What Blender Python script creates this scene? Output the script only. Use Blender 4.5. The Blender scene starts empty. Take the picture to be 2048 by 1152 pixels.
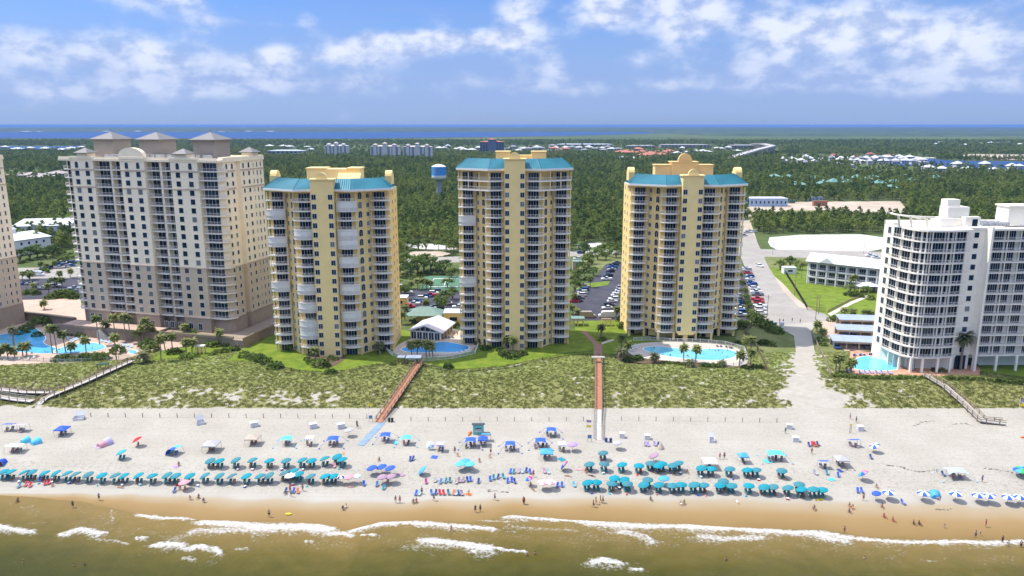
import bpy, bmesh, math, random
import numpy as np
from math import sin, cos, pi, radians, atan, tan, sqrt
from mathutils import Vector, Matrix
R = radians
random.seed(7)
rng = np.random.default_rng(11)
SC = bpy.context.scene
COL = SC.collection
# ------------------------------------------------------------------ camera, world, sun, exposure
CAMZ, F, PITCH = 80.0, 1500.0, R(12.26)
cd = bpy.data.cameras.new('camera'); cam = bpy.data.objects.new('camera', cd); COL.objects.link(cam)
cam.location = (0, 0, CAMZ); cam.rotation_euler = (pi/2 - PITCH, 0, 0)
cd.sensor_width = 36; cd.lens = F/2048*36; cd.clip_start = 1; cd.clip_end = 200000
SC.camera = cam
SUN_EL, SUN_AZ = R(60), R(167)      # SUN_AZ: direction of the sun in the xy plane, from +x
sdir = Vector((cos(SUN_EL)*cos(SUN_AZ), cos(SUN_EL)*sin(SUN_AZ), sin(SUN_EL)))
sd = bpy.data.lights.new('sun', 'SUN'); sd.energy = 3.7; sd.angle = R(0.53); sd.color = (1, .95, .87)
so = bpy.data.objects.new('sun', sd); COL.objects.link(so)
so.rotation_euler = (-sdir).to_track_quat('-Z', 'Y').to_euler()
SC.view_settings.view_transform = 'Standard'; SC.view_settings.look = 'None'
SC.view_settings.exposure = 0.69; SC.view_settings.gamma = 1
SC.cycles.use_denoising = True
SC.cycles.max_bounces = 6; SC.cycles.diffuse_bounces = 3; SC.cycles.glossy_bounces = 2
SC.cycles.transparent_max_bounces = 12; SC.cycles.volume_bounces = 0
SC.cycles.sample_clamp_indirect = 4
SC.cycles.caustics_reflective = False; SC.cycles.caustics_refractive = False
W = bpy.data.worlds.new('World'); SC.world = W; W.use_nodes = True
def build_world():
    nt = W.node_tree; N = nt.nodes; L = nt.links; N.clear()
    out = N.new('ShaderNodeOutputWorld'); bg = N.new('ShaderNodeBackground'); bg.inputs['Strength'].default_value = 0.15
    sky = N.new('ShaderNodeTexSky'); sky.sky_type = 'NISHITA'; sky.sun_disc = False
    sky.sun_elevation = SUN_EL; sky.sun_rotation = pi/2 - SUN_AZ
    sky.altitude = 50; sky.air_density = 1.0; sky.dust_density = .6; sky.ozone_density = 2.5
    L.new(bg.outputs[0], out.inputs['Surface'])
    tc = N.new('ShaderNodeTexCoord')
    def mth(op, a, b=None, c=None, clamp=False):
        n = N.new('ShaderNodeMath'); n.operation = op; n.use_clamp = clamp
        for i, x in enumerate((a, b, c)):
            if x is None: continue
            if isinstance(x, (int, float)): n.inputs[i].default_value = x
            else: L.new(x, n.inputs[i])
        return n.outputs[0]
    def sstep(x, lo, hi, o0=0., o1=1.):
        n = N.new('ShaderNodeMapRange'); n.interpolation_type = 'SMOOTHSTEP'
        L.new(x, n.inputs[0]); n.inputs[1].default_value = lo; n.inputs[2].default_value = hi
        n.inputs[3].default_value = o0; n.inputs[4].default_value = o1
        return n.outputs[0]
    sep = N.new('ShaderNodeSeparateXYZ'); L.new(tc.outputs['Generated'], sep.inputs[0])
    x, y, z = sep.outputs
    el = mth('ARCSINE', z)                        # elevation (radians)
    az = mth('ARCTAN2', x, y)                     # azimuth from +Y, right positive
    # clouds: layered noise in direction space, stretched along the horizon
    cb = N.new('ShaderNodeCombineXYZ'); L.new(mth('MULTIPLY', az, 8.5), cb.inputs[0]); L.new(mth('MULTIPLY', el, 14.0), cb.inputs[1])
    wp = N.new('ShaderNodeTexNoise'); wp.inputs['Scale'].default_value = 1.6; wp.inputs['Detail'].default_value = 3; L.new(cb.outputs[0], wp.inputs['Vector'])
    n1 = N.new('ShaderNodeTexNoise'); n1.inputs['Scale'].default_value = 1.3; n1.inputs['Detail'].default_value = 7; n1.inputs['Roughness'].default_value = .5; n1.inputs['Distortion'].default_value = .25
    L.new(cb.outputs[0], n1.inputs['Vector'])
    n2 = N.new('ShaderNodeTexNoise'); n2.inputs['Scale'].default_value = 3.4; n2.inputs['Detail'].default_value = 6; n2.inputs['Roughness'].default_value = .52
    L.new(cb.outputs[0], n2.inputs['Vector'])
    cb2 = N.new('ShaderNodeCombineXYZ'); L.new(mth('MULTIPLY', az, 3.0), cb2.inputs[0]); L.new(mth('MULTIPLY', el, 40.0), cb2.inputs[1])
    n3 = N.new('ShaderNodeTexNoise'); n3.inputs['Scale'].default_value = 1.2; n3.inputs['Detail'].default_value = 6; L.new(cb2.outputs[0], n3.inputs['Vector'])
    tot = None
    # cloud bodies: azimuth, elevation, half widths (radians), weight, softness
    for a, e, sa, se, w in CLOUDS:
        da = mth('DIVIDE', mth('SUBTRACT', az, a), sa); de = mth('DIVIDE', mth('SUBTRACT', el, e), se)
        r2 = mth('ADD', mth('MULTIPLY', da, da), mth('MULTIPLY', de, de))
        g = mth('MULTIPLY', mth('EXPONENT', mth('MULTIPLY', r2, -1.0)), w)
        tot = g if tot is None else mth('ADD', tot, g)
    body = mth('ADD', tot, mth('MULTIPLY', mth('SUBTRACT', n1.outputs['Fac'], .5), 1.6))
    body = mth('ADD', body, mth('MULTIPLY', mth('SUBTRACT', n2.outputs['Fac'], .5), .42))
    body = mth('ADD', body, sstep(el, .28, .5, 0, .72))        # added cloud cover overhead, out of view, for softer fill on shaded walls
    cum = sstep(body, .18, 1.0)
    # thin veil: broad pale layer low in the sky
    veil = mth('ADD', sstep(el, .19, .03, 0, .85), mth('MULTIPLY', mth('SUBTRACT', n3.outputs['Fac'], .5), .8))
    veil = mth('MULTIPLY', mth('MAXIMUM', veil, 0), sstep(el, -.01, .06, .75, 1.))
    veil = mth('MINIMUM', veil, .88)
    shade = sstep(n2.outputs['Fac'], .35, .62)    # thicker and thinner parts of the cloud
    tint = N.new('ShaderNodeMixRGB'); tint.blend_type = 'MULTIPLY'; tint.inputs[0].default_value = 1
    L.new(sky.outputs[0], tint.inputs[1]); tint.inputs[2].default_value = (*SKYT, 1)
    m1 = N.new('ShaderNodeMixRGB'); L.new(veil, m1.inputs[0]); L.new(tint.outputs[0], m1.inputs[1]); m1.inputs[2].default_value = (*VEILC, 1)
    cc = N.new('ShaderNodeMixRGB'); L.new(shade, cc.inputs[0]); cc.inputs[1].default_value = (*CLD, 1); cc.inputs[2].default_value = (*CLL, 1)
    up = N.new('ShaderNodeMixRGB'); up.blend_type = 'MULTIPLY'; up.inputs[0].default_value = 1; L.new(cc.outputs[0], up.inputs[1]); L.new(sstep(el, .28, .6, 1., 2.5), up.inputs[2])   # added overhead clouds made brighter to strengthen the fill light
    m2 = N.new('ShaderNodeMixRGB'); L.new(mth('MULTIPLY', mth('MULTIPLY', cum, .9), sstep(el, .02, .10, .5, 1.)), m2.inputs[0]); L.new(m1.outputs[0], m2.inputs[1]); L.new(up.outputs[0], m2.inputs[2])
    L.new(m2.outputs[0], bg.inputs['Color'])
SKYT = (.275, .39, .64)
VEILC = (1.4, 1.95, 3.5); CLD = (1.85, 2.35, 3.65); CLL = (3.6, 3.85, 4.5)
def azel(px, py):
    v = Vector(((px-1024)/F, cos(PITCH)-(py-576)/F*sin(PITCH), -sin(PITCH)-(py-576)/F*cos(PITCH)))
    v.normalize(); return math.atan2(v.x, v.y), math.asin(v.z)
CLOUDS = []
for px, py, sx, sy, w in [(120,95,330,34,.52),(420,132,260,24,.45),(150,170,300,30,.2),(310,0,100,28,.75),(615,45,22,16,.55),(742,86,26,20,.95),(830,90,55,24,.95),(930,84,80,18,.8),
        (1050,72,60,22,.85),(695,112,30,18,.6),(1105,135,45,24,.7),(1035,15,36,26,.95),(1200,15,62,30,.95),(1370,30,70,42,1.05),(1580,25,75,45,.6),(1720,45,85,32,.95),
        (1560,95,90,24,.5),(1930,85,130,40,.85),(1700,135,40,14,.5),(1920,135,50,20,.6),(735,168,40,16,.4),(1270,125,50,14,.45),(1480,135,80,18,.4),(950,165,60,14,.45),(160,185,140,14,.5),(420,178,100,15,.52),(620,172,80,14,.5),(1120,178,100,15,.52),(1330,172,90,15,.55),(1560,165,100,15,.55),(1790,165,90,15,.55),(1960,172,100,15,.52),(560,105,30,12,.4),(500,46,50,6,.3)]:
    a, e = azel(px, py); CLOUDS.append((a, e, sx*1.25/F, sy*1.25/F, w))
build_world()

# ------------------------------------------------------------------ projection helpers: where does a sight line meet the ground
def ray(px, py):
    x = (px-1024)/F; y = -(py-576)/F
    return Vector((x, cos(PITCH)+y*sin(PITCH), -sin(PITCH)+y*cos(PITCH)))
PY = [0, 60, 112, 128, 143, 152, 165, 198, 204, 215, 232, 243, 247, 100000]
PZ = [-3, -3, -1.6, -.8, 0, .8, 1.6, 2.3, 2.9, 4.2, 4.3, 4.1, 4.0, 4.0]
_ph = rng.uniform(0, 6.28, 12)
def bump(X, Y):
    return (np.sin(X*.11+Y*.05+_ph[0])+np.sin(X*.067-Y*.13+_ph[1])+.7*np.sin(X*.31+Y*.22+_ph[2])+.6*np.sin(-X*.23+Y*.41+_ph[3]))/3.3
def zg(X, Y):
    z = np.interp(Y, PY, PZ)
    w = np.interp(Y, [198, 206, 238, 246], [0, 1, 1, 0])
    b = np.interp(Y, [145, 155, 190, 205], [0, 1, 1, 0])
    return z + w*bump(X, Y)*.55 + b*.06*bump(X*3, Y*3)
def gp(px, py, h=0.0):
    """ground point (plus h) seen at photo pixel px,py"""
    d = ray(px, py); t = 150.0
    for _ in range(40):
        p = d*t
        z = float(zg(p.x, p.y)) + h
        tn = (CAMZ - z)/max(-d.z, 1e-5)
        t = tn if abs(tn-t) < 1e-3 else .5*(t+tn)
    p = d*t
    return Vector((p.x, p.y, float(zg(p.x, p.y))))
def at_y(px, py, Y):
    d = ray(px, py); return Vector((0, 0, CAMZ)) + d*(Y/d.y)
def fl(px, py, z=4.0):
    """point of a flat level z at a pixel"""
    d = ray(px, py); t = (CAMZ-z)/(-d.z); return Vector((d.x*t, d.y*t, z))
# ------------------------------------------------------------------ mesh builder
class MB:
    def __init__(s): s.v = []; s.f = []; s.m = []; s.cur = 0; s.T = None
    def add(s, vs, fs):
        n = len(s.v)
        if s.T is not None: vs = [s.T @ Vector(v) for v in vs]
        s.v += [tuple(v) for v in vs]
        for f in fs: s.f.append([n+i for i in f]); s.m.append(s.cur)
        return s
    def quad(s, *p): return s.add(p, [tuple(range(len(p)))])
    def box(s, x0, y0, z0, x1, y1, z1):
        return s.add([(x0,y0,z0),(x1,y0,z0),(x1,y1,z0),(x0,y1,z0),(x0,y0,z1),(x1,y0,z1),(x1,y1,z1),(x0,y1,z1)],
                     [(0,3,2,1),(4,5,6,7),(0,1,5,4),(1,2,6,5),(2,3,7,6),(3,0,4,7)])
    def cbox(s, cx, cy, cz, sx, sy, sz): return s.box(cx-sx/2, cy-sy/2, cz-sz/2, cx+sx/2, cy+sy/2, cz+sz/2)
    def beam(s, p, q, w, h):
        """box beam from p to q, width w horizontally, height h"""
        p = Vector(p); q = Vector(q); d = (q-p); d.normalize()
        a = d.cross(Vector((0,0,1)))
        if a.length < 1e-4: a = Vector((1,0,0))
        a.normalize(); b = a.cross(d)
        a *= w/2; b *= h/2
        return s.add([p-a-b,p+a-b,p+a+b,p-a+b,q-a-b,q+a-b,q+a+b,q-a+b],
                     [(0,3,2,1),(4,5,6,7),(0,1,5,4),(1,2,6,5),(2,3,7,6),(3,0,4,7)])
    def prism(s, poly, z0, z1, caps=True):
        n = len(poly)
        ar = sum(poly[i][0]*poly[(i+1)%n][1]-poly[(i+1)%n][0]*poly[i][1] for i in range(n))
        if ar < 0: poly = poly[::-1]
        vs = [(p[0],p[1],z0) for p in poly]+[(p[0],p[1],z1) for p in poly]
        fs = [(i,(i+1)%n,n+(i+1)%n,n+i) for i in range(n)]
        if caps: fs += [tuple(range(n))[::-1], tuple(range(n,2*n))]
        return s.add(vs, fs)
    def xprism(s, prof, y0, y1):
        """profile (x,z) extruded along y"""
        n = len(prof)
        ar = sum(prof[i][0]*prof[(i+1)%n][1]-prof[(i+1)%n][0]*prof[i][1] for i in range(n))
        if ar < 0: prof = prof[::-1]
        vs = [(p[0],y0,p[1]) for p in prof]+[(p[0],y1,p[1]) for p in prof]
        fs = [(i,(i+1)%n,n+(i+1)%n,n+i) for i in range(n)]+[tuple(range(n)), tuple(range(n,2*n))[::-1]]
        return s.add(vs, fs)
    def tube(s, pts, r, n=6, caps=True):
        pts = [Vector(p) for p in pts]
        rs = r if isinstance(r, (list, tuple)) else [r]*len(pts)
        vs = []; fs = []
        for k, p in enumerate(pts):
            d = (pts[min(k+1,len(pts)-1)]-pts[max(k-1,0)]).normalized()
            a = d.cross(Vector((0,0,1)) if abs(d.z) < .95 else Vector((1,0,0))).normalized(); b = d.cross(a)
            for i in range(n):
                t = 2*pi*i/n; vs.append(p+(a*cos(t)+b*sin(t))*rs[k])
        for k in range(len(pts)-1):
            for i in range(n):
                j = (i+1)%n; fs.append((k*n+i, k*n+j, (k+1)*n+j, (k+1)*n+i))
        if caps: fs += [tuple(range(n))[::-1], tuple(range((len(pts)-1)*n, len(pts)*n))]
        return s.add(vs, fs)
    def lathe(s, prof, n=16, cx=0, cy=0):
        vs = []; fs = []
        for r, z in prof:
            for i in range(n): t = 2*pi*i/n; vs.append((cx+r*cos(t), cy+r*sin(t), z))
        for k in range(len(prof)-1):
            for i in range(n):
                j = (i+1)%n; fs.append((k*n+i, k*n+j, (k+1)*n+j, (k+1)*n+i))
        return s.add(vs, fs)
    def sphere(s, c, r, n=8, m=6, sz=1.0):
        prof = [(r*sin(pi*k/m), c[2]-r*sz*cos(pi*k/m)) for k in range(m+1)]
        prof[0] = (r*.02, prof[0][1]); prof[-1] = (r*.02, prof[-1][1])
        return s.lathe(prof, n, c[0], c[1])
    def hip(s, x0, y0, x1, y1, z0, h, run=None, over=0.0, th=.12):
        """hip roof over a rectangle (long axis gets the ridge), with a thin eave edge"""
        x0-=over; y0-=over; x1+=over; y1+=over
        w, d = x1-x0, y1-y0
        r = min(w, d)/2 if run is None else run
        if w >= d: a, b = (x0+r,(y0+y1)/2), (x1-r+1e-3,(y0+y1)/2)
        else: a, b = ((x0+x1)/2,y0+r), ((x0+x1)/2,y1-r+1e-3)
        vs = [(x0,y0,z0),(x1,y0,z0),(x1,y1,z0),(x0,y1,z0),(x0,y0,z0+th),(x1,y0,z0+th),(x1,y1,z0+th),(x0,y1,z0+th),(a[0],a[1],z0+th+h),(b[0],b[1],z0+th+h)]
        fs = [(0,3,2,1),(0,1,5,4),(1,2,6,5),(2,3,7,6),(3,0,4,7)]
        if w >= d: fs += [(4,5,9,8),(6,7,8,9),(7,4,8),(5,6,9)]
        else: fs += [(4,5,8),(5,6,9,8),(6,7,9),(7,4,8,9)]
        return s.add(vs, fs)
    def gable(s, x0, y0, x1, y1, z0, h, over=.4, axis='x'):
        x0-=over; y0-=over; x1+=over; y1+=over
        if axis == 'x':
            c = (y0+y1)/2
            return s.add([(x0,y0,z0),(x1,y0,z0),(x1,y1,z0),(x0,y1,z0),(x0,c,z0+h),(x1,c,z0+h)],
                         [(0,1,5,4),(2,3,4,5),(0,4,3),(1,2,5),(0,3,2,1)])
        c = (x0+x1)/2
        return s.add([(x0,y0,z0),(x1,y0,z0),(x1,y1,z0),(x0,y1,z0),(c,y0,z0+h),(c,y1,z0+h)],
                     [(0,1,4),(1,2,5,4),(2,3,5),(3,0,4,5),(0,3,2,1)])
    def mesh(s, name, mats, smooth=False):
        me = bpy.data.meshes.new(name)
        me.from_pydata(s.v, [], s.f)
        mats = mats if isinstance(mats, (list, tuple)) else [mats]
        for m in mats: me.materials.append(m)
        if len(mats) > 1: me.polygons.foreach_set('material_index', s.m)
        if smooth: me.polygons.foreach_set('use_smooth', [True]*len(s.f))
        me.update(); return me
    def build(s, name, mats, parent=None, smooth=False, loc=None):
        return link(name, s.mesh(name, mats, smooth), parent, loc)
def link(name, data, parent=None, loc=None, rz=0):
    o = bpy.data.objects.new(name, data); COL.objects.link(o)
    if parent is not None: o.parent = parent
    if loc is not None: o.location = loc
    if rz: o.rotation_euler = (0, 0, rz)
    return o
def tag(o, label=None, cat=None, group=None, kind=None):
    if label: o['label'] = label
    if cat: o['category'] = cat
    if group: o['group'] = group
    if kind: o['kind'] = kind
    return o
def empty(name, loc=(0,0,0), rz=0):
    o = bpy.data.objects.new(name, None); COL.objects.link(o); o.empty_display_size = .5
    o.location = loc; o.rotation_euler = (0, 0, rz); return o
def kids(o): return KIDS.get(o.name, [])
def copy_tree(o, loc, rz=0, sc=1.0, parent=None):
    c = o.copy(); COL.objects.link(c)
    if parent is None:
        c.location = loc; c.rotation_euler = (0, 0, rz); c.scale = (sc, sc, sc) if not isinstance(sc, tuple) else sc
    else: c.parent = parent
    ch = [x for x in CH.get(o.name, [])]
    CH[c.name] = []
    for k in ch:
        CH[c.name].append(copy_tree(k, None, parent=c))
    return c
CH = {}
def child(root, o): CH.setdefault(root.name, []).append(o); return o
def setmat(o, *ms):
    for i, m in enumerate(ms):
        o.material_slots[i].link = 'OBJECT'; o.material_slots[i].material = m
    return o
WORDS = ['first','second','third','fourth','fifth','sixth','seventh','eighth','ninth','tenth','eleventh','twelfth','thirteenth','fourteenth','fifteenth','sixteenth','seventeenth','eighteenth','nineteenth']
TENS = {20:('twenty','twentieth'),30:('thirty','thirtieth'),40:('forty','fortieth'),50:('fifty','fiftieth'),60:('sixty','sixtieth'),70:('seventy','seventieth'),80:('eighty','eightieth'),90:('ninety','ninetieth')}
def nth(i):
    """1-based ordinal word"""
    if i < 20: return WORDS[i-1]
    t = i//10*10
    return TENS[t][1] if i % 10 == 0 else TENS[t][0]+'-'+WORDS[i%10-1]
# ------------------------------------------------------------------ materials
M = {}
def mat(name, c, rough=.7, var=.12, scale=1.0, metal=0, bumpd=0, spec=.3, c2=None, coords='Object', trans=0, noise_detail=4, contrast=(.3,.7), rnd=0):
    if name in M: return M[name]
    m = bpy.data.materials.new(name); m.use_nodes = True; M[name] = m
    nt = m.node_tree; N = nt.nodes; L = nt.links
    b = N['Principled BSDF']; b.inputs['Roughness'].default_value = rough; b.inputs['Metallic'].default_value = metal
    b.inputs['Specular IOR Level'].default_value = spec
    tc = N.new('ShaderNodeTexCoord')
    nz = N.new('ShaderNodeTexNoise'); nz.inputs['Scale'].default_value = scale; nz.inputs['Detail'].default_value = noise_detail
    L.new(tc.outputs[coords], nz.inputs['Vector'])
    rp = N.new('ShaderNodeValToRGB'); rp.color_ramp.elements[0].position = contrast[0]; rp.color_ramp.elements[1].position = contrast[1]
    if c2 is None:
        a = [x*(1-var) for x in c]; d = [min(1, x*(1+var)) for x in c]
    else: a, d = c, c2
    rp.color_ramp.elements[0].color = (*a, 1); rp.color_ramp.elements[1].color = (*d, 1)
    L.new(nz.outputs['Fac'], rp.inputs['Fac']); colr = rp.outputs['Color']
    if rnd:
        oi = N.new('ShaderNodeObjectInfo'); hs = N.new('ShaderNodeHueSaturation'); mr = N.new('ShaderNodeMapRange'); L.new(oi.outputs['Random'], mr.inputs[0]); mr.inputs[3].default_value = 1-rnd; mr.inputs[4].default_value = 1+rnd
        L.new(mr.outputs[0], hs.inputs['Value']); L.new(mr.outputs[0], hs.inputs['Saturation']); L.new(colr, hs.inputs['Color']); colr = hs.outputs[0]
    L.new(colr, b.inputs['Base Color'])
    if bumpd:
        bp = N.new('ShaderNodeBump'); bp.inputs['Strength'].default_value = .6; bp.inputs['Distance'].default_value = bumpd
        L.new(nz.outputs['Fac'], bp.inputs['Height']); L.new(bp.outputs['Normal'], b.inputs['Normal'])
    if trans:
        b.inputs['Transmission Weight'].default_value = trans
    return m
def wmat(*a, **k): k['coords'] = 'Generated' if False else 'Object'; return mat(*a, **k)
def leafmat(name, c, c2, scale=.35, rough=.75, obvar=.5, tr_=.42):
    """foliage: colour varies through the crown and from plant to plant, a little light passes through"""
    m = bpy.data.materials.new(name); m.use_nodes = True; M[name] = m
    nt = m.node_tree; N = nt.nodes; L = nt.links
    b = N['Principled BSDF']; b.inputs['Roughness'].default_value = rough; b.inputs['Specular IOR Level'].default_value = .25
    geo = N.new('ShaderNodeNewGeometry'); oi = N.new('ShaderNodeObjectInfo')
    nz = N.new('ShaderNodeTexNoise'); nz.inputs['Scale'].default_value = scale; nz.inputs['Detail'].default_value = 3
    L.new(geo.outputs['Position'], nz.inputs['Vector'])
    nl = N.new('ShaderNodeTexNoise'); nl.inputs['Scale'].default_value = .014; nl.inputs['Detail'].default_value = 3; L.new(geo.outputs['Position'], nl.inputs['Vector'])   # stands of lighter and darker plants
    nm = N.new('ShaderNodeMath'); nm.operation = 'MULTIPLY_ADD'; L.new(nl.outputs['Fac'], nm.inputs[0]); nm.inputs[1].default_value = 1.3; L.new(nz.outputs['Fac'], nm.inputs[2])
    nb = N.new('ShaderNodeMath'); nb.operation = 'SUBTRACT'; L.new(nm.outputs[0], nb.inputs[0]); nb.inputs[1].default_value = .65
    ad = N.new('ShaderNodeMath'); ad.operation = 'MULTIPLY_ADD'
    L.new(oi.outputs['Random'], ad.inputs[0]); ad.inputs[1].default_value = obvar; L.new(nb.outputs[0], ad.inputs[2])
    sb = N.new('ShaderNodeMath'); sb.operation = 'SUBTRACT'; L.new(ad.outputs[0], sb.inputs[0]); sb.inputs[1].default_value = obvar/2
    rp = N.new('ShaderNodeValToRGB'); rp.color_ramp.elements[0].position = .25; rp.color_ramp.elements[1].position = .75
    rp.color_ramp.elements[0].color = (*c, 1); rp.color_ramp.elements[1].color = (*c2, 1)
    L.new(sb.outputs[0], rp.inputs['Fac']); L.new(rp.outputs['Color'], b.inputs['Base Color'])
    tr = N.new('ShaderNodeBsdfTranslucent'); L.new(rp.outputs['Color'], tr.inputs['Color'])
    mx = N.new('ShaderNodeMixShader'); mx.inputs[0].default_value = tr_
    L.new(b.outputs[0], mx.inputs[1]); L.new(tr.outputs[0], mx.inputs[2])
    L.new(mx.outputs[0], N['Material Output'].inputs['Surface'])
    return m
def glassmat(name, c, rough=.1, spec=.4):
    return mat(name, c, rough=rough, var=.35, scale=.35, spec=spec, coords='Object')
white = mat('white_paint', (.72,.71,.68), .5, .05, .8)
cream = mat('cream_stucco', (.80,.59,.24), .85, .06, .25, bumpd=.01)
creamL = mat('pale_cream_stucco', (.83,.63,.275), .85, .05, .25)
teal_roof = mat('teal_metal_roof', (.026,.165,.215), .45, .12, .25, metal=.1)
glassA = glassmat('dark_blue_glass', (.012,.03,.055))
glassB = glassmat('grey_glass', (.03,.05,.06), .15)
glassC = glassmat('tinted_glass', (.008,.022,.035))
blind = mat('blind_behind_glass', (.16,.17,.17), .3, .2, 1)
railw = mat('white_railing', (.68,.64,.58), .45, .04, 1)
concrete = mat('concrete', (.42,.40,.37), .9, .12, .6)
wood = mat('weathered_wood', (.23,.17,.12), .9, .25, 2)
redwood = mat('reddish_deck_wood', (.33,.15,.085), .85, .2, 1.2)
greywood = mat('grey_deck_wood', (.36,.33,.29), .9, .18, 1.5)
blackm = mat('dark_metal', (.03,.03,.035), .5, .2, 2)
grey = mat('grey_metal', (.35,.36,.38), .45, .08, 1)
# ------------------------------------------------------------------ noise helper, grid sheets
def vnoise(X, Y, seed, octs=4, base=.08):
    out = np.zeros_like(X); amp = 1; fr = base; tot = 0
    for o in range(octs):
        r = np.random.default_rng(seed+o); T = r.random((64, 64))
        u = X*fr+seed; v = Y*fr+seed*.7; i = np.floor(u).astype(int); j = np.floor(v).astype(int); fu = u-i; fv = v-j
        fu = fu*fu*(3-2*fu); fv = fv*fv*(3-2*fv)
        a = T[i%64, j%64]; b = T[(i+1)%64, j%64]; c = T[i%64, (j+1)%64]; d = T[(i+1)%64, (j+1)%64]
        out += amp*((a*(1-fu)+b*fu)*(1-fv)+(c*(1-fu)+d*fu)*fv); tot += amp; amp *= .5; fr *= 2.1
    return out/tot
def grid_mesh(name, xs, ys, Z, attrs, m, keep=None):
    nx, ny = len(xs), len(ys); X, Y = np.meshgrid(xs, ys) if np.ndim(ys) == 1 else (xs, ys)
    return sheet(name, X, Y, Z, attrs, m, keep)
def sheet(name, X, Y, Z, attrs, m, keep=None):
    ny, nx = X.shape
    co = np.stack([X, Y, Z], -1).reshape(-1, 3)
    idx = np.arange(nx*ny).reshape(ny, nx)
    q = np.stack([idx[:-1,:-1], idx[:-1,1:], idx[1:,1:], idx[1:,:-1]], -1).reshape(-1, 4)
    if keep is not None:
        k = keep.reshape(-1); q = q[k[q].any(1)]
    me = bpy.data.meshes.new(name); me.from_pydata(co.tolist(), [], q.tolist())
    for an, av in attrs.items():
        at = me.attributes.new(an, 'FLOAT', 'POINT'); at.data.foreach_set('value', np.ascontiguousarray(av.reshape(-1), dtype=np.float32))
    me.polygons.foreach_set('use_smooth', [True]*len(me.polygons)); me.materials.append(m); me.update()
    return link(name, me)
def smooth(x, a, b): t = np.clip((x-a)/(b-a), 0, 1); return t*t*(3-2*t)
def inpoly(X, Y, poly):
    r = np.zeros(X.shape, bool); n = len(poly)
    for i in range(n):
        x0, y0 = poly[i][:2]; x1, y1 = poly[(i+1)%n][:2]
        c = ((y0 > Y) != (y1 > Y)) & (X < (x1-x0)*(Y-y0)/((y1-y0) if y1 != y0 else 1e-9)+x0)
        r ^= c
    return r
def dpoly(X, Y, pl):
    """distance to a polyline"""
    D = np.full(X.shape, 1e9)
    for (x0, y0), (x1, y1) in zip(pl[:-1], pl[1:]):
        dx, dy = x1-x0, y1-y0; t = np.clip(((X-x0)*dx+(Y-y0)*dy)/(dx*dx+dy*dy+1e-9), 0, 1)
        D = np.minimum(D, np.hypot(X-x0-t*dx, Y-y0-t*dy))
    return D
def ppoly(pts): return [tuple(gp(*p)[:2]) for p in pts]
def nodes(name):
    m = bpy.data.materials.new(name); m.use_nodes = True; M[name] = m
    return m, m.node_tree.nodes, m.node_tree.links
def attr(N, n): a = N.new('ShaderNodeAttribute'); a.attribute_name = n; return a.outputs['Fac']
def noise(N, L, scale, det=4, co=None, rough=.5):
    z = N.new('ShaderNodeTexNoise'); z.inputs['Scale'].default_value = scale; z.inputs['Detail'].default_value = det; z.inputs['Roughness'].default_value = rough
    if co is None: g = N.new('ShaderNodeNewGeometry'); co = g.outputs['Position']
    L.new(co, z.inputs['Vector']); return z.outputs['Fac']
def ramp(N, L, fac, stops):
    r = N.new('ShaderNodeValToRGB'); e = r.color_ramp.elements
    while len(e) < len(stops): e.new(.5)
    for k, (p, c) in enumerate(stops): e[k].position = p; e[k].color = (*c, 1)
    L.new(fac, r.inputs['Fac']); return r.outputs['Color']
def mixc(N, L, f, a, b, mode='MIX'):
    x = N.new('ShaderNodeMixRGB'); x.blend_type = mode
    for i, v in ((0, f), (1, a), (2, b)):
        if isinstance(v, (int, float)): x.inputs[i].default_value = v
        elif isinstance(v, tuple): x.inputs[i].default_value = (*v, 1)
        else: L.new(v, x.inputs[i])
    return x.outputs[0]
def mathn(N, L, op, a, b=0., clamp=False):
    n = N.new('ShaderNodeMath'); n.operation = op; n.use_clamp = clamp
    for i, x in enumerate((a, b)):
        if isinstance(x, (int, float)): n.inputs[i].default_value = x
        else: L.new(x, n.inputs[i])
    return n.outputs[0]
def bumpn(N, L, h, dist, b, st=.7):
    bp = N.new('ShaderNodeBump'); bp.inputs['Strength'].default_value = st; bp.inputs['Distance'].default_value = dist
    L.new(h, bp.inputs['Height']); L.new(bp.outputs['Normal'], b.inputs['Normal'])
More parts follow.
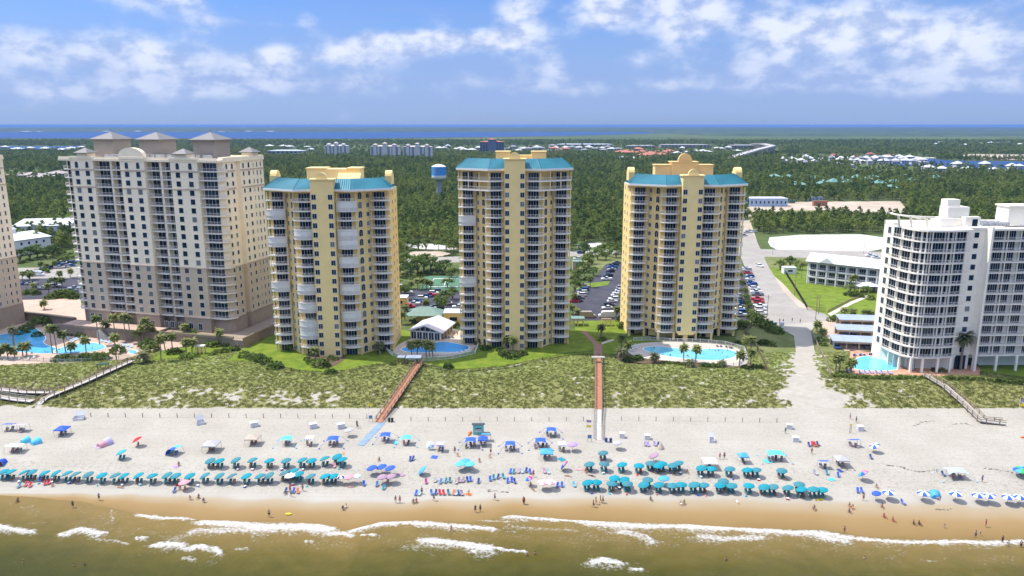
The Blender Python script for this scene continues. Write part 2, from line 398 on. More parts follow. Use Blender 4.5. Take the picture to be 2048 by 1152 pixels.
# ------------------------------------------------------------------ sand, with the wet band by the water
WATER = [(-60,985),(0,990),(45,993),(110,998),(165,1004),(225,1017),(280,1028),(350,1032),(395,1040),(450,1042),(600,1047),(640,1050),(700,1062),(760,1045),(850,1041),(940,1046),(1000,1034),(1024,1030),(1124,1039),(1234,1045),(1374,1050),(1474,1057),(1650,1062),(1724,1075),(1850,1080),(2048,1080),(2110,1080)]
wpts = np.array([gp(*p)[:2] for p in WATER])
EDGE = lambda X: np.interp(X, wpts[:,0], wpts[:,1])
WETP = np.array([gp(*p)[:2] for p in [(-60,982),(0,984),(150,986),(300,992),(500,998),(800,1003),(1000,998),(1200,996),(1500,1000),(1700,1004),(1900,1008),(2110,1010)]])
def sand_mat():
    m, N, L = nodes('beach_sand'); b = N['Principled BSDF']; b.inputs['Roughness'].default_value = .95; b.inputs['Specular IOR Level'].default_value = .1
    n1 = noise(N, L, .09, 5); n2 = noise(N, L, 1.6, 5, rough=.65); n3 = noise(N, L, .6, 3)
    dry = ramp(N, L, n1, [(.3, (.325,.300,.250)), (.7, (.375,.348,.294))])
    trk = N.new('ShaderNodeMapping'); gg = N.new('ShaderNodeNewGeometry'); L.new(gg.outputs['Position'], trk.inputs['Vector']); trk.inputs['Scale'].default_value = (.03, 1.3, 0)
    tk = noise(N, L, 1.0, 3, trk.outputs['Vector']); dry = mixc(N, L, mathn(N, L, 'MULTIPLY', ramp_f(N, L, tk, .5, .68), .22), dry, (.25,.235,.205))
    dry = mixc(N, L, mathn(N, L, 'MULTIPLY', ramp_f(N, L, n2, .50, .62), mathn(N, L, 'MULTIPLY', attr(N, 'trod'), .38)), dry, (.20,.175,.145))
    wet = attr(N, 'wet')
    wetc = ramp(N, L, wet, [(0., (.34,.32,.28)), (.22, (.31,.25,.165)), (.55, (.255,.168,.072)), (1., (.195,.125,.043))])
    wf = ramp_f(N, L, wet, 0., .2)
    L.new(mixc(N, L, wf, dry, wetc), b.inputs['Base Color'])
    rr = N.new('ShaderNodeMapRange'); L.new(wet, rr.inputs[0]); rr.inputs[1].default_value = .3; rr.inputs[2].default_value = 1; rr.inputs[3].default_value = .95; rr.inputs[4].default_value = .45
    L.new(rr.outputs[0], b.inputs['Roughness'])
    trod = attr(N, 'trod')
    h = mathn(N, L, 'MULTIPLY', mathn(N, L, 'ADD', n2, mathn(N, L, 'MULTIPLY', n3, .5)), trod)
    bumpn(N, L, h, .22, b)
    return m
def ramp_f(N, L, f, a, b_):
    r = N.new('ShaderNodeMapRange'); r.interpolation_type = 'SMOOTHSTEP'; L.new(f, r.inputs[0]); r.inputs[1].default_value = a; r.inputs[2].default_value = b_
    return r.outputs[0]
xs = np.concatenate([np.linspace(-900,-240,12), np.arange(-230, 230.1, 1.), np.linspace(240,900,12)])
ys = np.concatenate([np.arange(60,125,5.), np.arange(125,199.1,.8)])
X, Y = np.meshgrid(xs, ys)
wl = np.interp(X, WETP[:,0], WETP[:,1]); ed = EDGE(X)
wet = np.clip((wl+ (vnoise(X, Y, 3, 3, .12)-.5)*2.2 - Y)/np.maximum(wl-ed+1.5, 3.), -.2, 1)
wet = np.where(wet > -.12, np.clip(wet+.12, 0, 1), 0)
sheet('beach', X, Y, zg(X, Y), {'wet': wet, 'trod': np.clip((Y-wl)/6, .05, 1)*np.where(Y < wl+14, 1.25, .8)}, sand_mat())['kind'] = 'structure'
# ------------------------------------------------------------------ dunes: sand under sea oats
LAWN0 = [(455,722),(520,722),(560,733),(600,743),(650,746),(700,740),(760,729),(800,722),(860,728),(900,740),(950,738),(1000,733),(1060,723),(1120,713),(1188,708),(1260,709),(1330,712),(1330,630),(1150,628),(1150,660),(900,660),(800,660),(560,655),(505,680)]
LAWN1 = [(400,716),(300,722),(330,700),(420,688),(470,690),(455,705)]
BED0 = [(1225,712),(1250,726),(1475,738),(1520,738),(1500,722),(1240,700)]
DECK0 = [(-140,735),(60,730),(240,722),(290,706),(345,698),(400,685),(470,660),(300,600),(120,615),(-140,640)]
DECK1 = [(1690,737),(1705,752),(1960,754),(1960,735),(1925,726),(1700,700),(1700,712)]
LAWN2 = [(1945,742),(2060,756),(2200,756),(2200,720),(1960,728)]
CPK = [(1640,640),(1760,634),(1760,702),(1690,702),(1652,672)]
LAWNW = [[tuple(fl(*q)[:2]) for q in p_] for p_ in ([(1252,702),(1270,714),(1330,722),(1440,728),(1490,735),(1500,712),(1470,692),(1380,683),(1300,684),(1262,690)], LAWN0, LAWN1, BED0, DECK0, DECK1, LAWN2, CPK)]
PATH = ppoly([(1560,650),(1612,650),(1622,690),(1628,740),(1640,775),(1690,790),(1675,830),(1560,838),(1588,812),(1558,790),(1580,770),(1590,740),(1596,700),(1590,672)])
def dune_veg(X, Y):
    f0 = np.array([gp(*p)[:2] for p in [(-80,812),(120,816),(200,824),(450,818),(700,822),(1000,826),(1200,824),(1450,826),(1580,832),(1700,828),(1850,832),(2130,836)]])
    front = np.interp(X, f0[:,0], f0[:,1])
    n = vnoise(X, Y, 5, 4, .09); n2 = vnoise(X, Y, 21, 3, .35)
    v = smooth(Y-front+ (n2-.5)*4, -.5, 1.4)
    # sandy clearings, mostly towards the beach and near the public path
    sandy = np.exp(-((Y-front-7)/8.0)**2)*.10 + np.interp(X, [-150,-125,-100,-55,-40,-10,20,50,80,105,200], [.02,.1,.34,.34,.12,.05,.1,.26,.12,.12,.1])*np.exp(-((Y-front-8)/6.)**2)
    n4 = vnoise(X, Y, 27, 3, .9); nz = .15*n+.28*n2+.57*n4
    v = v*(1-smooth(nz+sandy*.36, .61, .75)*.75)
    d = dpoly(X, Y, PATH+[PATH[0]]); inside = inpoly(X, Y, PATH)
    sd_ = np.where(inside, -d, d)+(n2-.5)*5
    v = v*smooth(sd_, -.6, 1.5)
    near = np.exp(-np.maximum(sd_, 0)/4)
    v = v*(1-smooth(nz+near*.25, .64, .74)*.9)
    return np.clip(v, 0, 1)
xs = np.concatenate([np.linspace(-900,-240,12), np.arange(-232, 232.1, .6), np.linspace(240,900,12)])
ys = np.concatenate([np.arange(198.3,247.1,.6), [250, 256]])
X, Y = np.meshgrid(xs, ys); Z = zg(X, Y); Z = np.where(Y > 248, Z-.4, Z)
VEG = dune_veg(X, Y)
for p_ in LAWNW:
    ins = inpoly(X, Y, p_); Z = np.where(ins, 3.6, Z)
def dune_mat():
    m, N, L = nodes('dune_surface'); b = N['Principled BSDF']; b.inputs['Roughness'].default_value = .95; b.inputs['Specular IOR Level'].default_value = .1
    n1 = noise(N, L, .12, 5); n2 = noise(N, L, 2.2, 5, rough=.7); n3 = noise(N, L, .5, 4)
    v = attr(N, 'veg'); lush = attr(N, 'lush')
    sandc = ramp(N, L, n3, [(.3, (.33,.30,.25)), (.7, (.39,.36,.305))])
    g = mixc(N, L, lush, ramp(N, L, n3, [(.3, (.165,.165,.055)), (.7, (.225,.22,.085))]), ramp(N, L, n3, [(.3, (.115,.15,.035)), (.7, (.19,.225,.065))]))
    f = ramp_f(N, L, mathn(N, L, 'ADD', v, mathn(N, L, 'MULTIPLY', mathn(N, L, 'SUBTRACT', n2, .5), .9)), .3, .62)
    L.new(mixc(N, L, f, sandc, g), b.inputs['Base Color'])
    bumpn(N, L, n2, .25, b); return m
lush = smooth(Y, 206, 232)*(.45+.55*vnoise(X, Y, 33, 3, .05))
dune = sheet('dune', X, Y, Z, {'veg': VEG, 'lush': lush}, dune_mat()); dune['kind'] = 'structure'
# ------------------------------------------------------------------ the sea: shallow film, surf, swell
FO = []
def foam(pts, w, s=1.0, trail=0.0): FO.append(([tuple(gp(*p)[:2]) for p in pts], w, s, trail))
def zb(*pts): return [(x/2, 980+y/2) for x, y in pts]
def zc(*pts): return [(1024+x/2, 980+y/2) for x, y in pts]
foam(zb((560,98),(640,112),(780,114)), .55, .95)
foam(zb((830,126),(940,134),(1040,146),(1150,147),(1250,146),(1310,158)), 1.1, 1., 2.6)
foam(zb((780,170),(860,165),(1000,160),(1100,160)), 1.0, .8, 2.4)
foam(zb((1330,178),(1380,180),(1400,188)), .8, 1., .5)
foam(zb((1410,168),(1450,150),(1500,135),(1600,128),(1750,137),(1880,150),(1960,160)), .65, 1., .8)
foam(zb((-60,140),(0,150),(50,162),(120,172)), .75, 1., .6)
foam(zb((265,182),(300,165),(360,170),(405,186)), .95, 1.)
foam(zb((415,176),(435,178)), .3, 1.); foam(zb((540,198),(580,200)), .4, 1.); foam(zb((1450,186),(1505,188)), .35, 1.)
foam(zb((615,232),(660,224),(740,232)), .8, 1., 1.4); foam(zb((765,250),(800,238),(850,250),(880,265)), .8, 1., 1.2)
foam(zb((740,290),(780,300)), .5, .7); foam(zb((960,250),(985,246)), .5, .8); foam(zb((1225,216),(1255,216)), .4, .8)
foam(zb((1690,210),(1750,212),(1850,225),(1960,242)), .85, 1., 1.4); foam(zb((1960,244),(2100,256)), .4, 1., .3)
foam(zb((1670,90),(1760,95),(1900,120),(2048,130)), .25, .65); foam(zb((445,80),(455,130)), .18, .6)
foam(zb((400,205),(460,210),(510,225)), .35, .6); foam(zb((640,190),(700,195)), .3, .4)
foam(zc((-40,100),(60,108),(200,121),(300,126)), .5, .95, 1.2)
foam(zc((300,128),(420,138),(560,146),(700,146),(820,154),(960,160)), .75, 1., 1.2)
foam(zc((440,170),(520,190),(560,215)), .9, .8, 1.5); foam(zc((760,190),(860,205),(980,195)), .9, .8, 1.8)
foam(zc((960,162),(1100,172),(1250,176),(1330,194),(1420,206)), .65, 1., .9)
foam(zc((1230,185),(1300,205),(1340,212)), .8, .95, 1.)
foam(zc((1400,203),(1520,214),(1650,218),(1780,214),(1900,219),(2100,212)), .55, 1., .7)
foam(zc((320,300),(360,296),(410,304)), .75, 1., 1.2); foam(zc((480,336),(515,338)), .5, 1., .4)
foam(zc((0,150),(120,160),(260,170)), .5, .5, 1.); foam(zc((1840,185),(1950,190)), .5, .5); foam(zc((1640,296),(1690,300)), .25, .5)
xs = np.concatenate([np.linspace(-900,-125,10), np.arange(-118,118.1,.28), np.linspace(125,900,10)])
ts = np.concatenate([np.arange(0, 34, .22), np.linspace(36, 90, 12), [140, 260, 600]])
X = np.repeat(xs[None,:], len(ts), 0); ED = EDGE(X)+ (vnoise(X, X*0, 9, 3, .25)-.5)*.8; T = np.repeat(ts[:,None], len(xs), 1); Y = ED-T
fo = np.zeros_like(X)
nA = vnoise(X, Y, 41, 4, .5); nB = vnoise(X, Y, 57, 3, 1.6); nC = vnoise(X*.6, Y, 71, 3, .3)
for pl, w, s, tr in FO:
    w = w*1.35; tr = tr*1.7+.5
    D = dpoly(X+(nA-.5)*2.2, Y+(nB-.5)*1.0, pl)
    below = Y < np.interp(X, sorted([p[0] for p in pl]), [p[1] for p in sorted(pl)])
    W_ = w+np.where(below, tr*np.clip(nC*2.4-.7, 0, 1.4), 0)
    fo = np.maximum(fo, s*np.exp(-(D/np.maximum(W_, .05))**2)*np.where(D > w, .45+nB*.6, 1))
lace = smooth(vnoise(X*.7, Y, 90, 4, .5), .50, .64)*np.exp(-((T-5)/6.)**2)*.26
fo = np.maximum(fo, lace)
Zs = np.maximum(zg(X, Y)+.03, 0)
sw = smooth(T, 3, 14)
Zs = Zs + sw*(.16*np.sin(Y*.42+X*.03+.8*np.sin(X*.05))+.10*np.sin(Y*.9-X*.12+nC*3)+.10*(nA-.5)) + np.clip(fo, 0, 1)**1.5*.28*smooth(T, 1.5, 5)
deep = np.clip(T/26 + (nC-.5)*.18 + np.where(X < -30, -.05, .0), 0, 1.6)/1.6
def sea_mat():
    m, N, L = nodes('sea_water'); b = N['Principled BSDF']; b.inputs['Specular IOR Level'].default_value = .07
    d = attr(N, 'deep'); f = attr(N, 'foam'); n2 = noise(N, L, 1.5, 8, rough=.72); n1 = noise(N, L, .35, 4)
    dd = mathn(N, L, 'ADD', d, mathn(N, L, 'MULTIPLY', mathn(N, L, 'SUBTRACT', n1, .5), .16))
    c = ramp(N, L, dd, [(0., (.175,.12,.038)), (.14, (.135,.097,.027)), (.3, (.082,.068,.013)), (.5, (.043,.043,.006)), (.75, (.026,.030,.004)), (1., (.014,.020,.003))])
    ff = ramp_f(N, L, mathn(N, L, 'ADD', f, mathn(N, L, 'MULTIPLY', mathn(N, L, 'SUBTRACT', n2, .5), 2.4)), .22, 1.2)
    L.new(mixc(N, L, ff, c, (.47,.46,.43)), b.inputs['Base Color'])
    rr = N.new('ShaderNodeMapRange'); L.new(ff, rr.inputs[0]); rr.inputs[3].default_value = .3; rr.inputs[4].default_value = .9; L.new(rr.outputs[0], b.inputs['Roughness'])
    wv = noise(N, L, 1.1, 5); bumpn(N, L, mathn(N, L, 'ADD', wv, mathn(N, L, 'MULTIPLY', ff, n2)), .09, b, .8)
    return m
sheet('sea', X, Y, Zs, {'deep': deep, 'foam': fo}, sea_mat())['kind'] = 'structure'
# ------------------------------------------------------------------ hinterland sheet to the horizon
def ground_mat():
    m, N, L = nodes('forest_floor'); b = N['Principled BSDF']; b.inputs['Roughness'].default_value = .95; b.inputs['Specular IOR Level'].default_value = .1
    n1 = noise(N, L, .012, 6, rough=.65); n2 = noise(N, L, .12, 5, rough=.7); n3 = noise(N, L, .0012, 5)
    c = ramp(N, L, n2, [(.3, (.05,.075,.022)), (.6, (.10,.125,.04)), (.8, (.15,.155,.065))])
    c = mixc(N, L, ramp_f(N, L, n3, .4, .6), c, ramp(N, L, n1, [(.3, (.045,.07,.022)), (.7, (.085,.115,.035))]))
    L.new(c, b.inputs['Base Color']); return m
mb = MB(); e = [246, 420, 800, 1600, 4000, 12000, 60000]
for a, c in zip(e[:-1], e[1:]): mb.quad((-60000,a,4),(60000,a,4),(60000,c,4),(-60000,c,4))
mb.build('ground', ground_mat())['kind'] = 'structure'
CLEAR = []
def flat(name, pts, m, z=4.02, px=True, kind='structure', smoothn=0):
    """flat sheet traced on the ground level, a few mm above the one below"""
    P = [fl(*p)[:2] for p in pts] if px else pts
    if px and name not in ('court_lines',): CLEAR.append(pts)
    if smoothn: P = chaikin(P, smoothn)
    mb = MB(); mb.quad(*[(p[0], p[1], z) for p in P])
    o = mb.build(name, m); bm = bmesh.new(); bm.from_mesh(o.data); bmesh.ops.triangulate(bm, faces=bm.faces[:]); 
    for f in bm.faces:
        if f.normal.z < 0: f.normal_flip()
    bm.to_mesh(o.data); bm.free()
    o['kind'] = kind; return o
def chaikin(P, n):
    for _ in range(n):
        Q = []
        for i in range(len(P)):
            a, c = P[i], P[(i+1)%len(P)]
            Q += [(a[0]*.75+c[0]*.25, a[1]*.75+c[1]*.25), (a[0]*.25+c[0]*.75, a[1]*.25+c[1]*.75)]
        P = Q
    return P
def gmat(name, a, c, s=.3, bd=.06, det=6):
    m, N, L = nodes(name); b = N['Principled BSDF']; b.inputs['Roughness'].default_value = .92; b.inputs['Specular IOR Level'].default_value = .15
    n1 = noise(N, L, s, det, rough=.65); n2 = noise(N, L, s*9, 4, rough=.7)
    f = mathn(N, L, 'ADD', mathn(N, L, 'MULTIPLY', n1, .7), mathn(N, L, 'MULTIPLY', n2, .3))
    L.new(ramp(N, L, f, [(.36, a), (.64, c)]), b.inputs['Base Color'])
    if bd: bumpn(N, L, n2, bd, b, .5)
    return m
lawn_m = gmat('lawn_grass', (.075,.13,.010), (.18,.225,.028), .3, .08)
rough_m = gmat('rough_grass', (.09,.12,.03), (.19,.19,.075), .12, .15)
scrub_m = gmat('scrub_ground', (.05,.075,.02), (.14,.15,.05), .08, .2)
asph_m = gmat('asphalt', (.045,.045,.055), (.075,.073,.085), .15, .02)
road_m = gmat('sandy_asphalt', (.25,.23,.20), (.325,.30,.262), .12, .02)
pave_m = gmat('pale_paving', (.42,.37,.31), (.52,.46,.40), .3, .02)
terra_m = gmat('terracotta_paving', (.40,.21,.13), (.50,.29,.19), .4, .02)
rosy_m = gmat('rosy_paving', (.40,.29,.22), (.52,.39,.31), .3, .02)
lotsand_m = gmat('bare_white_sand', (.42,.395,.36), (.53,.51,.475), .05, .1)
tan_m = gmat('tan_dirt', (.33,.26,.19), (.46,.39,.31), .04, .1)
mulch_m = gmat('mulch', (.07,.05,.03), (.16,.11,.07), .5, .1)
court_m = gmat('court_green', (.07,.15,.09), (.09,.18,.11), .3, .0)
line_m = mat('road_marking', (.7,.7,.68), .7, .1, 2)
kerb_m = mat('kerb_concrete', (.5,.48,.45), .9, .1, 1)
def water_mat(name, c, c2, s=1.2):
    m, N, L = nodes(name); b = N['Principled BSDF']; b.inputs['Roughness'].default_value = .12; b.inputs['Specular IOR Level'].default_value = .35
    n1 = noise(N, L, s, 4); n2 = noise(N, L, s*.12, 3)
    L.new(ramp(N, L, n2, [(.3, c), (.7, c2)]), b.inputs['Base Color']); bumpn(N, L, n1, .05, b, .5); return m
poolA = water_mat('pool_water_light', (.12,.43,.52), (.18,.50,.60)); poolB = water_mat('pool_water_blue', (.05,.26,.55), (.08,.34,.62)); poolC = water_mat('pool_water_sky', (.05,.30,.52), (.10,.42,.62))
bay_m = water_mat('bay_water', (.02,.055,.145), (.03,.072,.18), .02); bay_m.node_tree.nodes['Principled BSDF'].inputs['Specular IOR Level'].default_value = .06; bay_m.node_tree.nodes['Principled BSDF'].inputs['Roughness'].default_value = .5
# ---- lawns and paved ground around the towers
flat('lawn', LAWN0, lawn_m, 4.02)
flat('lawn_strip', LAWN1, lawn_m, 4.03)
flat('lawn_court_side', [(1145,640),(1265,640),(1265,612),(1200,612)], lawn_m, 4.028)
flat('sand_track', [(1545,648),(1640,640),(1622,662),(1630,705),(1592,705),(1588,672)], M['beach_sand'], 4.03)
flat('scrub_strip', [(1478,640),(1545,650),(1590,676),(1594,707),(1520,707),(1470,690)], rough_m, 4.02)
flat('scrub_strip', [(1640,642),(1656,672),(1690,705),(1632,705),(1624,664)], rough_m, 4.022)
flat('planting_bed', [(600,712),(640,738),(668,734),(700,712),(660,700)], mulch_m, 4.05, smoothn=2)
flat('planting_bed', [(990,700),(1005,716),(1045,714),(1052,700),(1030,692)], mulch_m, 4.05, smoothn=2)
flat('planting_bed', BED0, mulch_m, 4.035, smoothn=1)
flat('pool_deck', [(780,698),(795,712),(840,716),(900,714),(955,700),(952,670),(900,655),(830,672)], pave_m, 4.045, smoothn=2)
flat('pool_deck', [(1252,702),(1270,714),(1330,722),(1440,728),(1490,735),(1500,712),(1470,692),(1380,683),(1300,684),(1262,690)], pave_m, 4.045, smoothn=2)
flat('resort_deck', DECK0, rosy_m, 4.03)
flat('pool_deck_terracotta', DECK1, terra_m, 4.03)
flat('lawn_right', LAWN2, lawn_m, 4.025)
flat('grass_field', [(1525,525),(1600,518),(1770,560),(1770,645),(1650,632),(1590,610),(1555,565)], lawn_m, 4.012)
flat('sandy_verge', [(1540,548),(1560,560),(1600,605),(1650,632),(1590,622),(1556,590)], tan_m, 4.016, smoothn=2)
flat('grass_field', [(1150,515),(1290,500),(1290,530),(1150,545)], rough_m, 4.012)
flat('rough_field', [(1490,512),(1620,516),(1640,528),(1500,540)], rough_m, 4.014)
# ---- roads, parking
flat('road', [(1475,470),(1478,505),(1488,530),(1500,600),(1520,640),(1545,652),(1665,640),(1650,628),(1598,614),(1565,580),(1535,530),(1522,500),(1500,455)], road_m, 4.04)
flat('road_shoulder', [(1460,512),(1474,512),(1512,640),(1480,640)], asph_m, 4.03)
flat('boulevard', [(1465,497),(1465,512),(1780,520),(2100,530),(2100,512),(1780,504)], road_m, 4.036)
flat('boulevard', [(-200,540),(-200,562),(140,556),(560,532),(800,530),(930,524),(1160,512),(1270,505),(1270,496),(1160,502),(930,512),(800,518),(560,520),(140,534)], road_m, 4.036)
flat('parking_lot', [(1145,642),(1145,580),(1190,555),(1212,528),(1258,524),(1262,560),(1252,640)], asph_m, 4.032)
flat('verge', [(1146,580),(1172,567),(1220,562),(1216,570),(1180,576)], lawn_m, 4.05)
flat('parking_lot', [(780,578),(930,582),(930,632),(820,632),(790,610)], asph_m, 4.032)
flat('parking_lot', [(-40,560),(160,552),(165,598),(40,612),(-40,612)], asph_m, 4.033)
flat('drive', [(45,600),(160,596),(165,618),(50,624)], rosy_m, 4.038)
flat('tennis_court', [(848,552),(930,552),(930,583),(840,580)], court_m, 4.04)
flat('court_lines', [(868,557),(918,557),(918,557.8),(868,557.8)], line_m, 4.05)
flat('court_lines', [(858,573),(916,573),(916,573.9),(858,573.9)], line_m, 4.05)
flat('court_lines', [(868,557),(869,557),(859,573.5),(857.8,573.5)], line_m, 4.055)
flat('court_lines', [(893,557),(894,557),(888,573.5),(887,573.5)], line_m, 4.055)
flat('car_park', [(1640,640),(1760,634),(1760,702),(1690,702),(1652,672)], rosy_m, 4.03)
flat('sand_lot', [(1540,470),(1780,468),(1780,506),(1560,502),(1535,490)], lotsand_m, 4.02, smoothn=1)
flat('dirt_lot', [(1490,415),(1540,404),(1800,402),(1830,440),(1500,442)], tan_m, 4.02)
flat('rough_field', [(1540,421),(1700,420),(1720,432),(1530,432)], rough_m, 4.03, smoothn=2)
flat('dirt_lot', [(1475,440),(1500,440),(1520,500),(1475,505)], tan_m, 4.018)
flat('sand_clearing', [(800,488),(850,486),(915,494),(915,500),(830,498)], lotsand_m, 4.02, smoothn=2)
flat('sand_clearing', [(1150,488),(1200,484),(1206,490),(1160,500)], lotsand_m, 4.02, smoothn=2)
flat('sand_clearing', [(800,506),(860,500),(915,508),(850,516)], tan_m, 4.02, smoothn=2)
# ---- pools
def pool(pts, m, kerb=.35, sm=3, z=4.10):
    P = chaikin([tuple(fl(*p)[:2]) for p in pts], sm)
    c = Vector((sum(p[0] for p in P)/len(P), sum(p[1] for p in P)/len(P)))
    o = flat('swimming_pool', P, m, z, px=False)
    Q = []
    n = len(P)
    for i in range(n):
        a, b_ = Vector(P[i-1]), Vector(P[(i+1)%n]); d = (b_-a).normalized(); Q.append(Vector(P[i])+Vector((d.y,-d.x))*kerb)
    ar = sum(P[i][0]*P[(i+1)%n][1]-P[(i+1)%n][0]*P[i][1] for i in range(n))
    if ar < 0: Q = [2*Vector(p)-q for p, q in zip(P, Q)]
    mb = MB()
    for i in range(n):
        j = (i+1)%n
        zt_ = z+.03; mb.quad((*P[i],zt_),(*Q[i],zt_),(*Q[j],zt_),(*P[j],zt_)) if ar > 0 else mb.quad((*P[j],zt_),(*Q[j],zt_),(*Q[i],zt_),(*P[i],zt_))
        mb.quad((*Q[i],4.0),(*Q[j],4.0),(*Q[j],zt_),(*Q[i],zt_)); mb.quad((*P[i],4.0),(*P[j],4.0),(*P[j],zt_),(*P[i],zt_))
    k = mb.build('pool_coping', white, o); return o
pool([(797,698),(815,705),(850,706),(880,704),(925,706),(943,694),(915,688),(880,682),(860,692),(835,690)], poolB)
pool([(1280,697),(1310,709),(1370,718),(1430,722),(1470,716),(1474,703),(1440,697),(1390,700),(1350,697),(1310,692)], poolA)
pool([(-30,672),(-30,694),(40,705),(95,708),(140,704),(80,688),(95,676),(70,655),(55,655),(20,668)], poolC)
pool([(108,708),(150,707),(205,701),(214,692),(180,684),(140,691),(110,700)], poolA, z=4.16)
pool([(255,706),(262,700),(275,702),(270,709)], poolA, sm=2)
pool([(1700,735),(1715,714),(1745,712),(1790,724),(1800,740),(1760,742),(1720,741)], poolA, sm=2)
# ---- bay, lagoons, spits far off
flat('bay', [(-700,276.5),(300,277),(700,277.5),(1000,274),(1180,270.5),(1330,266.5),(1350,263.5),(1180,261),(600,262.5),(-700,264)], bay_m, 4.6)
flat('bay', [(1370,262.2),(1560,263.0),(1640,261),(1560,259.5),(1420,259.5)], bay_m, 4.6)
flat('lagoon', [(-300,291),(100,293),(180,292),(170,299),(80,302),(-300,305)], bay_m, 4.6)
flat('lagoon', [(1700,318),(1830,315),(1900,322),(2200,325),(2200,350),(2048,340),(1900,334),(1800,332)], bay_m, 4.6)
flat('sand_spit', [(1905,314),(1940,309),(2060,310),(2200,312),(2200,322),(2060,321),(1960,319)], tan_m, 4.9)
flat('sand_spit', [(1820,316),(1870,315.5),(1872,317),(1822,317.6)], lotsand_m, 4.9)
# ------------------------------------------------------------------ part pools: the first hundred of a kind are parts, the rest one 'stuff' part
def pick(rnd, *opts): return opts[int(rnd*len(opts)) % len(opts)]
BASEZ = 4.0
FH = 3.05
stone_w = mat('white_slab_edge', (.80,.76,.69), .6, .05, .8)
awn = mat('storm_shutter', (.66,.64,.58), .6, .06, .6)
soff = mat('recess_wall', (.50,.40,.26), .9, .08, .3)
wtrim = mat('window_frame_white', (.72,.70,.66), .5, .04, 1)
furn = mat('balcony_furniture', (.16,.09,.06), .7, .3, 2)
def arc_pts(x0, y0, x1, y1, bulge, n=8):
    """points from (x0,y0) to (x1,y1) bowed towards -y"""
    out = []
    for i in range(n+1):
        t = i/n; b = 4*t*(1-t)*bulge
        dx, dy = x1-x0, y1-y0; l = sqrt(dx*dx+dy*dy)
        out.append((x0+dx*t+dy/l*b, y0+dy*t-dx/l*b))
    return out
def rail_mesh(name, line, h=1.07, z=0.0, m=None, pick_=.22):
    mb = MB()
    L_ = [Vector((p[0], p[1], 0)) for p in line]
    for a, b in zip(L_[:-1], L_[1:]):
        up = Vector((0,0,z)); mb.beam(a+up+Vector((0,0,h)), b+up+Vector((0,0,h)), .09, .08); mb.beam(a+up+Vector((0,0,.12)), b+up+Vector((0,0,.12)), .06, .06)
        n = max(1, int((b-a).length/pick_))
        for k in range(n):
            p = a+(b-a)*((k+.5)/n); mb.cbox(p.x, p.y, z+h/2+.06, .03, .03, h-.12)
    for p in L_[::2]: mb.cbox(p.x, p.y, z+h/2, .1, .1, h)
    return mb.mesh(name, m or railw)
def slab_mesh(name, front, back, th=.24, m=None):
    mb = MB(); mb.prism(front+back[::-1], -th, 0); return mb.mesh(name, m or stone_w)
def door_mesh(name, a, b, h=2.5, n=4, z=0.05, frame=.07, off=.06):
    """sliding glass doors along the wall line a-b, n panes: glass slightly proud of the wall, frame prouder"""
    a = Vector((*a,0)); b = Vector((*b,0)); d = (b-a).normalized(); nrm = Vector((d.y,-d.x,0))
    mb = MB(); 
    mb.cur = 0
    p, q = a+nrm*off*.5, b+nrm*off*.5
    mb.add([p+Vector((0,0,z)), q+Vector((0,0,z)), q+Vector((0,0,z+h)), p+Vector((0,0,z+h))], [(0,1,2,3)])
    mb.cur = 1
    for i in range(n+1):
        c = a+(b-a)*(i/n)+nrm*off*.5; mb.beam(c+Vector((0,0,z)), c+Vector((0,0,z+h)), frame, off*1.2)
    mb.beam(a+nrm*off*.5+Vector((0,0,z+h)), b+nrm*off*.5+Vector((0,0,z+h)), off*1.3, frame)
    return mb.mesh(name, [glassA, wtrim])
def win_mesh(name, a, b, z0, h, arched=False, m=None, frame=.10, mull=True):
    a = Vector((*a,0)); b = Vector((*b,0)); d = (b-a).normalized(); nrm = Vector((d.y,-d.x,0)); w = (b-a).length
    mb = MB(); off = .05
    pts = [(0,z0),(w,z0),(w,z0+h)]+([(w/2+w/2*cos(t), z0+h+w*.42*sin(t)) for t in (pi*.25, pi*.5, pi*.75)] if arched else [])+[(0,z0+h)]
    mb.add([a+d*x+nrm*off+Vector((0,0,z)) for x, z in pts], [tuple(range(len(pts)))])
    mb.cur = 1
    P = [a+d*x+nrm*off+Vector((0,0,z)) for x, z in pts]
    for i in range(len(P)): mb.beam(P[i], P[(i+1)%len(P)], frame*.9, frame) if abs(P[i].z-P[(i+1)%len(P)].z) < 1e-6 else mb.beam(P[i], P[(i+1)%len(P)], frame, frame*.9)
    if mull: mb.beam(a+d*w*.5+nrm*off+Vector((0,0,z0)), a+d*w*.5+nrm*off+Vector((0,0,z0+h)), .05, .05)
    return mb.mesh(name, [m or glassA, wtrim])
GL = [glassA, glassA, glassB, glassC, glassC, glassA, blind]
def part(name, me, root, z=0, loc=None):
    return link(name, me, root, loc or (0,0,z))
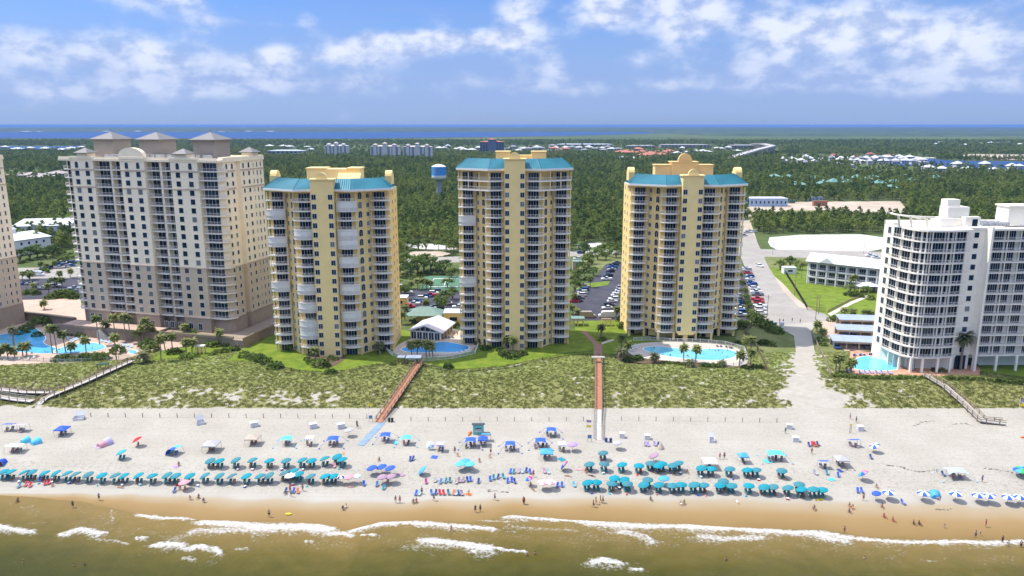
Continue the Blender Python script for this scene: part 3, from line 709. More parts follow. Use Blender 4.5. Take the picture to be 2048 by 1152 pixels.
# ------------------------------------------------------------------ the three cream towers with teal roofs
def beach_tower(X, Y, rz, nf, style, label, shut):
    root = empty('beach_tower', (X, Y, BASEZ), rz)
    tag(root, label, 'apartment tower', 'cream towers with teal roofs')
    rr = random.Random(style*17+3); H = nf*FH; lob = style == 2
    wall = [(3.7,3.4),(9.9,3.4),(14.3,8.4),(19.6,8.4),(20.0,26),(8,29)]
    poly = wall+[(-x, y) for x, y in wall[::-1]]
    b = MB()
    if lob:   # the right-hand tower stands on pillars over an open ground floor
        b.prism([(x, y+ (2.2 if y < 10 else 0)) for x, y in poly], 0, FH*1.0); b.prism(poly, FH*1.0, H)
    else: b.prism(poly, -1, H)
    for k in range(1, nf, 1): pass
    b.build('wall', cream, root)
    c = MB(); z0 = FH*1.15 if lob else -.5
    c.box(-3.6, 0, z0, 3.6, 4.2, H+3.9)
    if lob:
        c.xprism([(-3.6,z0),(3.6,z0),(2.6,z0-1.2),(-2.6,z0-1.2)], .02, 4.0); c.box(-.8, .6, 0, .8, 2.2, z0-1.2)
        for px in (-4.0, 4.0, -9.6, 9.6, 13.8, -13.8, 19.2, -19.2):
            yy = 2.0 if abs(px) < 11 else 7.6
            c.cbox(px, yy, FH*.5, .8, .8, FH)
    cb_ = c.build('central_bay', creamL, root)
    t = MB(); t.box(-4.0, -.3, H+3.9, 4.0, 4.5, H+4.3)
    arch = [(1.9*cos(a), H+4.3+2.0*sin(a)) for a in np.linspace(0, pi, 13)]
    t.xprism(arch, .3, 1.2); t.build('parapet_gable', creamL, root)
    g = MB()
    for k in range(1 if not lob else 2, nf): g.box(-3.62, -.025, k*FH-.07, 3.62, .1, k*FH+.03)
    g.build('string_course', creamL, root)
    # teal hip roofs, one per wing, over a white eave
    for s in (-1, 1):
        e = [(3.65,1.7),(9.2,.2),(20.9,6.9),(21.2,15.5)]; rg = [(3.65,6.2),(8.3,5.6),(17.2,11.0),(17.2,15.5)]
        e = [(s*x, y) for x, y in e]; rg = [(s*x, y) for x, y in rg]
        rb = MB(); rb.cur = 0
        for i in range(3):
            q = [(*e[i],H+.9),(*e[i+1],H+.9),(*rg[i+1],H+4.0),(*rg[i],H+4.0)]
            rb.quad(*(q if s > 0 else q[::-1]))
        for i in range(3):   # standing seams
            a0, a1, r0, r1 = [Vector((*p,0)) for p in (e[i], e[i+1], rg[i], rg[i+1])]
            n = max(3, int((a1-a0).length/.75))
            for k in range(n+1):
                u = k/n; p = a0+(a1-a0)*u; q = r0+(r1-r0)*u; rb.beam((p.x,p.y,H+.96),(q.x,q.y,H+4.06),.13,.17)
        rb.build('roof', teal_roof, root)
        f = MB()
        for i in range(3): f.beam((*e[i],H+.62),(*e[i+1],H+.62),.18,.62)
        f.build('fascia', white, root)
        u = MB(); u.prism([e[0],e[1],e[2],e[3],(s*19.5,15.5),(s*19.5,8.5),(s*14.2,8.5),(s*9.9,3.5),(s*3.65,3.5)], H+.1, H+.3); u.build('eave_soffit', creamL, root)
        if style == 1: continue
        d = MB(); d.box(min(s*18.2,s*20.4), 12.6, H-.2, max(s*18.2,s*20.4), 18, H+4.6)
        ar = [(12.6+2.7+2.0*cos(a), H+4.6+1.6*sin(a)) for a in np.linspace(0, pi, 11)]
        n0 = len(ar); x0, x1 = s*18.2, s*20.4
        vs = [(x0,y,z) for y, z in ar]+[(x1,y,z) for y, z in ar]
        d.add(vs, [(i,(i+1)%n0,n0+(i+1)%n0,n0+i) for i in range(n0)]+[tuple(range(n0)), tuple(range(n0,2*n0))[::-1]])
        d.build('side_gable', creamL, root)
    # roof deck, penthouse blocks
    p = MB(); p.box(-17, 11.2, H-.3, 17, 25.5, H+2.4); p.build('roof_deck', concrete, root)
    h = MB()
    if style == 0:
        h.box(-8.5, 15, H+2.4, 9.5, 22, H+6.6); h.box(-8.7, 14.7, H+6.6, -2, 22.2, H+7); h.box(5, 14.6, H+6.6, 9.8, 22.2, H+7.0)
        h.gable(3.4, 7.5, 10.5, 14, H+2.4, 3.2, .2)
    elif style == 1:
        for x in (-6.8, 6.2): h.box(x, 10, H+2.4, x+5.2, 15, H+6.0); h.box(x-.2, 9.8, H+6.0, x+5.4, 15.2, H+6.3)
        h.box(-1.6, 13, H+2.4, 6.2, 16, H+4.9)
    else:
        h.box(-10.5, 15, H+2.2, -4.6, 20, H+6.8); h.box(4.6, 15, H+2.2, 10.5, 20, H+6.8); h.box(-4.6, 14.2, H+2.2, 4.6, 20, H+7.9)
        h.box(-10.8,14.8,H+6.8,-4.6,20.2,H+7.1); h.box(4.6,14.8,H+6.8,10.8,20.2,H+7.1); h.box(-5,14.0,H+7.9,5,20.2,H+8.2)
        h.xprism([(2.5*cos(a), H+8.2+3.0*sin(a)) for a in np.linspace(0, pi, 15)], 14.3, 15.6)
    h.build('penthouse', creamL if style != 2 else mat('ochre_stucco', (.74,.50,.21), .85, .06, .3), root)
    # balconies: two columns per wing
    defs = []
    for s in (-1, 1):
        fr = arc_pts(3.9, 1.7, 10.4, 2.3, 1.15); bk = [(3.9,3.4),(9.9,3.4),(10.4,3.9)]
        fo = arc_pts(14.0, 6.6, 20.3, 6.6, 1.0); bo = [(14.0,8.4),(19.6,8.4),(20.3,8.4)]
        for nm, f_, b_, d0, d1 in (('in', fr, bk, (4.8,3.4), (8.5,3.4)), ('out', fo, bo, (15.0,8.4), (18.7,8.4))):
            f2 = [(s*x, y) for x, y in f_]; b2 = [(s*x, y) for x, y in b_]
            if s < 0: d0, d1 = (-d1[0],d1[1]), (-d0[0],d0[1])
            defs.append((slab_mesh('balcony', f2, b2), rail_mesh('railing', f2), door_mesh('balcony_door', d0, d1), f2, b2, (s*(b_[0][0]+.25), b_[0][1]-.9), (s*(b_[-1][0]-.3), b_[-1][1]-1.0), d0, d1))
    shm = []
    for d in defs:
        mb = MB()
        for a, c_ in zip(d[3][:-1], d[3][1:]): mb.quad((a[0],a[1]+.06,.15),(c_[0],c_[1]+.06,.15),(c_[0],c_[1]+.06,FH-.32),(a[0],a[1]+.06,FH-.32))
        shm.append(mb.mesh('storm_shutter', awn))
    colm = []
    for d in defs:
        mb = MB()
        two = []
        for p_ in (d[5], d[6]): mb = MB(); mb.cbox(p_[0], p_[1], (FH-.3)/2, .38, .38, FH-.3); two.append(mb.mesh('pillar', creamL))
        colm.append(two); continue
        # chairs and a small table standing on the balcony read as clutter behind the rail
        mb2 = MB(); cx = (d[7][0]+d[8][0])/2; cy = d[7][1]-1.2
        for k in (-1.2, 0.2, 1.1): mb2.cbox(cx+k, cy, .25, .5, .5, .45); mb2.cbox(cx+k, cy+.25, .6, .5, .08, .5)
        colm.append((mb.mesh('balcony_pillar', creamL), mb2.mesh('balcony_furniture', furn)))
    top_terrace = 2 if style == 1 else 0
    for k in range(nf):
        for i, d in enumerate(defs):
            if lob and k == 0: continue
            z = k*FH
            if style == 1 and k >= nf-2:
                o = part('balcony_door', d[2], root, z); setmat(o, pick(rr.random(), glassA, glassC, glassB)); continue
            bo_ = part('balcony', d[0], root, z)
            if k > 0 or lob: link('railing', d[1], bo_)
            for q_ in colm[i]: link('pillar', q_, bo_)
            rr.random()
            if rr.random() < shut: part('storm_shutter', shm[i], root, z)
            o = part('balcony_door', d[2], root, z); setmat(o, pick(rr.random(), glassA, glassC, glassB))
    if style == 1:   # two upper storeys with terraces running the whole width of each wing
        for s in (-1, 1):
            ln = [(s*x, y) for x, y in [(3.9,2.0),(9.0,.6),(20.4,7.2),(20.5,9.5)]]
            bk = [(s*x, y) for x, y in [(3.9,3.4),(9.9,3.4),(14.3,8.4),(19.6,9.5)]]
            sm, rm = slab_mesh('terrace', ln, bk, .35), rail_mesh('railing', ln)
            for k in (nf-2, nf-1):
                t_ = part('terrace', sm, root, k*FH); link('railing', rm, t_)
                for x, y in [(9.0,1.0),(12.6,3.0),(16.4,5.2),(20.1,7.4)]: pm = MB(); pm.cbox(s*x, y, (FH-.35)/2, .35, .35, FH-.35); pm.build('pillar', creamL, t_)
    # windows of the central bay, the slanting walls and the ends
    for s in (-1, 1):
        cw = win_mesh('window', (s*2.65-.75,0), (s*2.65+.75,0), .7, 1.75)
        dx, dy = 4.4/6.66, 5.0/6.66
        A0, A1 = (9.9+dx*1.0, 3.4+dy*1.0), (9.9+dx*2.6, 3.4+dy*2.6); B0, B1 = (9.9+dx*4.3, 3.4+dy*4.3), (9.9+dx*5.5, 3.4+dy*5.5)
        if s < 0: A0, A1, B0, B1 = [(-p[0],p[1]) for p in (A1, A0, B1, B0)]
        aw = win_mesh('arched_window', A0, A1, .5, 1.65, True); bw = win_mesh('window', B0, B1, .75, 1.5)
        sides = [win_mesh('narrow_window', *(((s*(19.6+.4*(y-8.4)/17.6), y), (s*(19.6+.4*(y+1.0-8.4)/17.6), y+1.0)) if s > 0 else ((s*(19.6+.4*(y+1.0-8.4)/17.6), y+1.0), (s*(19.6+.4*(y-8.4)/17.6), y))), .7, 1.5, mull=False) for y in (10.2, 16.5, 21.5)]
        for k in range(nf):
            if lob and k == 0: continue
            z = k*FH
            for nm, me in (('window', cw), ('arched_window', aw), ('window', bw)):
                if style == 1 and k >= nf-2 and nm == 'arched_window': continue
                o = part(nm, me, root, z); setmat(o, pick(rr.random(), *GL))
            if (s > 0 and style == 0) or (s > 0 and style == 1) or (s < 0 and style == 2) :
                for me in sides: o = part('narrow_window', me, root, z); setmat(o, pick(rr.random(), *GL))
    if lob:
        e = MB()
        for x in (-17.5, -12, 5.5, 7.8, 12.5, 16.5): e.box(x-.7, (10.5 if abs(x) > 13 else 5.55 if abs(x) < 9 else 8), .1, x+.7, (10.65 if abs(x) > 13 else 5.7 if abs(x) < 9 else 8.2), 2.5)
        e.build('lobby_door', glassC, root)
    return root
beach_tower(-60.8, 240.5, 0, 18, 0, 'leftmost cream tower with teal roof, many balconies closed by white storm shutters', .22)
beach_tower(0.9, 248.5, 0, 20, 1, 'tallest cream tower with teal roof in the middle, two box penthouses on top', .015).scale = (.945, 1, 1)
beach_tower(62.4, 259.5, 0, 18, 2, 'cream tower with teal roof, rounded ochre roof gable and open pillared base, behind pale pool', 0)
# ------------------------------------------------------------------ the big beige resort towers on the left
beige = mat('beige_stucco', (.86,.745,.55), .85, .05, .2); pink_b = mat('rosy_stucco', (.56,.455,.325), .85, .05, .2)
stone_b = mat('brown_stone', (.34,.27,.20), .9, .08, .5); metal_b = mat('pale_metal_roof', (.17,.16,.15), .6, .07, .5)
pent_b = mat('taupe_stucco', (.27,.24,.205), .85, .05, .3); rec_b = mat('recess_beige', (.36,.30,.25), .9, .05, .3)
def resort_tower(X, Y, rz, label, front=True):
    W_, D_, nf, fh, pod = 66.0, 27.5, 18, 3.08, 8.0
    root = empty('resort_tower', (X, Y, BASEZ), rz); tag(root, label, 'hotel tower', 'beige resort towers')
    H = pod+nf*fh
    rr = random.Random(5)
    recs = [(-.5,4.7),(14.5,21.0),(21.8,26.8),(37,42),(42.9,47.2),(58.2,66.0)]
    walls = [(4.7,14.5),(26.8,37),(47.2,58.2)]
    # plan with recessed balcony bays
    def plan(d):
        P = [(0,d)]
        P = [(0.3,2.6),(4.7,2.6),(4.7,0),(14.5,0),(14.5,d),(21,d),(21,.9),(21.8,.9),(21.8,d),(26.8,d),(26.8,-.6),(37,-.6),(37,d),(42,d),(42,.9),(42.9,.9),(42.9,d),(47.2,d),(47.2,0),(58.2,0),(58.2,2.2),(64.6,2.2),(66,3.6),(66,10),(64.8,10.6),(64.8,12.6),(66,13.2),(66,D_),(0.3,D_)]
        return P
    zs = [0, pod+6*fh-.4, H+1.4]
    for a, b_, m in ((-1, pod-.2, stone_b), (pod-.2, zs[1], pink_b), (zs[1], H, beige)):
        mb = MB(); mb.prism(plan(2.6), a, b_); mb.build('wall', m, root)
    mb = MB(); mb.prism([(-.6,-.2),(26.6,-.2),(26.6,-.8),(37.2,-.8),(37.2,-.2),(66.4,-.2),(66.4,D_+.2),(-.6,D_+.2)], H, H+.8)
    for x0, x1 in walls: mb.box(x0-.1, -.5 if x0 != 26.8 else -1.0, H+.8, x1+.1, .4, H+1.6)
    mb.box(64.5, 3, H+.8, 66.4, D_, H+1.6); mb.box(-.5,.0,H+.8,66,.6,H+1.4); mb.box(-.5,D_-.5,H+.8,66,D_,H+1.4)
    mb.xprism([(26.9,H+.8)]+[(31.9-5.0*cos(a), H+2.2+2.6*sin(a)) for a in np.linspace(0, pi, 15)]+[(36.9,H+.8)], -.9, .9)
    mb.build('parapet', beige, root)
    cr = MB()
    for zc_ in (pod-.2, pod+6*fh-.5, pod+(nf-3)*fh-.35, pod+(nf-1)*fh-.35):
        for x0, x1 in walls:
            y = -.6 if x0 == 26.8 else 0
            cr.box(x0-.15, y-.22, zc_, x1+.15, y+.1, zc_+.45)
        cr.box(65.9, 3.6, zc_, 66.2, 10, zc_+.45); cr.box(65.9, 13.2, zc_, 66.2, D_, zc_+.45)
    cr.build('cornice', mat('cornice_tan', (.50,.40,.31), .85, .05, .4), root)
    for i, (cx, cy, s_) in enumerate(((11, 14, 8.8), (32.0, 13, 8.8), (55, 13, 8.8))):
        mb = MB(); mb.box(cx-s_/2, cy-s_/2, H+.3, cx+s_/2, cy+s_/2, H+7.2); ph = mb.build('penthouse', pent_b, root)
        mb = MB(); mb.hip(cx-s_/2, cy-s_/2, cx+s_/2, cy+s_/2, H+7.2, 2.6, None, .9, .3); mb.tube([(cx,cy,H+9.8),(cx,cy,H+11)], .07); mb.build('pavilion_roof', metal_b, ph)
    for cx, cy in ((10.5, 1.6), (52, 1.6), (64.0, 22.5), (64.0, 6.5)):
        if (cx, cy) == (64.0, 6.5): continue
        mb = MB(); mb.box(cx-2.2, cy-1.9, H+.8, cx+2.2, cy+1.9, H+2.6); ph = mb.build('roof_turret', beige, root)
        mb = MB(); mb.hip(cx-2.2, cy-1.9, cx+2.2, cy+1.9, H+2.6, 1.7, None, .8, .25); mb.build('turret_roof', metal_b, ph)
    rr2 = random.Random(3)
    for k in range(26): mb = MB(); x, y = 17+k*1.77, rr2.uniform(3, 8.6); mb.cbox(x, y, H+1.5, rr2.uniform(.8,1.6), rr2.uniform(.8,1.5), 1.4); mb.build('rooftop_unit', grey, root)
    # sea side: balconies in the recesses and windows in the walls
    bal = []
    for j, (x0, x1) in enumerate(recs):
        if j == 0: fr = [(-.6,4.5),(-.7,2.2),(.4,1.0),(4.7,.9)]; d0, d1 = (.7,2.6), (4.4,2.6); bk = [(.3,4.5),(.3,2.6),(4.7,2.6)]
        elif j == 5: fr = [(58.2,.5),(64.2,.5),(66.5,2.9),(66.6,4.6)]; d0, d1 = (58.8,2.2), (64.3,2.2); bk = [(58.2,2.2),(64.6,2.2),(66,3.6),(66,4.6)]
        else: fr = [(x0,.35),(x1,.35)]; d0, d1 = (x0+.5,2.6), (x1-.2,2.6); bk = [(x0,2.6),(x1,2.6)]
        bal.append((slab_mesh('balcony', fr, bk, .28, stone_w), rail_mesh('railing', fr, pick_=.3), door_mesh('balcony_door', d0, d1, 2.7, 4 if j in (1,5) else 3, frame=.09)))
        if j == 5:
            x2 = door_mesh('corner_door', (64.7,2.3), (65.95,3.55), 2.5, 1)
    wn = []
    for x0, x1 in walls:
        y = -.6 if x0 == 26.8 else 0; w = x1-x0
        for u in (.27, .74): wn.append((x0+w*u, y))
    wme = [win_mesh('window', (x-.95,y), (x+.95,y), .7, 1.95, mull=False) for x, y in wn]
    ame = [win_mesh('arched_window', (x-.75,y), (x+.75,y), .5, 1.7, True, mull=False) for x, y in wn]
    if front:
        for k in range(nf):
            z = pod+k*fh
            for j, bb in enumerate(bal):
                nm = 'corner_balcony' if j in (0,5) else 'balcony'
                o = part(nm, bb[0], root, z); link('railing', bb[1], o)
                o = part(nm+'_door', bb[2], root, z); setmat(o, pick(rr.random(), glassA, glassC, glassB))
            for i in range(len(wn)):
                if k == nf-1: part('arched_window', ame[i], root, z)
                else:
                    o = part('window', wme[i], root, z); setmat(o, pick(rr.random(), *GL))
        # ground floor openings on the pool terrace
        for x in (5.5, 9, 28, 33, 38.5, 41, 44.5, 49, 53):
            part('terrace_door', win_mesh('terrace_door', (x,0 if not 26.8 < x < 36 else -.6), (x+1.7,0 if not 26.8 < x < 36 else -.6), 4.2 if x < 27 else 3.4, 2.4), root)
    sd = [(4.6,1.1),(7.8,1.1),(14.4,.9),(17.6,1.1),(20.8,.5),(22.9,.7),(25.2,.7)]
    sme = [(win_mesh('side_window', (66,y), (66,y+w), .8, 1.6, mull=False), win_mesh('side_window', (66,y), (66,y+w), .5, 1.5, True, mull=False)) for y, w in sd[:5]]
    for k in range(nf):
        for m0, m1 in sme:
            o = part('side_window', m1 if k == nf-1 else m0, root, pod+k*fh); setmat(o, pick(rr.random(), *GL))
    sl = [win_mesh('slit_window', (66,y), (66,y+w), .6, 1.7, mull=False) for y, w in sd[5:]]
    for k in range(nf):
        for m0 in sl: part('slit_window', m0, root, pod+k*fh)
    return root
RZ = R(-15.2)
resort_tower(-164.6, 276.5, RZ, 'huge beige resort tower with three hip roofed pavilions on top, behind palms')
resort_tower(-196.5-66*cos(RZ)-27.5*sin(-RZ)*0-2.4, 286-27.5*cos(RZ)-66*sin(RZ), RZ, 'beige resort tower cut off by the left edge, only its end wall visible', front=False)
# podium terraces in front of the resort tower
def resort_terrace():
    root = empty('resort_terrace', (-164.6, 276.5, BASEZ), RZ); tag(root, 'stone pool terrace with retaining walls and stairs at the foot of the beige resort tower', 'terrace')
    mb = MB(); mb.box(-2, -9, -.5, 40, .4, 3.4); mb.box(40, -5.5, -.5, 71, 3, 2.6); mb.box(66.4, 3, -.5, 75, 30, 2.6); mb.box(-2,-9.3,3.4,40,-8.9,4.3); mb.box(40,-5.8,2.6,71,-5.5,3.5); mb.box(75,-5.8,2.6,75.3,30,3.6); mb.box(71,-5.8,-.5,75.3,3,2.6)
    mb.build('retaining_wall', mat('tan_stone', (.27,.21,.155), .9, .1, .6, bumpd=.02), root)
    mb = MB(); mb.box(-1.8,-8.8,3.4,39.8,-.8,3.45); mb.build('terrace_floor', rosy_m, root)
    mb = MB()
    for k in range(14): mb.box(18+k*.45, -10.8, -.3, 18.5+k*.45, -9.3, 3.4-k*.25)
    mb.build('stairs', concrete, root)
    mb = MB(); mb.box(44,-5.4,2.6,70,-3.6,3.1); mb.build('hedge_bed', scrub_m, root)
    # lower bridge wall and arch behind the pool
    mb = MB(); mb.beam((-42,6,1.6),(-4,2,1.6),1.0,3.8); mb.beam((-42,5.4,3.6),(-4,1.4,3.6),1.4,.4); mb.build('garden_wall', mat('tan_stone', (.36,.28,.21)), root)
resort_terrace()
# ------------------------------------------------------------------ white tower at the right
def white_tower():
    X, Y = 122.2, 224.0
    root = empty('white_tower', (X, Y, BASEZ), R(1.5)); tag(root, 'white condominium tower with wraparound balconies and a curved roof trellis', 'apartment tower')
    wt = mat('white_stucco', (.81,.76,.65), .8, .04, .3); fh, nf, lb = 3.32, 12, 4.9; H = lb+nf*fh
    rr = random.Random(8)
    # plan: wraparound block, recessed stair wall, fin, second block
    a = [(1.6,5.0),(0.9,9.5),(0,14.2),(0,19.8),(50,19.8),(50,4.6),(24.3,4.6),(24.3,2.5),(23.5,2.5),(23.0,3.6),(16.6,3.3),(16.6,2.2),(2.6,2.2)]
    mb = MB(); mb.prism(a, lb, H); mb.build('wall', wt, root)
    g = MB(); g.prism([(4.2,5.2),(3.2,10),(0.6,13.6),(0,14.2),(0,19.8),(50,19.8),(50,7.2),(24.3,7.2),(23.0,3.7),(16.6,3.5)], -.5, lb); g.build('ground_floor', wt, root)
    gd = MB()
    for x in (5.2,7.4,9.6,11.8): gd.quad((x,4.9,.2),(x+2.0,4.85,.2),(x+2.0,4.85,lb-.5),(x,4.9,lb-.5))
    gd.quad((18.4,3.3,.1),(22.0,3.5,.1),(22.0,3.5,lb-.3),(18.4,3.3,lb-.3)); gd.quad((25,7.1,.1),(27.4,7.1,.1),(27.4,7.1,2.6),(25,7.1,2.6))
    gd.build('lobby_glazing', glassC, root)
    fin = MB(); fin.box(23.5, 1.2, -.2, 24.2, 2.6, H+1.0); fin.build('fin_wall', wt, root)
    for x, y in ((1.2,4.4),(3.0,.9),(6.4,.5),(11.2,.5),(15.4,.9),(.2,9),(30.5,1.4),(37,1.4)): col_ = MB(); col_.cbox(x, y, lb/2, .6, .6, lb); col_.build('column', wt, root)
    # wraparound balconies
    fr = [(-.4,14.0),(-.5,9.0),(.2,5.0),(1.5,1.9),(3.4,.5)]+arc_pts(3.4,.5,17.4,1.6,.9,8)[1:]; bk = [(0,14.2),(.9,9.5),(1.6,5.0),(2.6,2.2),(16.6,2.2),(16.6,3.2)]
    sm, rm = slab_mesh('balcony', fr, bk, .27), rail_mesh('railing', fr, z=0, pick_=.34)
    d1 = [door_mesh('balcony_door', p, q, 2.9, n, frame=.08) for p, q, n in (((2.9,2.2),(4.9,2.2),2),((5.3,2.2),(9.6,2.2),5),((10.0,2.2),(12.0,2.2),2),((12.5,2.2),(16.2,2.2),4),((.95,9.2),(1.5,5.6),3),((1.75,4.6),(2.5,2.5),2),((.1,13.6),(.75,10.2),3))]
    pm = []; pm2 = []
    for x, y in ((3.5,1.1),(5.1,.75),(9.8,.7),(12.3,.95),(16.2,1.7),(.9,4.2),(.0,9.0)): posts = MB(); posts.cbox(x, y, (fh-.34)/2, .28, .28, fh-.34); pm.append(posts.mesh('post', wt))
    fr2 = [(24.3,2.2),(50,2.2)]; bk2 = [(24.3,4.6),(50,4.6)]
    sm2, rm2 = slab_mesh('balcony', fr2, bk2, .27), rail_mesh('railing', fr2, pick_=.34)
    d2 = [door_mesh('balcony_door', (x,4.6), (x+w,4.6), 2.9, n, frame=.08) for x, w, n in ((26.0,3.6,5),(30.3,3.0,4),(34.6,3.6,5),(40,3.6,4))]
    for x in (25.2, 29.9, 33.9, 39.0): p2 = MB(); p2.cbox(x, 3.0, (fh-.34)/2, .28, .28, fh-.34); pm2.append(p2.mesh('post', wt))
    sw = win_mesh('window', (19.5,3.44), (21.1,3.51), .75, 1.7, mull=False)
    lw = win_mesh('window', (0,17.0), (0,15.2), .5, 2.1)
    for k in range(nf):
        z = lb+k*fh
        o = part('balcony', sm, root, z); link('railing', rm, o)
        for q_ in pm: link('post', q_, o)
        o = part('balcony', sm2, root, z); link('railing', rm2, o)
        for q_ in pm2: link('post', q_, o)
        for d in d1+d2:
            o = part('balcony_door' if d in d1[:4]+d2[:3] else 'end_door', d, root, z); setmat(o, pick(rr.random(), glassA, glassA, glassC))
        o = part('window', sw, root, z); setmat(o, pick(rr.random(), *GL)); part('window', lw, root, z)
    rf = MB(); fr3 = [(-.2,9.0),(.0,5.0),(1.2,1.6),(3.2,.1)]+arc_pts(3.2,.1,17.8,1.3,.9,8)[1:]
    rf.prism(fr3+[(17.8,8),(1.5,13)], H-.25, H+.35); rf.box(24.25, 2.0, H-.2, 50, 6, H+.4); rf.box(16.5,3.2,H,23.4,6.5,H+.7); rf.box(0,14.2,H-.1,2.2,19.8,H+.9); rf.box(0,19.3,H,50,19.9,H+1.0)
    rf.build('roof_slab', wt, root)
    ph = MB(); ph.box(10.5, 7, H+.3, 22, 12, H+3.0); ph.box(13.2,8,H+3.0,20,12.5,H+6.4); ph.box(13.4,9,H+6.4,17.4,12.5,H+8.6); ph.box(17.5,5.6,H+.3,22.3,8,H+3.6); pho = ph.build('penthouse', wt, root); ph = MB(); ph.box(33.2,9,H+.3,41.5,15,H+6.3); ph.box(32.8,8.6,H+6.3,41.9,15.4,H+6.7); ph.build('lift_house', wt, root); pg = MB(); pg.box(19.8,5.5,H+.4,21.4,5.62,H+2.9); pg.build('penthouse_door', glassC, pho)
    tr = MB(); ring = [(8.5+10.2*cos(a)*-1, 11.5-8.6*sin(a)) for a in np.linspace(-.35, 1.35, 16)]
    for p, q in zip(ring[:-1], ring[1:]): tr.beam((*p,H+3.9),(*q,H+3.9),.7,.35)
    for k in (3, 6, 9, 12): tr.beam((*ring[k],H+3.8),(min(ring[k][0]+7.5,12.5),10.5,H+2.6),.5,.35)
    for k in (5, 9, 13): tr.beam((ring[k][0]+1.5,ring[k][1]+1.2,H+.3),(ring[k][0]+.2,ring[k][1]+.2,H+3.8),.6,.4)
    tr.build('roof_trellis', wt, root)
    r2 = random.Random(4)
    for k in range(32): ac = MB(); x = 24.5+(k%8)*1.1 if k < 24 else 42.5+(k%8)*.95; ac.cbox(x, 7.6+(k//8%3)*2.0+r2.uniform(-.3,.3), H+1.1, .85, .9, r2.uniform(.9,1.3)); ac.build('air_conditioner', grey, root)
    pw = MB(); pw.box(.2,6.2,-.3,4.6,6.5,lb-.1); pw.box(3.6,3.0,-.3,5.4,3.4,lb-.1); pw.build('pool_wall', mat('aqua_stucco', (.45,.62,.64), .8, .05, .5), root)
white_tower()
# ------------------------------------------------------------------ plants
pine_l = leafmat('pine_needles', (.075,.125,.028), (.23,.28,.06), .25)
oak_l = leafmat('oak_leaves', (.06,.105,.024), (.165,.22,.05), .3)
scrub_l = leafmat('scrub_leaves', (.06,.095,.02), (.16,.21,.05), .3)
palm_l = leafmat('palm_fronds', (.11,.145,.035), (.27,.29,.09), .6, .5)
date_l = leafmat('date_palm_fronds', (.08,.10,.04), (.23,.23,.11), .6, .5)
hedge_l = leafmat('hedge_leaves', (.07,.115,.022), (.17,.23,.05), .8)
grass_l = leafmat('sea_oats', (.17,.19,.055), (.27,.28,.095), .15, .8, .6)
bark = mat('bark', (.16,.12,.09), .95, .25, 3); palm_bark = mat('palm_bark', (.24,.20,.16), .95, .25, 4)
def leaves(mb, c, r, n, size, rr, flat_=.55):
    for _ in range(n):
        v = Vector((rr.gauss(0,1), rr.gauss(0,1), rr.gauss(0,1))); v.normalize(); v *= r*(rr.random()**.4)
        p = Vector(c)+Vector((v.x, v.y, v.z*flat_)); s = size*rr.uniform(.6,1.3)
        nrm = (v.normalized()*.6+Vector((rr.gauss(0,.7), rr.gauss(0,.7), .5+rr.gauss(0,.5)))).normalized()
        a = nrm.orthogonal().normalized(); a = Matrix.Rotation(rr.uniform(0,6.28), 3, nrm) @ a; b = nrm.cross(a)
        mb.add([p-a*s-b*s*.25, p+a*s*.15-b*s*.55, p+a*s*1.0+b*s*.1, p+b*s*.5-a*s*.1], [(0,1,2,3)])
def tree_meshes(kind, seed, h=11):
    rr = random.Random(seed); t = MB(); c = MB()
    if kind == 'pine':
        lean = Vector((rr.uniform(-.4,.4), rr.uniform(-.4,.4), 0))
        t.tube([(0,0,-.3), lean*.5+Vector((0,0,h*.5)), lean+Vector((0,0,h*.93))], [.22,.16,.05], 6)
        for k in range(15):
            u = k/14; z = h*(.42+.55*u); rad = (2.6*(1-u)**.6+.5)*rr.uniform(.6,1.15); a = rr.uniform(0,6.28)
            cc = lean*u+Vector((cos(a)*rad*.75, sin(a)*rad*.75, z)); t.tube([lean*u+Vector((0,0,z-.6)), cc], [.06,.02], 4, False)
            leaves(c, cc, .85+.75*(1-u), 13, .62, rr)
    else:
        for k in range(5):
            a = k*1.26+rr.random(); p1 = Vector((cos(a)*.9, sin(a)*.9, h*.42)); p2 = Vector((cos(a)*2.4, sin(a)*2.4, h*.68)); t.tube([(0,0,h*.16), p1, p2], [.2,.13,.05], 5, False)
        t.tube([(0,0,-.3),(.1,.05,h*.2),(0,.1,h*.5)], [.36,.28,.12], 7)
        for k in range(20):
            a = rr.uniform(0,6.28); u = rr.random()**.6; rad = 3.3*u; z = h*(.42+.5*sqrt(max(0,1-u*u))*rr.uniform(.6,1.05))
            leaves(c, (cos(a)*rad, sin(a)*rad, z), 1.35, 15, .6, rr, .75)
    return t, c
def merged(t, c, name, bm_, lm):
    m = MB(); m.cur = 0; m.add(t.v, t.f); m.cur = 1; m.add(c.v, c.f); return m.mesh(name, [bm_, lm])
PINES = [merged(*tree_meshes('pine', 100+i, 9.5+i*.8), 'pine_tree', bark, pine_l) for i in range(4)]
OAKS = [merged(*tree_meshes('oak', 200+i, 6.5+i*.6), 'broadleaf_tree', bark, oak_l) for i in range(3)]
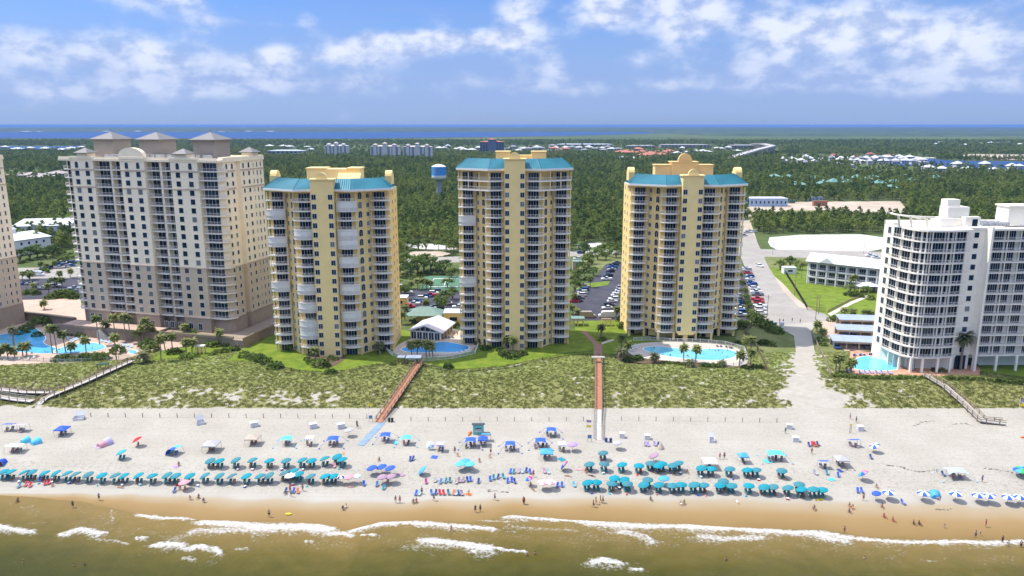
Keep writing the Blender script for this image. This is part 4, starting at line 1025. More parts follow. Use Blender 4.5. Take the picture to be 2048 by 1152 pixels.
def palm_mesh(seed, h, kind='sabal'):
    rr = random.Random(seed); t = MB(); c = MB()
    bend = Vector((rr.uniform(-.5,.5), rr.uniform(-.4,.4), 0)); r = .17 if kind == 'sabal' else .34
    t.tube([(0,0,-.5), bend*.35+Vector((0,0,h*.5)), bend+Vector((0,0,h))], [r*1.25,r,r*.9], 7)
    top = bend+Vector((0,0,h)); nf, Lf, wf = (38, 2.25, .5) if kind == 'sabal' else (54, 3.6, .5)
    if kind == 'sabal': c.sphere(top+Vector((0,0,.1)), .32, 6, 4)
    for k in range(nf):
        a = k*2.4+rr.uniform(-.2,.2); e = -.55+1.75*(k/nf)+rr.uniform(-.15,.15); L_ = Lf*rr.uniform(.8,1.12)
        d = Vector((cos(a), sin(a), 0)); s = Vector((-sin(a), cos(a), 0)); p = top.copy(); pv = None
        for q in range(5):
            u = q/4; w = wf*(.25+1.5*u*(1-u)*2.0 if kind == 'sabal' else .35+1.3*(u*(1-u))*1.6)*(1 if q < 4 else .3)
            pts = (p-s*w-Vector((0,0,w*.35)), p, p+s*w-Vector((0,0,w*.35)))
            if pv: c.add([*pv, *pts], [(0,1,4,3),(1,2,5,4)])
            pv = pts; ee = e-u*(1.25 if kind == 'sabal' else 1.35); p = p+(d*cos(ee)+Vector((0,0,sin(ee))))*(L_/4)
    return t, c
def place_palms(spots, kind, cat, group, lab):
    base = []
    for i in range(4):
        t, c = palm_mesh(300+i+(50 if kind != 'sabal' else 0), 6.0 if kind == 'sabal' else 5.0, kind)
        base.append((t.mesh('trunk', palm_bark), c.mesh('crown', palm_l if kind == 'sabal' else date_l)))
    for i, s in enumerate(spots):
        (bx, by), cy, lb = s[0], s[1], s[2]; gz = s[3] if len(s) > 3 else 4.0; p = fl(bx, by, gz); top = at_y(bx, cy, p.y)
        h = max(1.2, top.z-gz); H0 = 6.0 if kind == 'sabal' else 5.0; tr, cr = base[i%4]
        root = empty('palm_tree' if kind == 'sabal' else 'date_palm', p, (i*1.7)%6.28); tag(root, lb or lab, cat, group)
        o = link('trunk', tr, root); o.scale = (1, 1, h/H0)
        k = s[4] if len(s) > 4 else 1.0
        o = link('crown', cr, root); o.location = (0, 0, h-H0*k); o.scale = (k, k, k)
def sc(ox, oy, s): return lambda x, y: (ox+x/s, oy+y/s)
zl = sc(0, 500, 3.6); zt = sc(520, 520, 4.655); zm = sc(880, 520, 4.8); zr = sc(1200, 520, 4.096); zw = sc(1600, 560, 3.84); z3 = sc(1640, 360, 4.8)
P = []
def pl(z, bx, by, cy, lab=None, gz=4.0, k=1.0): P.append((z(bx, by), z(bx, cy)[1], lab, gz, k))
for bx, by, cy, lab in [(378,745,565,'tall palm, left of two by the tip of the paved pool island'),(412,745,560,'tall palm, right of two by the tip of the paved pool island'),(475,740,605,'slim palm at the back of the island between the two pools'),(510,755,690,'low palm in the planting between the left pools'),
    (622,745,645,'palm in front of the round pale pool'),(60,785,695,'short palm at the left pool edge, beside the sun loungers'),(110,775,720,'smallest palm on the seaward rim of the left pool'),(195,770,690,'right palm of a pair on the seaward rim of the left pool'),(165,765,692,'left palm of a pair on the seaward rim of the left pool'),(8,780,715,'palm cut by the left edge beside the pool'),
    (718,680,490,'tall palm against the resort tower, left of the dark shade tree'),(835,660,485,'tall palm right of the dark shade tree on the pool terrace'),(838,795,625,'tall palm with drooping crown beside the yellow bush'),
    (908,668,475,'tall palm, left of two before the stair wall'),(942,665,492,'tall palm, right of two before the stair wall'),(1000,672,600,'short palm in the clump before the retaining wall'),(1030,680,560,'leaning palm in the clump before the retaining wall'),(1055,660,505,'tallest palm in the clump before the retaining wall'),(1085,665,545,'palm with thick crown in the clump before the retaining wall'),(1112,650,565,'rightmost palm of the clump before the retaining wall'),
    (1235,600,492,'tall single palm before the terrace doors of the resort'),(1332,640,550,'palm at the seaward corner of the resort terrace'),(1160,805,635,'tall palm at the left end of the green resort lawn'),(1192,728,622,'palm between the pool deck and the resort lawn'),(1243,728,620,'bushy palm over the dark shrub on the resort lawn'),
    (1342,765,660,'palm in the middle of the resort lawn'),(1382,745,660,'palm by the white arbour on the resort lawn'),(1596,685,585,'lone palm before the corner of the resort podium'),(320,430,380,'lone palm on the paved drive between the resort towers'),
    (430,215,165,'palm beside the left car park, near the cars'),(505,200,150,'palm near the corner of the resort tower by the car park'),(352,310,252,'palm in the car park island beside white cars'),(222,245,175,'palm in the left car park planting, near the white coach'),(162,222,168,'palm at the edge of the far left tower by the car park'),(292,130,98,'palm at the far side of the left car park'),(335,140,108,'second palm at the far side of the left car park'),(398,130,88,'palm beside the white warehouse'),(245,290,252,'palm in the shrubbery of the left car park'),(450,270,215,'palm over the shrubs beside the left parked cars')]:
    pl(zl, bx, by, cy, lab)
for bx, by, cy, lab in [(965,835,700,'dark palm before the third balcony column of the left cream tower'),(1120,862,790,'short dark palm at the right corner of the left cream tower'),(520,935,840,'windblown palm in the planting bed of the left cream tower'),(1415,895,785,'leftmost palm of the row behind the roofed boardwalk gate'),(1460,900,775,'second palm of the row behind the roofed boardwalk gate'),
    (1548,905,775,'third palm of the row behind the roofed boardwalk gate'),(1578,908,785,'fourth palm of the row behind the roofed boardwalk gate'),(1610,908,805,'rightmost palm of the row behind the roofed boardwalk gate'),(1347,562,445,'tall palm left of the green roofed pavilion'),(1320,600,500,'shorter palm left of the green roofed pavilion'),(1408,270,215,'palm at the left side of the tennis court'),(1470,275,190,'palm before the near fence of the tennis court, left'),
    (1515,272,190,'palm before the near fence of the tennis court, middle'),(1552,275,200,'palm before the near fence of the tennis court'),(1592,275,205,'palm before the near fence of the tennis court, right'),(1555,452,392,'palm in the middle of the small car park'),(1330,170,130,'small palm by the tennis lawn'),(280,800,745,'small palm beside the left balcony column of the left cream tower')]:
    pl(zt, bx, by, cy, lab)
for bx, by, cy, lab in [(640,868,752,'left palm of two before the tallest tower'),(702,878,765,'right palm of two before the tallest tower'),(1030,805,760,'tiny palm by the right wall of the tallest tower'),(1795,935,805,'palm beside the loungers at the left end of the pale blue pool'),(1740,880,742,'palm over the left end of the pale blue pool'),(1440,262,175,'palm at the end of the parking row verge'),
    (1355,185,95,'palm at the near end of the green verge behind the tallest tower'),(1385,160,75,'second palm along the green verge behind the tallest tower'),(1410,120,50,'third palm along the green verge behind the tallest tower'),(1440,80,20,'fourth palm along the green verge behind the tallest tower'),(1330,548,490,'palm behind the tallest tower beside the white van'),(1290,400,340,'small palm by the near parked cars'),(1740,470,330,'palm at the right side of the dark car park'),(1685,590,470,'leaning palm beside the white camper'),(1280,520,450,'palm by the corner of the tallest tower and the car park')]:
    pl(zm, bx, by, cy, lab)
for bx, by, cy, lab in [(685,825,718,'left palm standing before the pale blue pool'),(782,845,725,'right palm standing before the pale blue pool'),(1135,895,775,'palm at the right seaward corner of the pale blue pool'),(1232,880,745,'tall palm by the fence right of the pale blue pool'),(1195,745,655,'left palm of the pair behind the right end of the pale blue pool'),(1235,740,650,'right palm of the pair behind the right end of the pale blue pool'),(1775,590,525,'palm by the road end, behind the sand fence'),(1812,650,578,'palm beside the first carport'),(1930,915,795,'left palm beside the right hand pool'),(1962,915,800,'second palm beside the right hand pool'),(1650,150,30,'palm near the white shed in the field')]:
    pl(zr, bx, by, cy, lab)
for bx, by, cy, lab in [(352,725,645,'third palm beside the right hand pool'),(392,725,625,'palm nearest the water of the right hand pool'),(340,285,232,'first small palm in the row behind the carports'),(410,292,242,'second small palm in the row behind the carports'),(485,295,248,'third small palm in the row behind the carports'),(540,296,252,'last small palm in the row behind the carports')]:
    pl(zw, bx, by, cy, lab)
for bx, by, cy, lab in [(90,985,892,'palm before the left part of the white apartment house'),(213,985,885,'palm before the middle of the white apartment house'),(285,1065,942,'left palm of three before the white apartment house'),(330,1065,930,'middle palm of three before the white apartment house'),(410,1040,892,'tallest palm of three before the white apartment house')]:
    pl(z3, bx, by, cy, lab)
place_palms(P, 'sabal', 'palm tree', 'palms around the pools and car parks', 'palm tree')
P = []
pl(zl, 100, 715, 572, 'tall date palm with feathery crown over the left pool', 4, .62); pl(zl, 770, 640, 530, 'wide dark date palm on the resort pool terrace', 4, .75); pl(zl, 1040, 815, 760, 'low spreading date palm at the top of the left boardwalk', 4, .85)
pl(zm, 1550, 755, 645, 'date palm on the lawn beside the brick path', 4, .62); pl(zm, 1735, 968, 880, 'squat date palm left of the pale blue pool', 4, .7); pl(zr, 450, 848, 790, 'squat date palm before the left part of the pale blue pool', 4, .7); pl(zr, 750, 878, 845, 'small date palm in the hedge before the pale blue pool', 4, .6); pl(zr, 1005, 880, 845, 'small date palm before the right part of the pale blue pool', 4, .55)
pl(zw, 1232, 690, 440, 'large date palm with huge crown before the white tower', 4, 1.08); pl(zt, 1120, 880, 800, 'dark date palm in the shade of the left cream tower', 4, .55)
place_palms(P, 'date', 'palm tree', 'date palms', 'date palm')
# shrubs and hedges: a mound of leaves each
def shrub_mesh(seed, sx, sy, sz, n, size=.32, m=None):
    rr = random.Random(seed); c = MB()
    for _ in range(n):
        v = Vector((rr.gauss(0,1), rr.gauss(0,1), abs(rr.gauss(0,1)))); v.normalize(); v *= rr.uniform(.75,1.05)
        leaves(c, (v.x*sx, v.y*sy, v.z*sz), .28, 3, size, rr)
    return c.mesh('shrub', m or hedge_l)
SHR = [shrub_mesh(i, 1.5, 1.3, 1.5, 60) for i in range(3)]; SHR2 = [shrub_mesh(9+i, 1.4, 1.2, 1.3, 60, m=scrub_l) for i in range(2)]
def shrubs(z, L, where, k=1.0):
    for i, (x, y, s) in enumerate(L):
        p = fl(*z(x, y)); o = link('shrub', (SHR+SHR2)[(i*2+int(x))%5], None, p-Vector((0,0,.1)), i*1.3); o.scale = (s*k, s*k, s*k*(.8+.3*((i*37)%10)/10))
        tag(o, '%s shrub from the left %s' % (nth(i+1), where), 'shrub', 'shrubs '+where)
shrubs(zl, [(405,800,1.3),(440,795,1.5),(480,790,1.6),(525,795,1.3),(570,795,1.2),(610,790,1.7),(650,790,1.8),(700,795,1.9),(745,790,1.7)], 'in the hedge in front of the round left pool')
shrubs(zl, [(270,620,1.5),(300,540,2.6),(330,520,2.4),(150,600,2.0),(205,570,1.9),(530,610,1.8),(590,625,1.6),(845,740,2.0),(1065,700,2.2),(1090,720,2.4),(1250,745,1.8),(1340,790,1.7),(1400,640,2.8),(1430,620,2.6),(1500,690,1.4),(1550,695,1.5),(1640,690,1.2)], 'among the left pools and terraces')
shrubs(zl, [(180,320,1.6),(220,315,1.8),(260,320,1.7),(360,350,1.8),(400,345,2.4),(440,340,2.6),(480,335,2.8),(520,345,2.2),(550,350,1.6),(200,175,2),(260,170,1.8),(320,165,2),(390,30,2.6),(340,20,2.4),(440,20,2.2)], 'around the left car park')
shrubs(zl, [(1530,760,1.1),(1570,745,1.2),(1610,735,1.3),(1660,725,1.3),(1700,720,1.2),(1760,770,1.6),(1800,775,1.5),(1840,790,1.5),(1880,800,1.7),(1920,815,1.8),(1960,850,1.6),(2000,850,1.5)], 'along the dune edge beside the bright lawn')
shrubs(zt, [(440,930,1.0),(470,960,1.1),(500,950,1.0),(560,985,2.0),(600,990,1.7),(660,920,1.0),(700,930,1.0),(260,820,1.5),(290,840,1.4),(160,990,1.5),(655,1060,1.5),(1245,990,1.0),(1755,1005,1.2)], 'before the left cream tower')
shrubs(zm, [(575,870,1.2),(610,910,1.4),(650,930,1.6),(700,940,1.6),(740,920,1.4),(790,910,1.3),(80,1030,1.2),(375,810,1.3),(430,860,1.2),(460,850,1.1),(1555,770,1.2),(150,640,1.5),(90,650,1.5),(1760,640,1.6)], 'before the tallest tower')
shrubs(zr, [(520,850,.9),(560,855,.9),(600,858,.9),(640,862,1.0),(690,870,1.1),(840,875,1.0),(880,878,1.2),(930,880,1.1),(970,882,1.0),(230,820,1.3),(280,825,1.3),(320,815,1.2),(1130,690,1.2),(1190,895,1.2),(1260,890,1.2),(1310,890,1.0),(430,640,1.0),(195,560,1.6),(180,500,1.6)], 'around the pale blue pool')
shrubs(zr, [(1150,130,1.4),(1165,200,1.5),(1180,260,1.6),(1195,310,1.6),(1205,360,1.7),(1220,400,1.7),(1235,440,1.7),(1250,480,1.8),(1290,500,2.2),(1330,540,2.6),(1380,560,2.4),(1420,590,2.0),(1350,690,1.5),(1400,700,1.4),(1320,690,1.3),(1460,600,1.7),(1180,540,2),(1150,560,2)], 'between the parked cars and the right hand cream tower')
shrubs(zw, [(255,745,1.0),(300,748,1.1),(345,752,1.1),(390,755,1.2),(440,757,1.1),(490,760,1.0),(540,761,1.1),(590,762,1.0),(640,763,1.1),(690,763,1.0),(740,764,1.1),(790,764,1.1),(840,765,1.0),(890,765,1.1),(940,765,1.0),(1140,772,1.1),(1190,773,1.1),(1240,774,1.0),(1290,775,1.1),(1340,775,1.0),(1390,775,1.1),(1470,785,1.0),(1520,788,1.1),(1570,790,1.0),(1620,792,1.1),(1670,794,1.0),(1715,796,1.1)], 'in the clipped hedge before the white tower')
shrubs(zw, [(240,315,1.5),(280,310,1.5),(380,120,1.8),(420,125,1.8),(460,130,1.6),(540,150,1.5),(1040,700,1.0),(1090,705,1.0),(150,480,1.4),(170,500,1.4)], 'near the carports and the white tower')
# round shade trees with trunk and crown of their own
def shade_trees(spots, where):
    ms = [tree_meshes('oak', 400+i, 7) for i in range(3)]; ms = [(t.mesh('trunk', bark), c.mesh('crown', oak_l)) for t, c in ms]
    for i, (px, py, s) in enumerate(spots):
        p = fl(px, py); r = empty('shade_tree', p, i*1.9); r.scale = (s, s, s*.9); tag(r, '%s round leafy tree from the left %s' % (nth(i+1), where), 'tree', 'shade trees '+where)
        link('trunk', ms[i%3][0], r); link('crown', ms[i%3][1], r)
shade_trees([(800,545,1.2),(812,535,1.4),(822,552,1.3),(835,548,1.5),(848,542,1.5),(862,540,1.3),(872,548,1.1),(890,545,1.1),(903,556,.9),(880,622,1.0),(890,610,1.0),(800,600,1.1),(812,590,.8),(905,600,.9),(895,575,.8)], 'between the left and the tallest tower')
shade_trees([(1150,585,1.0),(1156,560,.9),(1165,545,1.0),(1172,536,1.1),(1180,528,1.1),(1187,552,.8),(1195,520,1.1),(1204,512,1.1),(1212,520,.9),(1222,508,1.2),(1232,516,1.1),(1243,508,1.2),(1168,512,1.3),(1252,516,1.1)], 'behind the car park beside the tallest tower')
shade_trees([(60,520,1.3),(75,514,1.2),(90,518,1.1),(105,512,1.1),(40,525,1.2),(130,530,1.0),(60,560,.8),(110,575,.8)], 'beside the white warehouses')
shade_trees([(1560,540,.9),(1580,535,1.0),(1600,540,.9),(1622,545,1.0),(1640,562,.7),(1700,585,.7),(1730,590,.7)], 'by the white apartment house')
# ------------------------------------------------------------------ the woods
CLEARP = [[tuple(fl(*q)[:2]) for q in pl_] for pl_ in CLEAR]
HID = [(125,548,306),(533,794,380),(914,1150,340),(1256,1494,360),(1768,2100,430),(-100,14,300)]
def toppx(X, Y, Z=4):
    v = np.stack([X, Y, np.full_like(X, Z-CAMZ)], -1); dz = -(v[:,1]*cos(PITCH)-v[:,2]*sin(PITCH)); 
    yy = v[:,1]*sin(PITCH)+v[:,2]*cos(PITCH); return 1024+F*v[:,0]/-dz, 576-F*yy/-dz
def woods():
    pts = []
    for d0, d1, sp in [(400,700,6.2),(700,1100,7.5),(1100,1700,10),(1700,2600,15),(2600,3700,22)]:
        ys_ = np.arange(d0, d1, sp); 
        for y in ys_:
            w = y*.78+60; x = np.arange(-w, w, sp); x = x+rng.uniform(-.48,.48,len(x))*sp; yy = y+rng.uniform(-.48,.48,len(x))*sp
            pts.append(np.stack([x, yy, np.full(len(x), sp)], -1))
    p = np.concatenate(pts); X, Y, S = p.T
    dens = vnoise(X, Y, 13, 4, .006); keep = rng.random(len(X)) < np.clip(.35+1.5*dens, .3, 1)
    for pl_ in CLEARP: keep &= ~inpoly(X, Y, pl_)
    px, py = toppx(X, Y)
    # built-up strips keep only scattered trees
    built = ((px > 560)&(px < 1560)&(py > 291)&(py < 306)) | ((px > 1560)&(px < 1860)&(py > 309)&(py < 336)) | ((px > 0)&(px < 130)&(py > 340)&(py < 364))
    keep &= ~(built & (rng.random(len(X)) < .72))
    keep &= ~((px > 1535)&(px < 1885)&(py > 354)&(py < 394)&(rng.random(len(X)) < .2))
    keep &= ~((px > 1700)&(py > 322)&(py < 352)&(rng.random(len(X)) < .8))
    # the belt south of the boulevard stays open
    keep &= ~((py > 512)) & ~((px > 1150)&(px < 1260)&(py > 492)) & ~((px > 1470)&(py > 468)) & ~((px > -50)&(px < 150)&(py > 500)) & (px > -60) & (px < 2110)
    X, Y, S, px, py = X[keep], Y[keep], S[keep], px[keep], py[keep]
    return X, Y, S, px, py
X, Y, S, px, py = woods()
hid = np.zeros(len(X), bool)
for a, b_, t in HID: hid |= (px > a)&(px < b_)&(py > t)
order = np.argsort(np.where(hid, 1e9, Y)); near = order[:290]; rest = np.setdiff1d(np.arange(len(X)), near)
for k in near:
    i = int(k); me = (PINES+OAKS)[[0,1,2,3,0,1,2,3,4,5,6][i%11]]; s = random.uniform(.8,1.15)
    o = link('pine_tree' if me in PINES else 'broadleaf_tree', me, None, (X[i], Y[i], 4), random.uniform(0,6.28)); o.scale = (s*1.1, s*1.1, s)
    tag(o, 'dark green pine with a ragged crown in the woods behind the towers' if me in PINES else 'round leafy tree among the pines behind the towers', 'tree', 'pines in the woods' if me in PINES else 'leafy trees in the woods')
def scatter(name, pts, rot, scl, src, kind='stuff', zf=1.0):
    me = bpy.data.meshes.new(name); me.from_pydata([tuple(p) for p in pts], [], [])
    for an, v in (('rot', rot), ('scl', scl)):
        at = me.attributes.new(an, 'FLOAT', 'POINT'); at.data.foreach_set('value', np.asarray(v, dtype=np.float32))
    o = link(name, me); so_ = bpy.data.objects.new(name+'_source', src)
    g = bpy.data.node_groups.new(name, 'GeometryNodeTree'); g.interface.new_socket('Geometry', in_out='INPUT', socket_type='NodeSocketGeometry'); g.interface.new_socket('Geometry', in_out='OUTPUT', socket_type='NodeSocketGeometry')
    N = g.nodes; L = g.links; gi = N.new('NodeGroupInput'); go = N.new('NodeGroupOutput'); ip = N.new('GeometryNodeInstanceOnPoints'); oi = N.new('GeometryNodeObjectInfo')
    oi.inputs['Object'].default_value = so_; oi.inputs['As Instance'].default_value = True
    def na(n): a = N.new('GeometryNodeInputNamedAttribute'); a.data_type = 'FLOAT'; a.inputs['Name'].default_value = n; return a.outputs['Attribute']
    cx = N.new('ShaderNodeCombineXYZ'); L.new(na('rot'), cx.inputs[2])
    L.new(gi.outputs[0], ip.inputs['Points']); L.new(oi.outputs['Geometry'], ip.inputs['Instance']); L.new(cx.outputs[0], ip.inputs['Rotation'])
    sv = N.new('ShaderNodeCombineXYZ'); s_ = na('scl')
    for q in range(2): L.new(s_, sv.inputs[q])
    zm_ = N.new('ShaderNodeMath'); zm_.operation = 'MULTIPLY'; L.new(s_, zm_.inputs[0]); zm_.inputs[1].default_value = zf; L.new(zm_.outputs[0], sv.inputs[2])
    L.new(sv.outputs[0], ip.inputs['Scale']); L.new(ip.outputs[0], go.inputs[0])
    md = o.modifiers.new('scatter', 'NODES'); md.node_group = g
    o['kind'] = kind; return o
sr = np.where(S[rest] < 8, rng.uniform(.8,1.2,len(rest)), np.where(S[rest] < 12, rng.uniform(.95,1.3,len(rest)), np.where(S[rest] < 18, rng.uniform(1.2,1.6,len(rest)), rng.uniform(1.5,2.0,len(rest)))))
far = S[rest] > 12
srcs = [PINES[0], PINES[1], PINES[3], OAKS[0], OAKS[2]]
which = rng.integers(0, 5, len(rest))
for q in range(5):
  for fr_ in (0, 1):
    w_ = (which == q) & (far == bool(fr_)); s = rest[w_]
    scatter('pine_woods' if q < 3 else 'leafy_woods', np.stack([X[s], Y[s], np.full(len(s), 4.)], -1), rng.uniform(0, 6.28, len(s)), sr[w_], srcs[q], zf=.62 if fr_ else 1.)
# low undergrowth between the car parks, lawns and roads: nobody could count it
def undergrowth():
    x = rng.uniform(-280, 280, 9000); y = rng.uniform(262, 455, 9000); px_, py_ = toppx(x, y); k = (vnoise(x, y, 88, 4, .05) > .52) & (px_ > -80) & (px_ < 2120) & (y > 285)
    k |= (px_ > 1478) & (px_ < 1585) & (py_ > 655) & (py_ < 705) & (rng.random(len(x)) < .6)
    for pl_ in CLEARP[:]:
        if pl_ is not SCR: k &= ~inpoly(x, y, pl_)
    k &= ~((px_ > 1470) & (px_ < 1560) & (py_ < 650)) & ~((px_ > 1600) & (px_ < 1790) & (py_ > 500))
    for cx, cy, rz, x0, x1, y0, y1 in FOOT:
        u = (x-cx)*cos(rz)+(y-cy)*sin(rz); v = -(x-cx)*sin(rz)+(y-cy)*cos(rz); k &= ~((u > x0)&(u < x1)&(v > y0)&(v < y1))
    x, y = x[k], y[k]; w = rng.integers(0, 2, len(x))
    for q in range(2): s = w == q; scatter('undergrowth', np.stack([x[s], y[s], np.full(s.sum(), 3.9)], -1), rng.uniform(0,6.28,s.sum()), rng.uniform(.5,1.25,s.sum()), SHR2[q], zf=.8)
SCR = None
FOOT = [(-62.6,240.5,0,-23,23,-6,33),(0.2,248.5,0,-23,23,-6,33),(62.4,259.5,0,-23,23,-6,33),(-164.6,276.5,RZ,-6,80,-14,34),(-265,300,RZ,-10,80,-14,34),(120.6,224,R(1.5),-6,60,-8,25)]
undergrowth()
# sea oats and low scrub on the dunes
def tuft(seed, h, n, sp):
    rr = random.Random(seed); mb = MB()
    for _ in range(n):
        a = rr.uniform(0,6.28); e = rr.uniform(.1,.8); p = Vector((rr.gauss(0,sp), rr.gauss(0,sp), -.05)); d = Vector((cos(a)*e, sin(a)*e, 1)).normalized(); L_ = h*rr.uniform(.6,1.1); s = Vector((-sin(a),cos(a),0))*.05
        mb.add([p-s, p+s, p+d*L_*.6+s*.8, p+d*L_+Vector((d.x,d.y,0))*.25, p+d*L_*.6-s*.8], [(0,1,2,3,4)])
    return mb.mesh('sea_oats', grass_l)
def dune_plants():
    x = rng.uniform(-190, 190, 60000); y = rng.uniform(198.5, 246, 60000)
    v = dune_veg(x, y); k = (v > .35) & (rng.random(len(x)) < .10+.55*v)
    for pl_ in LAWNW: k &= ~inpoly(x, y, pl_)
    x, y = x[k], y[k]; z = zg(x, y); hh = .95-.3*smooth(y, 205, 240)
    w = rng.integers(0, 3, len(x))
    for q in range(3):
        s = w == q; scatter('dune_grass', np.stack([x[s], y[s], z[s]], -1), rng.uniform(0,6.28,s.sum()), rng.uniform(.6,1.25,s.sum())*hh[s], tuft(500+q, .48, 14, .24))
dune_plants()
# ------------------------------------------------------------------ small buildings among and behind the towers
whiteroof = mat('white_metal_roof', (.58,.59,.60), .4, .06, .3); blueroof = mat('pale_blue_metal_roof', (.42,.50,.60), .4, .08, .3)
greenroof = mat('grey_green_roof', (.16,.24,.20), .6, .12, .6); whitewall = mat('white_wall', (.66,.66,.67), .8, .06, .4)
steel = mat('galvanised_roof', (.36,.42,.50), .35, .1, .4, metal=.3)
def warehouse():
    for pts, h, lab, cup in (([(28,481),(140,478)], 9.5, 'long white warehouse with shed roof behind the car park at the left', 0), ([(24,513),(104,501)], 9.0, 'nearer white warehouse with two roof cupolas at the left', 2)):
        a, b_ = fl(*pts[0]), fl(*pts[1]); d = (b_-a); L_ = d.length; root = empty('warehouse', a, math.atan2(d.y, d.x)); tag(root, lab, 'warehouse')
        D_ = 44 if not cup else 34
        mb = MB(); mb.box(0,0,-.3,L_,D_,h); mb.build('wall', whitewall, root)
        mb = MB(); mb.gable(0,0,L_,D_,h,2.6,.8,'x'); mb.build('roof', whiteroof, root)
        for k in range(int(L_/4.5)): link('window', win_mesh('window', (k*4.5+1.2,0), (k*4.5+2.6,0), h-3.2, 1.6, mull=False), root)
        for k in range(cup):
            mb = MB(); x = L_*(.22+.3*k); mb.box(x-1,D_*.5-1,h+2.2,x+1,D_*.5+1,h+4.6); mb.hip(x-1,D_*.5-1,x+1,D_*.5+1,h+4.6,1.6,None,.5); mb.build('cupola', whitewall, root)
warehouse()
def apartment_house():
    a, b_ = fl(1612,566), fl(1772,586); d = b_-a; L_ = d.length; D_ = 13; h = 11.0; fh = 3.5
    root = empty('apartment_house', a, math.atan2(d.y, d.x)); tag(root, 'three storey white apartment house with white roof and open galleries beside the field', 'apartment house')
    mb = MB(); mb.box(0,2,-.3,L_,D_,h); mb.build('wall', mat('grey_white_wall', (.50,.52,.55), .8, .05, .4), root)
    mb = MB(); mb.gable(0,0,L_,D_,h,3.4,.9,'x'); mb.gable(6,-.8,12,7,h+.02,2.6,.4,'y'); mb.build('roof', whiteroof, root)
    n = 8; w = L_/n
    for k in range(3):
        mb = MB(); mb.box(0,0,k*fh+fh-.35,L_,1.95,k*fh+fh); mb.build('gallery', whitewall, root)
        link('railing', rail_mesh('railing', [(0,.1),(L_,.1)], 1.0, k*fh+.02, pick_=.6), root)
        for i in range(n): link('gallery_door', door_mesh('gallery_door', (i*w+.8,2), (i*w+w-.9,2), 2.4, 3, k*fh+.1), root)
    for i in range(n+1):
        mb = MB(); mb.cbox(min(max(i*w,.3),L_-.3), .25, h/2-.2, .5, .5, h-.4); mb.build('pillar', whitewall, root)
apartment_house()
def carports():
    for i, (A, B_, lab) in enumerate((((1680,653),(1768,656),'farthest of three metal roofed carports'),((1676,674),(1764,678),'middle of three metal roofed carports'),((1667,697),(1768,702),'nearest of three metal roofed carports, next to the right hand pool'))):
        a, b_ = fl(*A), fl(*B_); d = b_-a; L_ = d.length; root = empty('carport', a, math.atan2(d.y, d.x)); tag(root, lab, 'carport', 'carports beside the white tower')
        mb = MB(); mb.add([(-.6,-.6,2.7),(L_+.6,-.6,2.7),(L_+.6,5.4,3.5),(-.6,5.4,3.5),(-.6,-.6,2.85),(L_+.6,-.6,2.85),(L_+.6,5.4,3.65),(-.6,5.4,3.65)], [(0,3,2,1),(4,5,6,7),(0,1,5,4),(1,2,6,5),(2,3,7,6),(3,0,4,7)]); mb.build('roof', steel, root)
        mb = MB(); mb.box(-.6,-.75,2.3,L_+.6,-.62,2.95); mb.build('fascia', mat('tan_fascia', (.42,.36,.28)), root)
        n = 5
        for k in range(n):
            for y, h in ((0,2.7),(5,3.4)):
                mb = MB(); mb.cbox(L_*k/(n-1), y, h/2, .35, .35, h); mb.build('post', mat('tan_post', (.45,.38,.28)), root)
        mb = MB(); mb.box(0,5.2,-.2,L_,5.4,1.6); mb.build('back_wall', mat('tan_fascia', (.42,.36,.28)), root)
carports()
def clubhouse():
    a, b_ = fl(822,679), fl(884,672); d = b_-a; L_ = 11.6; root = empty('clubhouse', a+Vector((-.4,1.5,0)), R(-14)); tag(root, 'white glazed pool clubhouse with steep white gable roof beside the deep blue pool', 'clubhouse')
    mb = MB(); mb.box(0,0,-.3,L_,14,3.0); mb.build('wall', white, root)
    mb = MB(); mb.add([(-.9,-.7,2.7),(L_/2,-.7,5.0),(L_+.9,-.7,2.7),(-.9,14.8,2.7),(L_/2,14.8,5.0),(L_+.9,14.8,2.7),(-.9,-.7,3.0),(L_/2,-.7,5.35),(L_+.9,-.7,3.0),(-.9,14.8,3.0),(L_/2,14.8,5.35),(L_+.9,14.8,3.0)],
        [(6,7,10,9),(7,8,11,10),(0,6,9,3),(8,2,5,11),(0,1,7,6),(1,2,8,7),(0,3,4,1),(1,4,5,2),(3,9,10,4),(4,10,11,5)]); mb.build('roof', whiteroof, root)
    mb = MB(); mb.add([(.05,-.02,2.98),(L_-.05,-.02,2.98),(L_/2,-.02,4.95)], [(0,1,2)]); mb.build('gable_glazing', glassB, root)
    for k in range(5): link('glass_door', door_mesh('glass_door', (.35+k*2.25,0), (2.3+k*2.25,0), 2.6, 2, .1, .14), root)
    mb = MB()
    for k in range(1, 6): x = L_*k/6; mb.beam((x,-.08,2.95),(x,-.08,2.98+1.9*(1-abs(x-L_/2)/(L_/2))),.14,.14)
    mb.beam((.2,-.08,3.0),(L_-.2,-.08,3.0),.16,.2); mb.build('mullion', white, root)
    for k in range(4): link('side_door', door_mesh('side_door', (L_,.6+k*3.3), (L_,3.3+k*3.3), 2.6, 2, .1, .14), root)
clubhouse()
def pavilion(name, p, w, d, h, rise, lab, roof, cat='pavilion', rz=0, hip=True, over=.8):
    root = empty(name, p, rz); tag(root, lab, cat)
    mb = MB(); (mb.hip(-w/2,0,w/2,d,h,rise,None,over,.2) if hip else mb.box(-w/2-over,-over,h,w/2+over,d+over,h+.25)); mb.build('roof', roof, root)
    for x in (-w/2, 0, w/2):
        for y in (0, d): mb = MB(); mb.cbox(x, y, h/2, .35, .35, h); mb.build('post', creamL, root)
    return root
r_ = pavilion('pool_pavilion', fl(848,648), 12.5, 9, 3.2, 2.6, 'open pavilion with grey green hip roof behind the clubhouse', greenroof)
